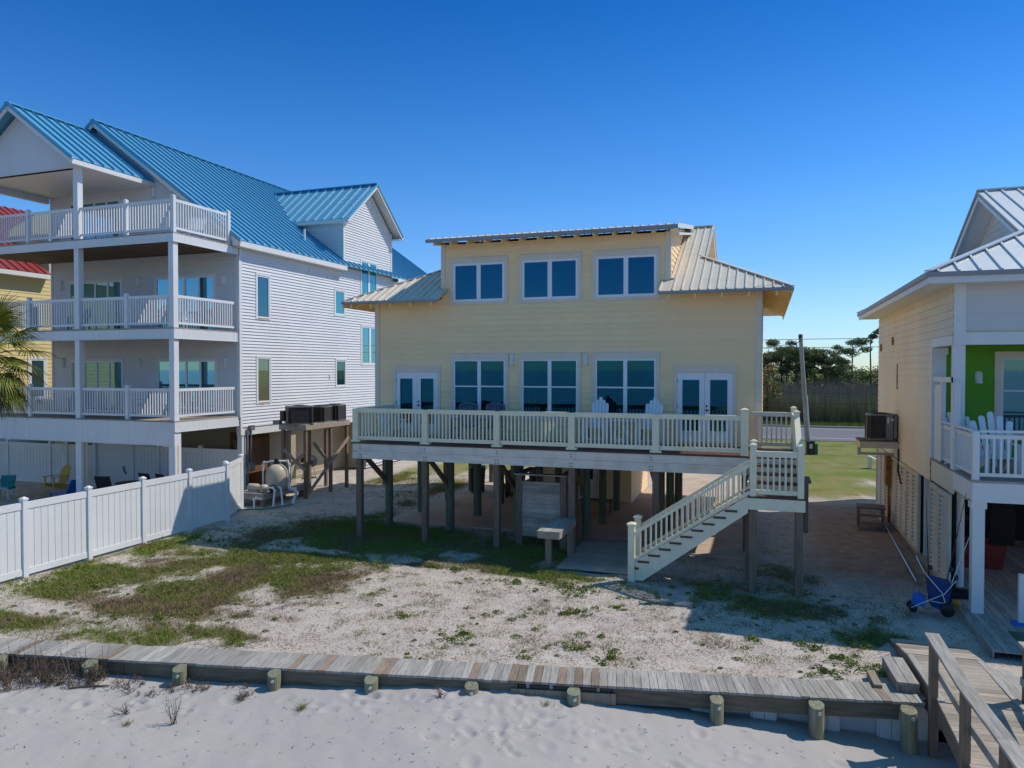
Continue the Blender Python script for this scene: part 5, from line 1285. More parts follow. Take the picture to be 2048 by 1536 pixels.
BLOBS = [(-9.0, 19.7, 3.6, 1.7, 1.0), (-13.0, 19.3, 2.2, 1.5, .95), (-6.6, 18.7, 1.7, 1.1, .95), (-11.6, 21.3, .9, .9, .5), (-12.2, 17.75, 1.2, .3, -.9),
         (-13.4, 14.8, 2.9, 2.2, 1.0), (-15.4, 13.4, 1.3, 1.5, .7), (-10.4, 15.2, 1.2, 1.3, .45), (-12.2, 13.2, 1.8, .8, .7), (-11.6, 16.7, 1.9, .8, .95), (-16.6, 16.0, .55, 2.2, .75), (-16.3, 13.5, .8, 1.2, .7), (-11.7, 12.9, 1.5, .9, .55), (-13.6, 12.0, 1.4, .5, .3), (-14.9, 11.7, 1.0, .45, -.6),
         (-13.0, 10.75, 2.6, .45, 1.5), (-10.4, 11.45, 1.4, .35, 1.1), (-5.0, 17.45, 1.5, .38, 1.0), (-4.0, 16.85, .8, .5, .8), (-8.3, 17.35, .6, .25, .7), (-10.2, 17.2, .9, .25, .6),
         (-.5, 17.6, 1.5, .9, .55), (.7, 16.5, 1.6, .6, .5), (2.0, 15.5, .7, .4, .6), (.6, 19.5, .9, .9, .45),
         (-13.9, 21.4, 1.1, 1.0, .55), (-12.8, 23.6, .55, 2.2, .75), (-14.0, 26.5, 1.5, 1.5, .35), (-13.0, 29.5, .8, 2.0, .8), (-15.4, 31.5, 1.6, 2.5, .6), (-16.6, 30.0, .8, 2.5, .5)]
def density(x, y):
    d = np.zeros_like(x)
    for (cx, cy, rx, ry, a) in BLOBS:
        q = ((x - cx) / rx) ** 2 + ((y - cy) / ry) ** 2
        d = d + a * np.exp(-(q ** 1.6) * .8)
    n = fbm(x, y, 1.1, 3); n2 = fbm(x, y, .35, 9, 3)
    d = d * np.clip((n - .22) * 3.4, .1, 1.35) + np.clip((n2 - .50) * 2.2, 0, .40) * np.clip(1.2 - np.abs(y - 15) / 9, 0.15, 1) 
    lawn = np.clip((y - 30.8) / 1.5, 0, 1) * np.clip((x + 1.5) / 1.0, 0, 1)
    lawn = np.maximum(lawn, np.clip((y - 32) / 3, 0, 1) * np.clip((-x - 10.5) / 2, 0, 1))
    d = d * (1 - lawn) + lawn * np.clip((fbm(x, y * 2.2, 2.6, 21, 5) - .33) * 6 + np.clip((y - 50) / 5, 0, 1), 0, 1)
    # bare: slab, pads, trodden path by the stairs
    def box(a, c, e, f): return (x > a) & (x < c) & (y > e) & (y < f)
    bare = box(-12.05, -.2, 21.85, 31.5) | box(-3.2, -.2, 20.7, 22) | box(-5.05, -3.1, 18.05, 21.3) | box(2.1, 3.5, 9, 15.3)
    path = np.exp(-(((x + 1.8 + (y - 13) * .55) / .55) ** 2)) * (y < 17.4) * (y > 11)
    d = np.where(bare, 0, d) * (1 - .85 * path)
    d = d * np.where((x > 1.3) & (y > 17.5) & (y < 30.6), .10, 1)
    return np.clip(d, 0, 1)

def grid_mesh(name, sv, tv, zfun, m, attrs=None):
    S, T = np.meshgrid(sv, tv, indexing='ij'); x, y = st2xy(S, T); z = zfun(S, T, x, y)
    v = np.stack([x, y, z], -1).reshape(-1, 3); ns, nt = len(sv), len(tv)
    i = np.arange(ns * nt).reshape(ns, nt)
    f = np.stack([i[:-1, :-1], i[1:, :-1], i[1:, 1:], i[:-1, 1:]], -1).reshape(-1, 4)
    me = bpy.data.meshes.new(name); me.vertices.add(len(v)); me.vertices.foreach_set('co', v.ravel())
    me.loops.add(f.size); me.loops.foreach_set('vertex_index', f.ravel().astype(np.int32))
    me.polygons.add(len(f)); me.polygons.foreach_set('loop_start', np.arange(0, f.size, 4, dtype=np.int32))
    me.update(calc_edges=True)
    me.polygons.foreach_set('use_smooth', np.ones(len(f), bool))
    for k, fn in (attrs or {}).items():
        a = me.attributes.new(k, 'FLOAT', 'POINT'); a.data.foreach_set('value', fn(x, y).ravel().astype(np.float32))
    me.materials.append(m); me.validate()
    o = bpy.data.objects.new(name, me); COL.objects.link(o); o['kind'] = 'structure'
    return o

# ------------------------------------------------------------------ ground materials
def new_nodes(name):
    m = bpy.data.materials.new(name); m.use_nodes = True; return m, m.node_tree.nodes, m.node_tree.links
def nz(N, L, vec, scale, detail=6, rough=.6):
    n = N.new('ShaderNodeTexNoise'); n.inputs['Scale'].default_value = scale; n.inputs['Detail'].default_value = detail; n.inputs['Roughness'].default_value = rough
    L.new(vec, n.inputs['Vector']); return n.outputs['Fac']
def rng(N, L, v, a, b, c=0., d=1.):
    r = N.new('ShaderNodeMapRange'); r.inputs['From Min'].default_value = a; r.inputs['From Max'].default_value = b; r.inputs['To Min'].default_value = c; r.inputs['To Max'].default_value = d
    L.new(v, r.inputs['Value']); return r.outputs[0]
def mixc(N, L, f, a, b):
    m = N.new('ShaderNodeMix'); m.data_type = 'RGBA'
    for k, q in (('A', a), ('B', b)):
        if isinstance(q, tuple): m.inputs[k].default_value = (*q, 1)
        else: L.new(q, m.inputs[k])
    L.new(f, m.inputs['Factor']); return m.outputs['Result']
def mth(N, L, op, a, b):
    m = N.new('ShaderNodeMath'); m.operation = op; m.use_clamp = True
    for k, q in enumerate((a, b)):
        if isinstance(q, float): m.inputs[k].default_value = q
        else: L.new(q, m.inputs[k])
    return m.outputs[0]
m, N, L = new_nodes('yard_ground'); yard_mat = m
P = N['Principled BSDF']; P.inputs['Roughness'].default_value = .95; P.inputs['Specular IOR Level'].default_value = .1
geo = N.new('ShaderNodeNewGeometry').outputs['Position']
A = N.new('ShaderNodeAttribute'); A.attribute_name = 'grass'; Df = N.new('ShaderNodeAttribute'); Df.attribute_name = 'dirt'; Lf = N.new('ShaderNodeAttribute'); Lf.attribute_name = 'lawn'
sand = mixc(N, L, rng(N, L, nz(N, L, geo, 1.3), .35, .7), (.56, .495, .44), (.46, .395, .34))
litter = mth(N, L, 'MULTIPLY', rng(N, L, nz(N, L, geo, 24, 6, .72), .51, .57), rng(N, L, nz(N, L, geo, 2.4, 6, .7), .40, .58, .08, .95))
sand = mixc(N, L, litter, sand, (.155, .115, .075))
shell = rng(N, L, nz(N, L, geo, 45, 2), .70, .74)
sand = mixc(N, L, shell, sand, (.62, .60, .56))
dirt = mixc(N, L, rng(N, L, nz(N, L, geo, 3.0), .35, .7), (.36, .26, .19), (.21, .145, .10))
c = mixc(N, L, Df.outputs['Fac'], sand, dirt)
th = mixc(N, L, rng(N, L, nz(N, L, geo, 9), .35, .7), (.20, .155, .075), (.12, .095, .04))
edge = rng(N, L, mth(N, L, 'ADD', A.outputs['Fac'], rng(N, L, nz(N, L, geo, 12, 5, .7), .3, .75, -.5, .3)), .15, .75)
c = mixc(N, L, edge, c, th)
lw = mixc(N, L, rng(N, L, nz(N, L, geo, 2.2, 8, .7), .35, .65), (.185, .190, .05), (.25, .215, .09))
lw = mixc(N, L, rng(N, L, nz(N, L, geo, .5, 4), .45, .62), lw, (.13, .18, .025))
c = mixc(N, L, mth(N, L, 'MULTIPLY', edge, Lf.outputs['Fac']), c, lw)
L.new(c, P.inputs['Base Color'])
bp = N.new('ShaderNodeBump'); bp.inputs['Strength'].default_value = .55; bp.inputs['Distance'].default_value = .05
L.new(nz(N, L, geo, 9, 7, .65), bp.inputs['Height']); L.new(bp.outputs[0], P.inputs['Normal'])

m, N, L = new_nodes('beach_sand'); beach_mat = m
P = N['Principled BSDF']; P.inputs['Roughness'].default_value = .95; P.inputs['Specular IOR Level'].default_value = .1
geo = N.new('ShaderNodeNewGeometry').outputs['Position']
c = mixc(N, L, rng(N, L, nz(N, L, geo, 1.0), .35, .7), (.46, .425, .40), (.42, .385, .36))
c = mixc(N, L, rng(N, L, nz(N, L, geo, 130, 2), .42, .62), c, (.37, .34, .32))
sp = mth(N, L, 'MULTIPLY', rng(N, L, nz(N, L, geo, 14, 3, .6), .70, .74), rng(N, L, nz(N, L, geo, 1.1, 3), .5, .6))
c = mixc(N, L, sp, c, (.12, .09, .07)); L.new(c, P.inputs['Base Color'])
bp = N.new('ShaderNodeBump'); bp.inputs['Strength'].default_value = .35; bp.inputs['Distance'].default_value = .02
mp = N.new('ShaderNodeMapping'); mp.inputs['Scale'].default_value = (2.2, 7, 1); mp.inputs['Rotation'].default_value = (0, 0, R(60)); L.new(geo, mp.inputs['Vector'])
h1 = nz(N, L, mp.outputs[0], 2.2, 3); h2 = nz(N, L, geo, 60, 3)
ad = N.new('ShaderNodeMath'); ad.inputs[1].default_value = .35; ad.operation = 'MULTIPLY_ADD'; L.new(h2, ad.inputs[0]); L.new(h1, ad.inputs[2])
L.new(ad.outputs[0], bp.inputs['Height']); L.new(bp.outputs[0], P.inputs['Normal'])

# ------------------------------------------------------------------ ground and beach sheets
def yard_z(S, T, x, y):
    z = -.045 + (fbm(x, y, 1.6, 5) - .5) * .09 + (fbm(x, y, .5, 8, 2) - .5) * .055
    flat = np.clip((y - 20.5) / 1.5, 0, 1); z = z * (1 - flat) + (-.03 + (fbm(x, y, .8, 6) - .5) * .05) * flat
    z = z - .05 * np.clip((17.5 - y) / 4, 0, 1) * np.clip((x + 6) / 6, 0, 1)
    far = np.clip((y - 31) / 6, 0, 1); z = z * (1 - far) + (-.012 + (fbm(x, y, 3, 4) - .5) * .02) * far
    z = np.minimum(z, .03)
    slab = (x > -12.1) & (x < .0) & (y > 20.5) & (y < 57); z = np.where(slab, np.minimum(z, -.02), z)
    pad = (x > 2) & (x < 9) & (y > 12.5) & (y < 24); z = np.where(pad, np.minimum(z, .0), z)
    road = y > 55; z = np.where(road, np.minimum(z, -.01), z)
    return z
def geo_steps(a, n, f): 
    out = []; d = a
    for i in range(n): out.append(d); d *= f
    return np.cumsum(out)
sv = np.concatenate([-9 - geo_steps(.3, 26, 1.36)[::-1], np.arange(-9, 25, .14), 25 + geo_steps(.3, 26, 1.36)])
tv = np.concatenate([[.25], np.arange(.40, 15, .14), 15 + geo_steps(.25, 26, 1.36)])
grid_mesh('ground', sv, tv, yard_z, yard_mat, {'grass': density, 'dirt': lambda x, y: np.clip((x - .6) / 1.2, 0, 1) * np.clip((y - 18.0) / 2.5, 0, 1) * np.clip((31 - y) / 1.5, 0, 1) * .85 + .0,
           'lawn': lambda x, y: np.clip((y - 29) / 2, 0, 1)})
FOOT = ([-20, -3, 1.85, 3.5, 5.2, 6.9, 8.6, 10.3, 12.5, 14, 15.3, 18, 30], [-.30, -.27, -.27, -.31, -.32, -.25, -.19, -.25, -.45, -.56, -.70, -.85, -.9])
fp = random.Random(5); PITS = []
for (s0, t0, n, ds, dt) in ((7.0, -.35, 10, .32, -.05), (8.6, -.55, 22, .42, .42), (9.6, -.9, 26, .62, .45), (10.3, -.75, 14, .45, .25), (4.5, -.9, 8, 1.6, .3), (11.2, -1.1, 10, .8, .4), (5.9, -.7, 8, .9, .15), (12.6, -1.0, 6, .8, .2), (2.6, -1.2, 8, 1.2, .4)):
    for i in range(n): PITS.append((s0 + fp.gauss(0, ds), t0 + fp.gauss(0, dt), fp.uniform(.045, .10), fp.uniform(.012, .035), fp.uniform(0, 3.14)))
def beach_z(S, T, x, y):
    z = np.interp(S, FOOT[0], FOOT[1]) + np.minimum(T, 0) * -.045 * -1 + (fbm(x, y, 1.3, 31) - .5) * .10 + (fbm(x, y, .3, 33, 2) - .5) * .018
    z = z + .05 * np.exp(-((T + .35) / .18) ** 2) * (fbm(S, S * 0, 1.0, 40) - .35)
    z = z - np.clip(-T - 4, 0, 60) * .03
    for (a, c, r, dp, an) in PITS:
        k = (np.abs(S - a) < .5) & (np.abs(T - c) < .5)
        if not k.any(): continue
        ds = (S[k] - a); dt = (T[k] - c); u = ds * math.cos(an) + dt * math.sin(an); v = -ds * math.sin(an) + dt * math.cos(an)
        q = np.sqrt((u / 1.5) ** 2 + v ** 2) / r
        z[k] += -dp * np.exp(-q ** 2 * 1.2) + dp * .45 * np.exp(-((q - 1.5) / .45) ** 2)
    return z
sv = np.concatenate([-4 - geo_steps(.2, 20, 1.5)[::-1], np.arange(-4, 17.5, .04), 17.5 + geo_steps(.2, 20, 1.5)])
tv = np.concatenate([-3.2 - geo_steps(.15, 14, 1.45)[::-1], np.arange(-3.2, .30, .04)])
grid_mesh('beach', sv, tv, beach_z, beach_mat)
m, N, L = new_nodes('sea_water'); P = N['Principled BSDF']; P.inputs['Base Color'].default_value = (.004, .09, .11, 1); P.inputs['Roughness'].default_value = .12
geo = N.new('ShaderNodeNewGeometry').outputs['Position']; bp = N.new('ShaderNodeBump'); bp.inputs['Strength'].default_value = .6; bp.inputs['Distance'].default_value = .3
L.new(nz(N, L, geo, .5, 4), bp.inputs['Height']); L.new(bp.outputs[0], P.inputs['Normal'])
b = MB(); b.face([(-4000, -4000, -1.6), (4000, -4000, -1.6), (4000, -32, -1.6), (-4000, -32, -1.6)]); o = b.build('sea', m); o['kind'] = 'structure'
# slab, driveway, road
b = MB(); b.box(-12.0, -.2, 21.9, 31.4, -.1, .012); o = b.build('concrete_slab', concrete); o['kind'] = 'structure'
b = MB(); b.box(-3.15, -.2, 20.7, 21.895, -.1, .010); b.box(-8.5, -.6, 31.405, 56.6, -.1, .008); o = b.build('driveway', concrete); o['kind'] = 'structure'
def strip(name, y0, y1, z, m, x0=-400, x1=400, slope=-.019):
    b = MB(); b.face([(x0, y0 + slope * x0 * 0, z), (x1, y0, z), (x1, y1, z), (x0, y1, z)]); o = b.build(name, m); o['kind'] = 'structure'; return o
strip('road', 56.6, 69.2, .016, asphalt)
b = MB()
b.face([(-400, 58.6, .020), (400, 58.6, .020), (400, 58.76, .020), (-400, 58.76, .020)]); b.face([(-400, 67.6, .020), (400, 67.6, .020), (400, 67.75, .020), (-400, 67.75, .020)])
o = b.build('road_marking', paint_white); o['kind'] = 'structure'
b = MB(); b.box(-400, 400, 69.2, 69.7, -.05, .14); o = b.build('kerb', kerb_mat); o['kind'] = 'structure'

# ------------------------------------------------------------------ seawall walk
SW_ = thing('boardwalk', 'weathered grey plank walk on top of the timber seawall along the beach', 'boardwalk', (SB[0], SB[1], 0), SA)
def planks(s0, s1, brown):
    b = MB(); s = s0
    while s < s1 - .02:
        w = rnd.uniform(.128, .142); e = min(s + w, s1)
        b.mi = 1 if any(a < s < c for a, c in brown) and rnd.random() < .45 else 0
        if rnd.random() < .02: b.mi = 1
        b.tint = min(1, max(0, rnd.gauss(.5, .2))); dz = rnd.uniform(-.004, .004); f = rnd.uniform(-.012, .012)
        b.box(s, e - .007, -.02 + f, .66 + rnd.uniform(-.012, .012), -.045 + dz, -.005 + dz); s += w
    return b
wood_warm = mat('wood_warm', (.30, .225, .17), .85, var=.3, nscale=3, stretch=(9, .8, 1), tint=.3, col2=(.14, .10, .075), bump=.35, bscale=6)
b = planks(-8, 15.62, ((5.1, 6.6), (6.85, 7.25), (9.15, 11.0))); o = b.build('planking', [wood_grey_y, wood_warm], SW_)
b = MB()
for (a, c) in ((-8, -2.2), (-2.19, 2.4), (2.41, 5.2), (5.21, 9.35), (10.9, 15.25)): b.tint = rnd.uniform(.3, .8); b.box(a, c, .01, .06, -.30, -.05)
b.tint = .5; b.box(9.36, 10.89, .05, .09, -.27, -.09); b.box(-8, 15.5, .55, .60, -.25, -.05); b.box(-8, 15.5, .0, .10, -.60, -.42) if False else None
b.build('beam', wood_beam, SW_)
b = MB(); b.tint = .8; b.box(9.25, 10.95, -.03, .0, -.31, -.13); b.build('replacement_board', wood_warm, SW_)
b = MB()
for s in np.arange(9.5, 10.9, .38): b.box(s, s + .05, .0, .5, -.12, -.05)
b.build('spacer', wood_grey_y, SW_)
b = MB(); s = -8
while s < 15.5:
    b.box(s, s + .17, .20, .23, -1.3, -.15); b.box(s + .18, s + .35, .20, .23, -1.3, -.15); b.tint = .3; b.box(s + .35, s + .93, .36, .38, -1.3, -.15); b.tint = .5; b.box(s - .03, s, .23, .36, -1.3, -.15); b.box(s + .35, s + .38, .235, .36, -1.3, -.15); s += .96
b.build('sheet_pile', siding_pale, SW_)
for s in (-4.9, -3.2, -1.5, .12, 1.85, 3.53, 5.23, 6.92, 8.61, 10.28, 12.51, 14.0, 15.34):
    r = rnd.uniform(.105, .125); b = MB(); b.tint = rnd.uniform(.35, .75); lean = rnd.uniform(-.015, .015)
    n = 14; top = -.06 + rnd.uniform(-.02, .015)
    vs = []; 
    for (z, rr) in ((-1.4, r * 1.06), (-.5, r * 1.02), (top, r)):
        for k in range(n):
            a = 2 * math.pi * k / n; wob = 1 + .05 * math.sin(3 * a + s); zz = z + (.035 * math.sin(a) if z == top else 0)
            vs.append((s + lean * z * -2 + rr * wob * math.cos(a), -.115 + rr * wob * math.sin(a), zz))
    b.smooth = True
    b.idx(vs, [(i * n + k, i * n + (k + 1) % n, (i + 1) * n + (k + 1) % n, (i + 1) * n + k) for i in range(2) for k in range(n)]); b.smooth = False
    b.face([vs[2 * n + k] for k in range(n)])
    pz = b.build('piling', pile_olive, SW_)
    b = MB(); b.lathe((s + .02, -.115 - r - .012, top - .10), [(.028, 0), (.032, .02), (.0, .021)], 8, ax='y'); b.build('bolt', metal_light, pz)

# ------------------------------------------------------------------ ramp over the seawall
RM = thing('beach_ramp', 'weathered wooden ramp with brown handrails crossing the seawall at the lower right', 'ramp', (2.25, 15.35, 0), R(3.6))
# local: x right, y towards the house (negative towards the camera)
def deckrun(b, y0, y1, z0, z1, x0, x1, w=.135):
    y = y0
    while y > y1 + .02:
        e = max(y - w, y1); f = lambda q: z0 + (z1 - z0) * (q - y0) / (y1 - y0); b.tint = min(1, max(0, rnd.gauss(.5, .25)))
        a, c = f(e + .006), f(y); b.hexa([(x0, e + .006, a - .04), (x1, e + .006, a - .04), (x1, y, c - .04), (x0, y, c - .04), (x0, e + .006, a), (x1, e + .006, a), (x1, y, c), (x0, y, c)]); y -= w
b = MB(); deckrun(b, 0, -1.22, .02, .19, 0, 1.16); deckrun(b, -1.235, -3.1, .19, .17, .10, 1.06); deckrun(b, -3.12, -4.9, .165, -.10, .0, 1.22); deckrun(b, -4.92, -9, -.16, -.95, .0, 1.22); b.build('planking', wood_grey_x, RM)
b = MB(); b.tint = .6; b.box(.0, .095, -3.1, -1.235, .15, .192); b.box(1.065, 1.16, -3.1, -1.235, .15, .192); b.build('border_board', wood_grey_y, RM)
b = MB()
for x in (.0, 1.12):
    b.hexa([(x, -1.23, -.2), (x + .04, -1.23, -.2), (x + .04, 0, -.2), (x, 0, -.2), (x, -1.23, .15), (x + .04, -1.23, .15), (x + .04, 0, -.02), (x, 0, -.02)])
    b.box(x, x + .04, -3.1, -1.235, -.25, .145)
    b.hexa([(x, -4.9, -.40), (x + .04, -4.9, -.40), (x + .04, -3.12, -.15), (x, -3.12, -.15), (x, -4.9, -.145), (x + .04, -4.9, -.145), (x + .04, -3.12, .12), (x, -3.12, .12)])
    b.hexa([(x, -9, -1.25), (x + .04, -9, -1.25), (x + .04, -4.93, -.5), (x, -4.93, -.5), (x, -9, -1.0), (x + .04, -9, -1.0), (x + .04, -4.93, -.205), (x, -4.93, -.205)])
b.build('stringer', wood_brown, RM)
for side, x in ((0, -.03), (1, 1.27)):
    H0 = [(-2.95, 1.06), (-4.4, .92), (-5.8, .90), (-7.2, .84)]
    if side: H0 = [(-2.75, .98), (-4.3, .90), (-5.8, .88), (-7.2, .80)]
    for (y, z) in H0:
        b = MB(); b.tint = rnd.uniform(.3, .7); b.box(x - .05, x + .05, y - .07, y + .07, -1.2, z - .02); b.build('post', wood_brown, RM)
    b = MB(); pts = [(x, H0[0][0] + .12, H0[0][1] + .02)] + [(x, y, z) for y, z in H0[1:]]
    for p, q in zip(pts[:-1], pts[1:]): b.tint = rnd.uniform(.3, .8); b.bar(p, q, .19, .04)
    b.build('handrail', wood_grey_y, RM)
    b = MB()
    for (y0, za), (y1, zb) in zip(H0[:-1], H0[1:]): b.tint = rnd.uniform(.3, .7); b.bar((x + (.065 if not side else -.065), y0 + .05, za - .52), (x + (.065 if not side else -.065), y1 - .05, zb - .52), .035, .12)
    b.build('midrail', wood_grey_y, RM)
t = thing('wooden_step', 'two plank wooden step box between the yard and the ramp', 'step', (2.12, 13.45, 0), R(3.6))
b = MB()
for i in range(2): b.tint = .4 + .2 * i; b.box(-.16 + i * .165, -.16 + i * .165 + .155, -.55, .55, .11, .15)
b.build('tread', wood_grey_y, t)
b = MB(); b.box(-.16, -.12, -.54, .54, -.2, .108); b.box(-.115, .16, -.545, -.505, -.2, .108); b.box(-.48, -.36, -.5, .1, -.1, .05); b.build('riser', wood_grey_z, t)
t = thing('side_step', 'low plank step on the right side of the ramp', 'step', (3.62, 13.6, 0), R(3.6))
b = MB(); b.box(0, .3, -.6, .6, .02, .06); b.build('tread', wood_grey_y, t)
b = MB(); b.box(.02, .06, -.58, .58, -.2, .018); b.build('riser', wood_grey_z, t)
# ------------------------------------------------------------------ grass and ground cover
def ramp_mat(name, stops, rough=.8):
    m, N, L = new_nodes(name); P = N['Principled BSDF']; P.inputs['Roughness'].default_value = rough; P.inputs['Specular IOR Level'].default_value = .15
    at = N.new('ShaderNodeAttribute'); at.attribute_name = 'tint'; cr = N.new('ShaderNodeValToRGB')
    e = cr.color_ramp.elements; e[0].position = stops[0][0]; e[0].color = (*stops[0][1], 1); e[1].position = stops[-1][0]; e[1].color = (*stops[-1][1], 1)
    for p, c in stops[1:-1]:
        q = e.new(p); q.color = (*c, 1)
    L.new(at.outputs['Fac'], cr.inputs[0]); L.new(cr.outputs[0], P.inputs['Base Color']); return m
grass_mat = ramp_mat('grass_blade', [(0, (.20, .14, .09)), (.3, (.27, .215, .10)), (.52, (.21, .20, .06)), (.75, (.15, .20, .03)), (1, (.22, .29, .05))])
leaf_mat = ramp_mat('weed_leaf', [(0, (.10, .12, .03)), (.5, (.16, .20, .03)), (1, (.27, .31, .06))], .6)
twig_mat = ramp_mat('dry_twig', [(0, (.05, .036, .028)), (.6, (.15, .11, .08)), (1, (.30, .23, .17))])
def tri_mesh(name, V, F, T, m, kind='stuff', parent=None):
    V = np.asarray(V, np.float32); F = np.asarray(F, np.int32); k = F.shape[1]
    me = bpy.data.meshes.new(name); me.vertices.add(len(V)); me.vertices.foreach_set('co', V.ravel())
    me.loops.add(F.size); me.loops.foreach_set('vertex_index', F.ravel()); me.polygons.add(len(F)); me.polygons.foreach_set('loop_start', np.arange(0, F.size, k, dtype=np.int32))
    me.update(calc_edges=True)
    a = me.attributes.new('tint', 'FLOAT', 'FACE'); a.data.foreach_set('value', np.asarray(T, np.float32))
    me.materials.append(m); me.validate()
    o = bpy.data.objects.new(name, me); COL.objects.link(o)
    if parent: o.parent = parent
    if kind: o['kind'] = kind
    return o
rng_ = np.random.default_rng(11)
def blades(px, py, pz, h, spread, lean, n, width, tint, tvar):
    """n blades per tuft, two triangles each"""
    k = len(px); X = np.repeat(px, n) + rng_.normal(0, 1, k * n) * np.repeat(spread, n); Y = np.repeat(py, n) + rng_.normal(0, 1, k * n) * np.repeat(spread, n); Z = np.repeat(pz, n) - .015
    H = np.repeat(h, n) * rng_.uniform(.5, 1.25, k * n); a = rng_.uniform(0, 2 * np.pi, k * n); w = width * rng_.uniform(.6, 1.3, k * n)
    lx = rng_.normal(0, 1, k * n) * lean * H; ly = rng_.normal(0, 1, k * n) * lean * H
    dx = np.cos(a) * w; dy = np.sin(a) * w
    A = np.stack([X - dx, Y - dy, Z], -1); B = np.stack([X + dx, Y + dy, Z], -1); C = np.stack([X + lx, Y + ly, Z + H], -1)
    V = np.stack([A, B, C], 1).reshape(-1, 3); F = np.arange(len(V)).reshape(-1, 3)
    T = np.clip(np.repeat(tint, n) + rng_.normal(0, tvar, k * n), 0, 1); return V, F, T
def zat(x, y):
    s, t = xy2st(x, y); return yard_z(s, t, x, y)
def merge(L_):
    V = []; F = []; T = []; o = 0
    for v, f, t in L_: V.append(v); F.append(f + o); T.append(t); o += len(v)
    return np.concatenate(V), np.concatenate(F), np.concatenate(T)
def scatter(n, x0, x1, y0, y1, fac=1.0, tmin=.72):
    x = rng_.uniform(x0, x1, n); y = rng_.uniform(y0, y1, n); s, t = xy2st(x, y); d = density(x, y)
    k = (rng_.random(n) < d * fac) & (t > tmin); return x[k], y[k], d[k]
x, y, d = scatter(120000, -17.1, 3.3, 10.2, 22.6)
lush = np.clip((fbm(x, y, 1.4, 51) - .42) * 3, -.25, .35) + np.where(y > 17.2, .16, 0) + np.where((np.abs(x + 16.5) < .7) | (y < 11.3) & (x < -10), .2, 0)
G1 = blades(x, y, zat(x, y), .035 + .05 * d + rng_.uniform(0, .02, len(x)), np.full(len(x), .035), .75, 5, .0065, .31 + lush, .19)
x, y, d = scatter(16000, -17.1, -9.5, 21, 33)
G2 = blades(x, y, zat(x, y), .05 + .04 * d, np.full(len(x), .05), .6, 5, .008, np.full(len(x), .58), .15)
x = rng_.uniform(-12, 14, 5000); y = rng_.uniform(69.8, 74.5, 5000); G3 = blades(x, y, np.zeros(5000), np.full(5000, .3), np.full(5000, .15), .5, 4, .02, np.full(5000, .6), .15)
V, F, T = merge([G1, G2, G3]); tri_mesh('grass', V, F, T, grass_mat)
# dry litter: small stems lying about on the sand
n = 15000; x = rng_.uniform(-17, 3, n); y = rng_.uniform(10.2, 18.2, n); s, t = xy2st(x, y); k = (t > .75) & (rng_.random(n) < np.clip(fbm(x, y, 1.0, 77) * 2.4 - .75, .06, 1)) & ~((x > -5.1) & (x < -3) & (y > 17.9)); x, y = x[k], y[k]
L1 = blades(x, y, zat(x, y) + .012, np.full(len(x), .022), np.full(len(x), .06), 2.4, 6, .006, np.full(len(x), .35), .25)
x = rng_.uniform(1.6, 4, 700); y = rng_.uniform(17.5, 30, 700); L2 = blades(x, y, zat(x, y) + .01, np.full(700, .02), np.full(700, .05), 2.2, 4, .006, np.full(700, .2), .2)
V, F, T = merge([L1, L2]); tri_mesh('dry_litter', V, F, T, twig_mat)
# leafy weeds
def leafy(cx, cy, rad, hh, n, z):
    r = rad * np.sqrt(rng_.random(n)); a = rng_.uniform(0, 6.283, n); x = cx + r * np.cos(a) * 1.3; y = cy + r * np.sin(a); top = hh * (1 - (r / rad) ** 2) * rng_.uniform(.3, 1.1, n) + .012
    c = np.stack([x, y, z + top], -1); L_ = rng_.uniform(.012, .028, n)[:, None]
    u = rng_.normal(0, 1, (n, 3)); u[:, 2] *= .5; u /= np.linalg.norm(u, axis=1)[:, None]; v = np.cross(u, rng_.normal(0, 1, (n, 3))); v /= np.linalg.norm(v, axis=1)[:, None] + 1e-6
    V = np.stack([c - u * L_, c + v * L_ * .55, c + u * L_, c - v * L_ * .55], 1).reshape(-1, 3); F = np.arange(len(V)).reshape(-1, 4); return V, F, np.clip(.45 + rng_.normal(0, .22, n) + .15 * (fbm(x, y, .2, 5) - .5), 0, 1)
wl = [(-11.8, 11.9, .28, .16), (-4.0, 16.1, .22, .09), (-3.75, 15.2, .30, .10), (-3.9, 15.0, .16, .08), (-3.0, 15.7, .14, .07), (-8.2, 17.3, .25, .12), (-5.6, 12.75, .30, .10), (-5.5, 13.1, .2, .1), (-11.6, 16.75, .35, .14), (-7.4, 17.2, .22, .1), (-9.6, 16.9, .3, .12), (-10.3, 16.3, .3, .1), (-3.9, 16.6, .4, .12), (-4.4, 16.75, .4, .12), (-5.6, 16.6, .3, .08), (-7.1, 13.6, .2, .08), (-3.3, 13.1, .22, .1), (-2.6, 12.9, .25, .1), (-.2, 14.7, .16, .1), (.9, 14.6, .2, .1), (1.2, 14.2, .25, .1), (1.45, 13.9, .3, .1), (1.7, 14.9, .2, .12), (1.0, 13.5, .2, .08), (-16.5, 14.2, .5, .14), (-16.6, 16.6, .5, .14), (-16.4, 17.9, .4, .12), (-16.3, 12.9, .5, .16), (-15.0, 13.2, .35, .12), (-15.6, 17.7, .5, .15), (-14.4, 17.6, .4, .14), (-14.6, 16.3, .3, .1), (-13.9, 16.9, .3, .12)]
parts = []
for (cx, cy, r, h) in wl:
    zz = float(zat(np.array([cx]), np.array([cy]))[0])
    for q in range(int(5 + 40 * r)):
        an = rng_.uniform(0, 6.28); rr = r * abs(rng_.normal(0, .75)); r2 = rng_.uniform(.03, .08)
        parts.append(leafy(cx + rr * 1.3 * np.cos(an), cy + rr * np.sin(an), r2, h * rng_.uniform(.4, 1), int(14 + 3000 * r2 * r2), zz))
n = 0
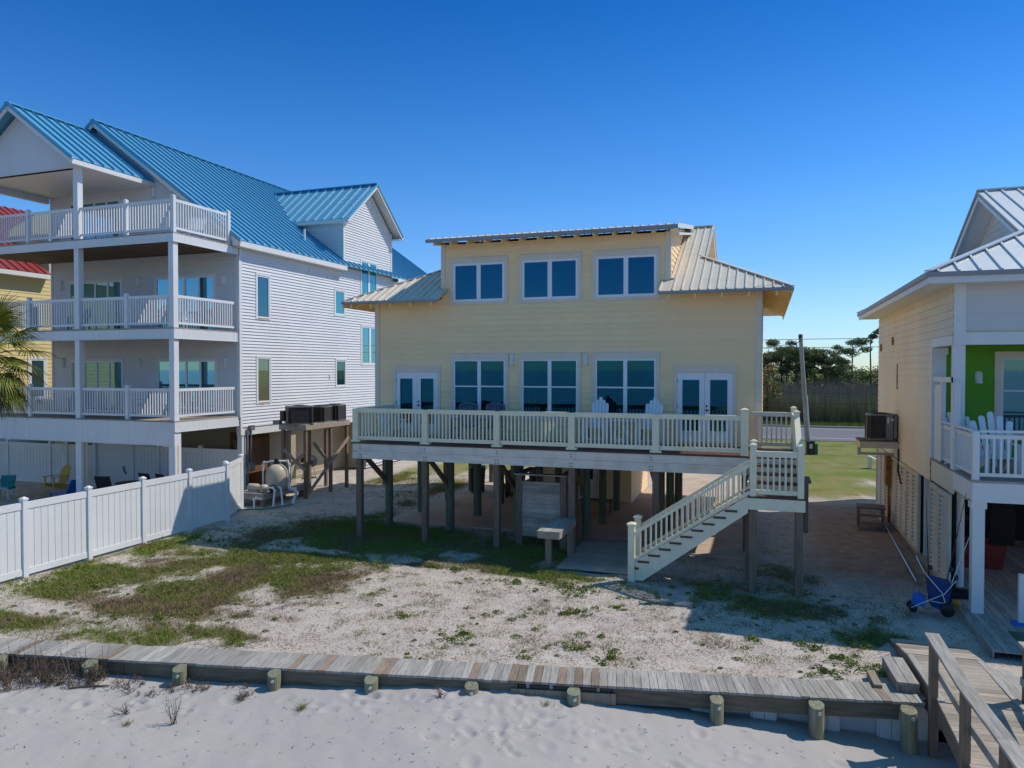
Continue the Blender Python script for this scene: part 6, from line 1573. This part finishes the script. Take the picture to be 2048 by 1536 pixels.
while n < 420:
    cx = rng_.uniform(-16.8, 2.6); cy = rng_.uniform(10.6, 18.4); s, t = xy2st(cx, cy); d = float(density(np.array([cx]), np.array([cy]))[0])
    if t < .8 or rng_.random() > .25 + d or (-5.1 < cx < -3 and cy > 17.9) or abs(cx + 1.8 + (cy - 13) * .55) < .5: continue
    r = rng_.uniform(.025, .075) * (1.6 if rng_.random() < .15 else 1); parts.append(leafy(cx, cy, r, r * .55, int(20 + 5200 * r * r), float(zat(np.array([cx]), np.array([cy]))[0]))); n += 1
V, F, T = merge(parts); tri_mesh('yard_weeds', V, F, T, leaf_mat)
# dry weeds on the beach
def bz(x, y):
    s, t = xy2st(np.array([[x]]), np.array([[y]])); return float(beach_z(s, t, np.array([[x]]), np.array([[y]]))[0, 0])
def weed(b, x, y, h, n, sp=.35):
    z = bz(x, y)
    for i in range(n):
        a = rnd.uniform(0, 6.28); l = rnd.uniform(.4, 1) * h; e = rnd.uniform(.1, 1) * sp
        p = [Vector((x + rnd.gauss(0, .03), y + rnd.gauss(0, .03), z - .02))]
        for k in range(4): p.append(p[-1] + Vector((math.cos(a) * e * l / 4 + rnd.gauss(0, .015), math.sin(a) * e * l / 4 + rnd.gauss(0, .015), l / 4)))
        b.tint = rnd.uniform(.1, .9); b.tube(p, [.0055, .005, .004, .003, .002], 4, cap=False)
        for k in range(rnd.randint(1, 4)):
            q = p[rnd.randint(1, 4)]; c = rnd.uniform(0, 6.28); l2 = rnd.uniform(.03, .14)
            b.tube([q, q + Vector((math.cos(c) * l2, math.sin(c) * l2, l2 * rnd.uniform(-.2, .8)))], [.0035, .0015], 3, cap=False)
b = MB()
for i in range(300):
    s = rnd.uniform(-3.8, 2.2) if i < 210 else rnd.uniform(-3, 5.2); t = -rnd.uniform(.12, 1.7) if i < 210 else -rnd.uniform(.12, .6)
    if i < 210 and t < -.30 - (2.2 - s) * .42: t = -rnd.uniform(.12, .5)
    x, y = st2xy(s, t); weed(b, x, y, rnd.uniform(.14, .5) if i < 150 else rnd.uniform(.08, .2), rnd.randint(3, 8), .6)
for i in range(44):
    s = rnd.uniform(-3, 2.3); x, y = st2xy(s, -rnd.uniform(.15, .4)); weed(b, x, y, rnd.uniform(.45, .8), 2, .25)
o = b.build('dry_weeds', twig_mat); o['kind'] = 'stuff'
def dry(label, x, y, h, n, sp):
    z = bz(x, y); b = MB(); weed(b, x, y, h, n, sp); o = b.build('dry_weed', twig_mat, None, off=Vector((x, y, z))); o.location = (x, y, z); tag(o, label, 'weed')
dry('tall forked dry weed standing alone on the open beach sand', -8.62, 8.98, .52, 9, .35)
dry('low brown dry weed at the left of the lone forked weed', -9.55, 8.95, .22, 12, 1.2)
dry('small dry weed hanging beside a piling under the middle of the seawall walk', -4.9, 10.75, .2, 9, 1.3)
def tuft(label, x, y, h, n, tint):
    z = bz(x, y); v, f, t = blades(np.array([0.]), np.array([0.]), np.array([0.]), np.array([h]), np.array([.035]), .55, n, .006, np.array([tint]), .12)
    o = tri_mesh('grass_tuft', v, f, t, grass_mat, kind=None); o.location = (x, y, z); tag(o, label, 'grass tuft')
tuft('single green grass tuft on the open beach sand', -6.96, 9.9, .16, 60, .6)
tuft('small olive grass tuft on the beach near the lower left', -9.25, 8.7, .10, 50, .45)
tuft('tiny brown grass tuft at the foot of the right middle piling', -3.25, 11.15, .09, 40, .3)
x0, y0 = -10.97, 9.16
b = MB(); z = bz(-10.8, 9.35); b.tint = .5; b.tube([(-11.05, 9.2, bz(-11.05, 9.2) + .02), (-10.8, 9.36, z + .02), (-10.5, 9.52, bz(-10.5, 9.52) + .02)], [.014, .018, .01], 6); tag(b.build('driftwood_stick', twig_mat), 'thin grey driftwood stick lying on the sand at the left', 'stick')
# beach crumbs
n = 420; s = rng_.uniform(-3, 15, n); t = rng_.uniform(-3, -.3, n); x, y = st2xy(s, t); z = beach_z(s[:, None], t[:, None], x[:, None], y[:, None])[:, 0]
V, F, T = blades(x, y, z + .012, np.full(n, .02), np.full(n, .012), 1.4, 4, .006, np.full(n, .1), .1); tri_mesh('beach_crumbs', V, F, T, twig_mat)

# ------------------------------------------------------------------ palm at the left edge
palm_leaf = ramp_mat('palm_leaf', [(0, (.05, .07, .012)), (.45, (.12, .15, .02)), (.8, (.22, .21, .04)), (1, (.30, .26, .09))], .5)
palm_dead = ramp_mat('palm_dead', [(0, (.10, .07, .045)), (.6, (.26, .20, .13)), (1, (.48, .42, .33))], .7)
PT = thing('palm_tree', 'fan palm with drooping brown tipped fronds at the left edge of the picture', 'palm', (-20.75, 14.75, 0))
b = MB(); b.tube([(0, 0, -.3), (.05, 0, 2), (0, .05, 4.2), (0, 0, 5.3)], [.22, .19, .2, .24], 12)
for k in range(60):
    z = .2 + k * .085; a = k * 2.4; b.tint = rnd.random(); b.bar((.17 * math.cos(a), .17 * math.sin(a), z), (.30 * math.cos(a), .30 * math.sin(a), z + .22), .09, .02)
b.build('trunk', palm_dead, PT)
def frond(b, base, az, el, L_, droop, dead, r):
    D = Vector((math.cos(az) * math.cos(el), math.sin(az) * math.cos(el), math.sin(el)))
    p = [Vector(base)]; v = D.copy()
    for k in range(5): p.append(p[-1] + v * (L_ / 5)); v = (v + Vector((0, 0, -droop * .12))).normalized()
    b.tint = .55; b.tube(p, [.022, .02, .017, .014, .011, .008], 5, cap=False)
    tip = p[-1]; side = v.cross(Vector((0, 0, 1)))
    side = side.normalized() if side.length > .01 else Vector((1, 0, 0)); up = side.cross(v).normalized(); n = 34
    for i in range(n):
        th = (i / (n - 1) - .5) * R(250); d0 = (v * math.cos(th) + side * math.sin(th) + up * (.12 * math.cos(2 * th))).normalized()
        ln = r * (1 - .25 * abs(th) / R(125)) * rnd.uniform(.8, 1.1); w = .020; q = tip.copy(); d = d0.copy(); nrm = up
        b.tint = min(1, max(0, rnd.gauss(.5 if not dead else .45, .22))); prev = None
        for k in range(5):
            ww = w * (1, 1.25, 1.0, .6, .12)[k]; sd = d.cross(nrm).normalized() * ww; cur = (q - sd, q + sd + nrm * .006)
            if prev: b.face([prev[0], prev[1], cur[1], cur[0]])
            prev = cur; q = q + d * (ln / 4); d = (d + Vector((0, 0, -(.10 + .26 * k * droop * .5)))).normalized()
    return tip
k = 0
for i in range(44):
    el = R(75) - i * R(3.1); az = i * 2.399 + .3; dead = el < R(-18)
    b = MB(); frond(b, (0.12 * math.cos(az), .12 * math.sin(az), 5.30 + .3 * math.sin(el)), az, el, rnd.uniform(.75, 1.05), 1.0 if el > 0 else 1.5, dead, rnd.uniform(.75, 1.0)); b.build('frond', palm_dead if dead and i % 2 else palm_leaf, PT)

# ------------------------------------------------------------------ across the road: reeds, woods, pines
reed_mat = ramp_mat('reed', [(0, (.20, .15, .115)), (.3, (.27, .205, .16)), (.55, (.20, .20, .075)), (.85, (.27, .31, .11)), (1, (.50, .45, .33))])
n = 15000; x = rng_.uniform(-14, 22, n); y = 74.5 + 11 * rng_.random(n) ** 1.6; hh = 2.2 + .8 * fbm(x, y, 4, 61)
R1 = blades(x, y, np.zeros(n), hh, np.full(n, .12), .06, 3, .018, np.clip(.40 + .5 * (fbm(x, y, 3, 66) - .4), 0, 1), .2)
n2 = 13000; x = rng_.uniform(-20, 40, n2); y = 84 + 52 * rng_.random(n2); hh = 2.6 + .9 * fbm(x, y, 9, 62)
R2 = blades(x, y, np.zeros(n2), hh, np.full(n2, .35), .10, 3, .035, np.full(n2, .18), .15)
V, F, T = merge([R1, R2]); tri_mesh('reeds', V, F, T, reed_mat)
marsh_mat = mat('marsh_bed', (.13, .105, .08), .95, var=.3, nscale=.4, tint=0, col2=(.08, .075, .04))
b = MB(); b.face([(-250, 74.4, .05), (250, 74.4, .05), (250, 200, .05), (-250, 200, .05)]); o = b.build('marsh', marsh_mat); o['kind'] = 'structure'
pine_leaf = ramp_mat('pine_foliage', [(0, (.08, .10, .045)), (.5, (.19, .215, .08)), (1, (.34, .35, .13))])
bark = mat('pine_bark', (.10, .075, .055), .9, var=.3, nscale=2, stretch=(3, 3, .5), tint=.2)
def clump(c, r, n, flat=.5, size=.35):
    u = rng_.normal(0, 1, (n, 3)); u /= np.linalg.norm(u, axis=1)[:, None]; p = np.array(c) + u * (rng_.random((n, 1)) ** .45) * np.array([r, r, r * flat])
    a = rng_.normal(0, 1, (n, 3)); a /= np.linalg.norm(a, axis=1)[:, None]; v = np.cross(a, rng_.normal(0, 1, (n, 3))); v /= np.linalg.norm(v, axis=1)[:, None] + 1e-6; s = size * rng_.uniform(.5, 1.3, (n, 1))
    V = np.stack([p - a * s, p + v * s * .5, p + a * s, p - v * s * .5], 1).reshape(-1, 3); return V, np.arange(4 * n).reshape(-1, 4), np.clip(.45 + .25 * u[:, 2] + rng_.normal(0, .2, n), 0, 1)
def pine(h, wide, seed, kind):
    r = random.Random(seed); t = thing('pine_tree', '', 'pine')
    b = MB(); bend = r.uniform(-.3, .3); tr = [(0, 0, -.2), (bend * .3, 0, h * .35), (bend, .1, h * .7), (bend * .8, 0, h * .95)]; b.tube(tr, [.16, .13, .10, .05], 8)
    cl = []; m = {'flat': 9, 'thin': 5, 'full': 15}[kind]
    for i in range(m):
        f = {'flat': r.uniform(.76, 1), 'thin': r.uniform(.86, 1), 'full': r.uniform(.5, 1)}[kind]; a = r.uniform(0, 6.28); rad = wide * r.uniform(.25, 1) * (1.15 - .6 * (f - .5) if kind == 'full' else 1)
        z0 = h * (f - .12); e = (bend + rad * math.cos(a), rad * math.sin(a), h * f); b.tube([(bend, .05, z0), (bend + rad * .5 * math.cos(a), rad * .5 * math.sin(a), z0 + (h * f - z0) * .4), e], [.05, .035, .015], 5)
        cl.append(clump(e, r.uniform(.7, 1.25) * wide * .40, 430, .5, .13))
    b.build('trunk', bark, t); V, F, T = merge(cl); tri_mesh('crown', V, F, T, pine_leaf, kind=None, parent=t); return t
protos = [pine(9.6, 2.4, 1, 'full'), pine(9.7, 2.9, 2, 'flat'), pine(11.3, 1.7, 3, 'thin'), pine(8.6, 2.5, 4, 'full')]
first = [True] * 4
def place(pi, u_x, Y, sc, label, rz):
    o = protos[pi] if first[pi] else copy_tree(protos[pi]); first[pi] = False
    o.location = (u_x, Y, 0); o.rotation_euler = (0, 0, rz); o.scale = (sc, sc, sc); o['label'] = label; o['group'] = 'pines across the road'
place(1, 13.2, 132, 1.0, 'flat topped pine with bare lower trunk standing alone right of the leaning pole', .3)
place(2, 16.9, 138, 1.05, 'tallest thin pine with a tiny flat crown near the cream house wall', 1.2)
place(3, 20.5, 142, .92, 'broad pine whose crown touches the cream house wall', 2.0)
lab = 'full crowned pine in the row left of the leaning pole'
for i, (X, Yp, sc, pi) in enumerate(((.6, 128, .92, 0), (2.6, 131, .95, 3), (4.6, 128, 1.0, 0), (6.4, 133, 1.0, 3), (3.6, 140, 1.03, 1), (7.6, 129, .96, 0), (5.6, 144, 1.05, 0))): place(pi, X, Yp, sc, lab, i * 1.1)
lab = 'lower pine between the leaning pole and the lone flat topped pine'
for i, (X, Yp, sc, pi) in enumerate(((9.4, 131, .92, 3), (10.6, 138, .88, 0), (11.8, 134, .78, 3))): place(pi, X, Yp, sc, lab, i * .9 + .4)
for i, (X, Yp, sc, pi) in enumerate(((-3, 134, 1, 0), (-7, 130, .95, 3), (-12, 137, 1.05, 0), (24.5, 136, .95, 0), (29, 140, .9, 3), (34, 133, 1, 1))): place(pi, X, Yp, sc, 'far woodland pine hidden behind the yellow or the cream house', i * .7)
parts = []
for i in range(330):
    X = rng_.uniform(-30, 50); Yp = rng_.uniform(126, 158); top = 6.2 if X < 9 else 5.0
    z = rng_.uniform(1.6, top) * (.75 if rng_.random() < .3 else 1); parts.append(clump((X, Yp, z), rng_.uniform(.8, 1.9), 230, .8, .17))
V, F, T = merge(parts); tri_mesh('woods', V, F, T, pine_leaf)
shrub_mat = ramp_mat('shrub_leaf', [(0, (.09, .07, .05)), (.4, (.15, .15, .06)), (.75, (.26, .24, .08)), (1, (.38, .24, .07))])
parts = []
for i in range(120):
    X = rng_.uniform(-25, 45); Yp = rng_.uniform(116, 128); parts.append(clump((X, Yp, rng_.uniform(1.5, 3.0)), rng_.uniform(.8, 1.8), 170, .7, .15))
V, F, T = merge(parts); tri_mesh('shrub_thicket', V, F, T, shrub_mat)
t = thing('small_tree', 'small orange green tree beside the yellow house right corner across the road', 'tree', (.15, 74.2, 0))
b = MB(); b.tube([(0, 0, -.1), (.1, 0, 2), (0, .1, 4)], [.12, .09, .04], 7); b.build('trunk', bark, t)
V, F, T = merge([clump((rnd.uniform(-.6, .7), rnd.uniform(-.5, .5), z), .85, 160, .9, .16) for z in (2.2, 3.0, 3.6, 4.3, 5.0)]); tri_mesh('crown', V, F, np.clip(T + .3, 0, 1), shrub_mat, kind=None, parent=t)
# ------------------------------------------------------------------ pole, wires, roadside bits
t = thing('utility_pole', 'leaning grey wooden utility pole beside the road', 'pole', (2.47, 48.3, 0), world=True)
b = MB(); b.tube([(2.50, 48.3, -.3), (2.25, 48.35, 3.6), (2.0, 48.4, 7.2)], [.15, .135, .12], 14); b.build('shaft', pole_grey, t)
b = MB(); b.lathe((2.01, 48.4, 6.95), [(.125, 0), (.125, .27), (.02, .28)], 12); b.build('pole_cap', metal_dark, t)
b = MB(); b.tube([(2.1, 48.25, 6.9), (1.7, 48.1, 6.6), (1.55, 48.1, 6.75), (1.3, 48.1, 6.6)], .02, 5)
for p in ((1.72, 48.1, 6.62), (1.5, 48.1, 6.72), (1.35, 48.1, 6.62)): b.lathe(p, [(.03, -.08), (.055, -.06), (.055, .06), (.03, .08)], 8)
b.build('splice', wire_mat, t)
b = MB(); b.tube([(2.63, 48.18, 0), (2.4, 48.2, 3.5)], .03, 6); b.build('conduit', metal_light, t)
for (nm, pts, lb) in (('power_line', [(-60, 50, 6.6), (-20, 50, 6.85), (3, 50, 6.98), (30, 50, 6.95), (80, 50, 6.6)], 'upper dark wire crossing the sky behind the pole'), ('power_line', [(-60, 50.4, 6.1), (-20, 50.4, 6.35), (5, 50.4, 6.47), (30, 50.4, 6.4), (80, 50.4, 6.1)], 'lower dark wire crossing the sky behind the pole'),
                      ('power_line', [(-60, 70.5, 3.2), (5, 70.5, 2.95), (60, 70.5, 3.1)], 'upper dark wire in front of the reeds across the road'), ('power_line', [(-60, 70.6, 2.3), (5, 70.6, 2.05), (60, 70.6, 2.2)], 'lower dark wire in front of the reeds across the road'),
                      ('service_cable', [(1.3, 48.1, 6.6), (-.6, 44, 6.2), (-2.3, 34, 6.4), (-3, 31.6, 6.8)], 'sagging cable running from the pole to the yellow house')):
    b = MB(); b.tube(pts, .018, 5); tag(b.build(nm, wire_mat), lb, 'wire', 'overhead wires')
t = thing('utility_box', 'dark utility box with green side at the foot of the leaning pole', 'utility box', (2.62, 47.6, 0))
b = MB(); b.box(-.26, .2, -.2, .2, 0, .78); b.build('box', metal_dark, t)
b = MB(); b.box(.205, .36, -.2, .25, 0, .62); b.build('side_box', bin_green, t)
b = MB(); b.box(-.1, .06, -.215, -.2005, .35, .62); b.build('plate', metal_light, t)
t = thing('drain_bracket', 'small low white angled bracket standing on the lawn behind the cream house', 'bracket', (5.3, 41.7, 0))
b = MB(); b.bar((-.25, .1, .62), (.35, -.1, .32), .22, .04); b.build('top', trim_white, t)
b = MB(); b.box(-.3, -.1, .05, .2, 0, .6); b.box(.25, .4, -.2, -.05, 0, .32); b.build('leg', trim_white, t)

# ------------------------------------------------------------------ camera, sun, sky
cam = bpy.data.cameras.new('camera'); co = bpy.data.objects.new('camera', cam); COL.objects.link(co)
cam.sensor_width = 36; cam.lens = 36 * 1475 / 2048; cam.clip_start = .1; cam.clip_end = 8000
co.location = (0, 0, 5.08); co.rotation_euler = (R(90 - 1.14), 0, R(18.97)); scene.camera = co
SUNV = Vector((.66, .46, 1.0)).normalized(); el = math.asin(SUNV.z); az = math.atan2(SUNV.x, SUNV.y)
sl_ = bpy.data.lights.new('sun', 'SUN'); sl_.energy = 2.05; sl_.angle = R(.5); sl_.color = (1, .93, .83)
so = bpy.data.objects.new('sun', sl_); COL.objects.link(so); so.rotation_euler = (-SUNV).to_track_quat('-Z', 'Y').to_euler(); so.location = (20, 20, 60)
w = bpy.data.worlds.new('World'); scene.world = w; w.use_nodes = True
N = w.node_tree.nodes; L = w.node_tree.links
sky = N.new('ShaderNodeTexSky'); sky.sky_type = 'NISHITA'; sky.sun_disc = False; sky.sun_elevation = el; sky.sun_rotation = az
sky.altitude = 0; sky.air_density = 1.0; sky.dust_density = .0; sky.ozone_density = 1.5
bg = N['Background']; bg.inputs['Strength'].default_value = .118
hs = N.new('ShaderNodeHueSaturation'); hs.inputs['Saturation'].default_value = 1.35; hs.inputs['Value'].default_value = 1.0
L.new(sky.outputs[0], hs.inputs['Color'])
# tint: visible sky dimmed bluer, unseen zenith left brighter and warmer to fill shade
tc = N.new('ShaderNodeTexCoord'); sx = N.new('ShaderNodeSeparateXYZ'); L.new(tc.outputs['Generated'], sx.inputs[0])
cr = N.new('ShaderNodeValToRGB'); L.new(sx.outputs['Z'], cr.inputs[0])
e = cr.color_ramp.elements; e[0].position = 0; e[0].color = (.33, .45, .70, 1); e[1].position = .62; e[1].color = (1.15, .95, .70, 1)
for pz_, cz_ in ((.10, (.39, .50, .70)), (.20, (.39, .54, .72)), (.30, (.30, .49, .68)), (.46, (.10, .36, .58))):
    q = e.new(pz_); q.color = (*cz_, 1)
mu = N.new('ShaderNodeMix'); mu.data_type = 'RGBA'; mu.blend_type = 'MULTIPLY'; mu.inputs['Factor'].default_value = 1
L.new(hs.outputs[0], mu.inputs['A']); L.new(cr.outputs[0], mu.inputs['B']); L.new(mu.outputs['Result'], bg.inputs['Color'])
vs = scene.view_settings; vs.view_transform = 'Standard'; vs.look = 'None'; vs.exposure = .86; vs.gamma = 1
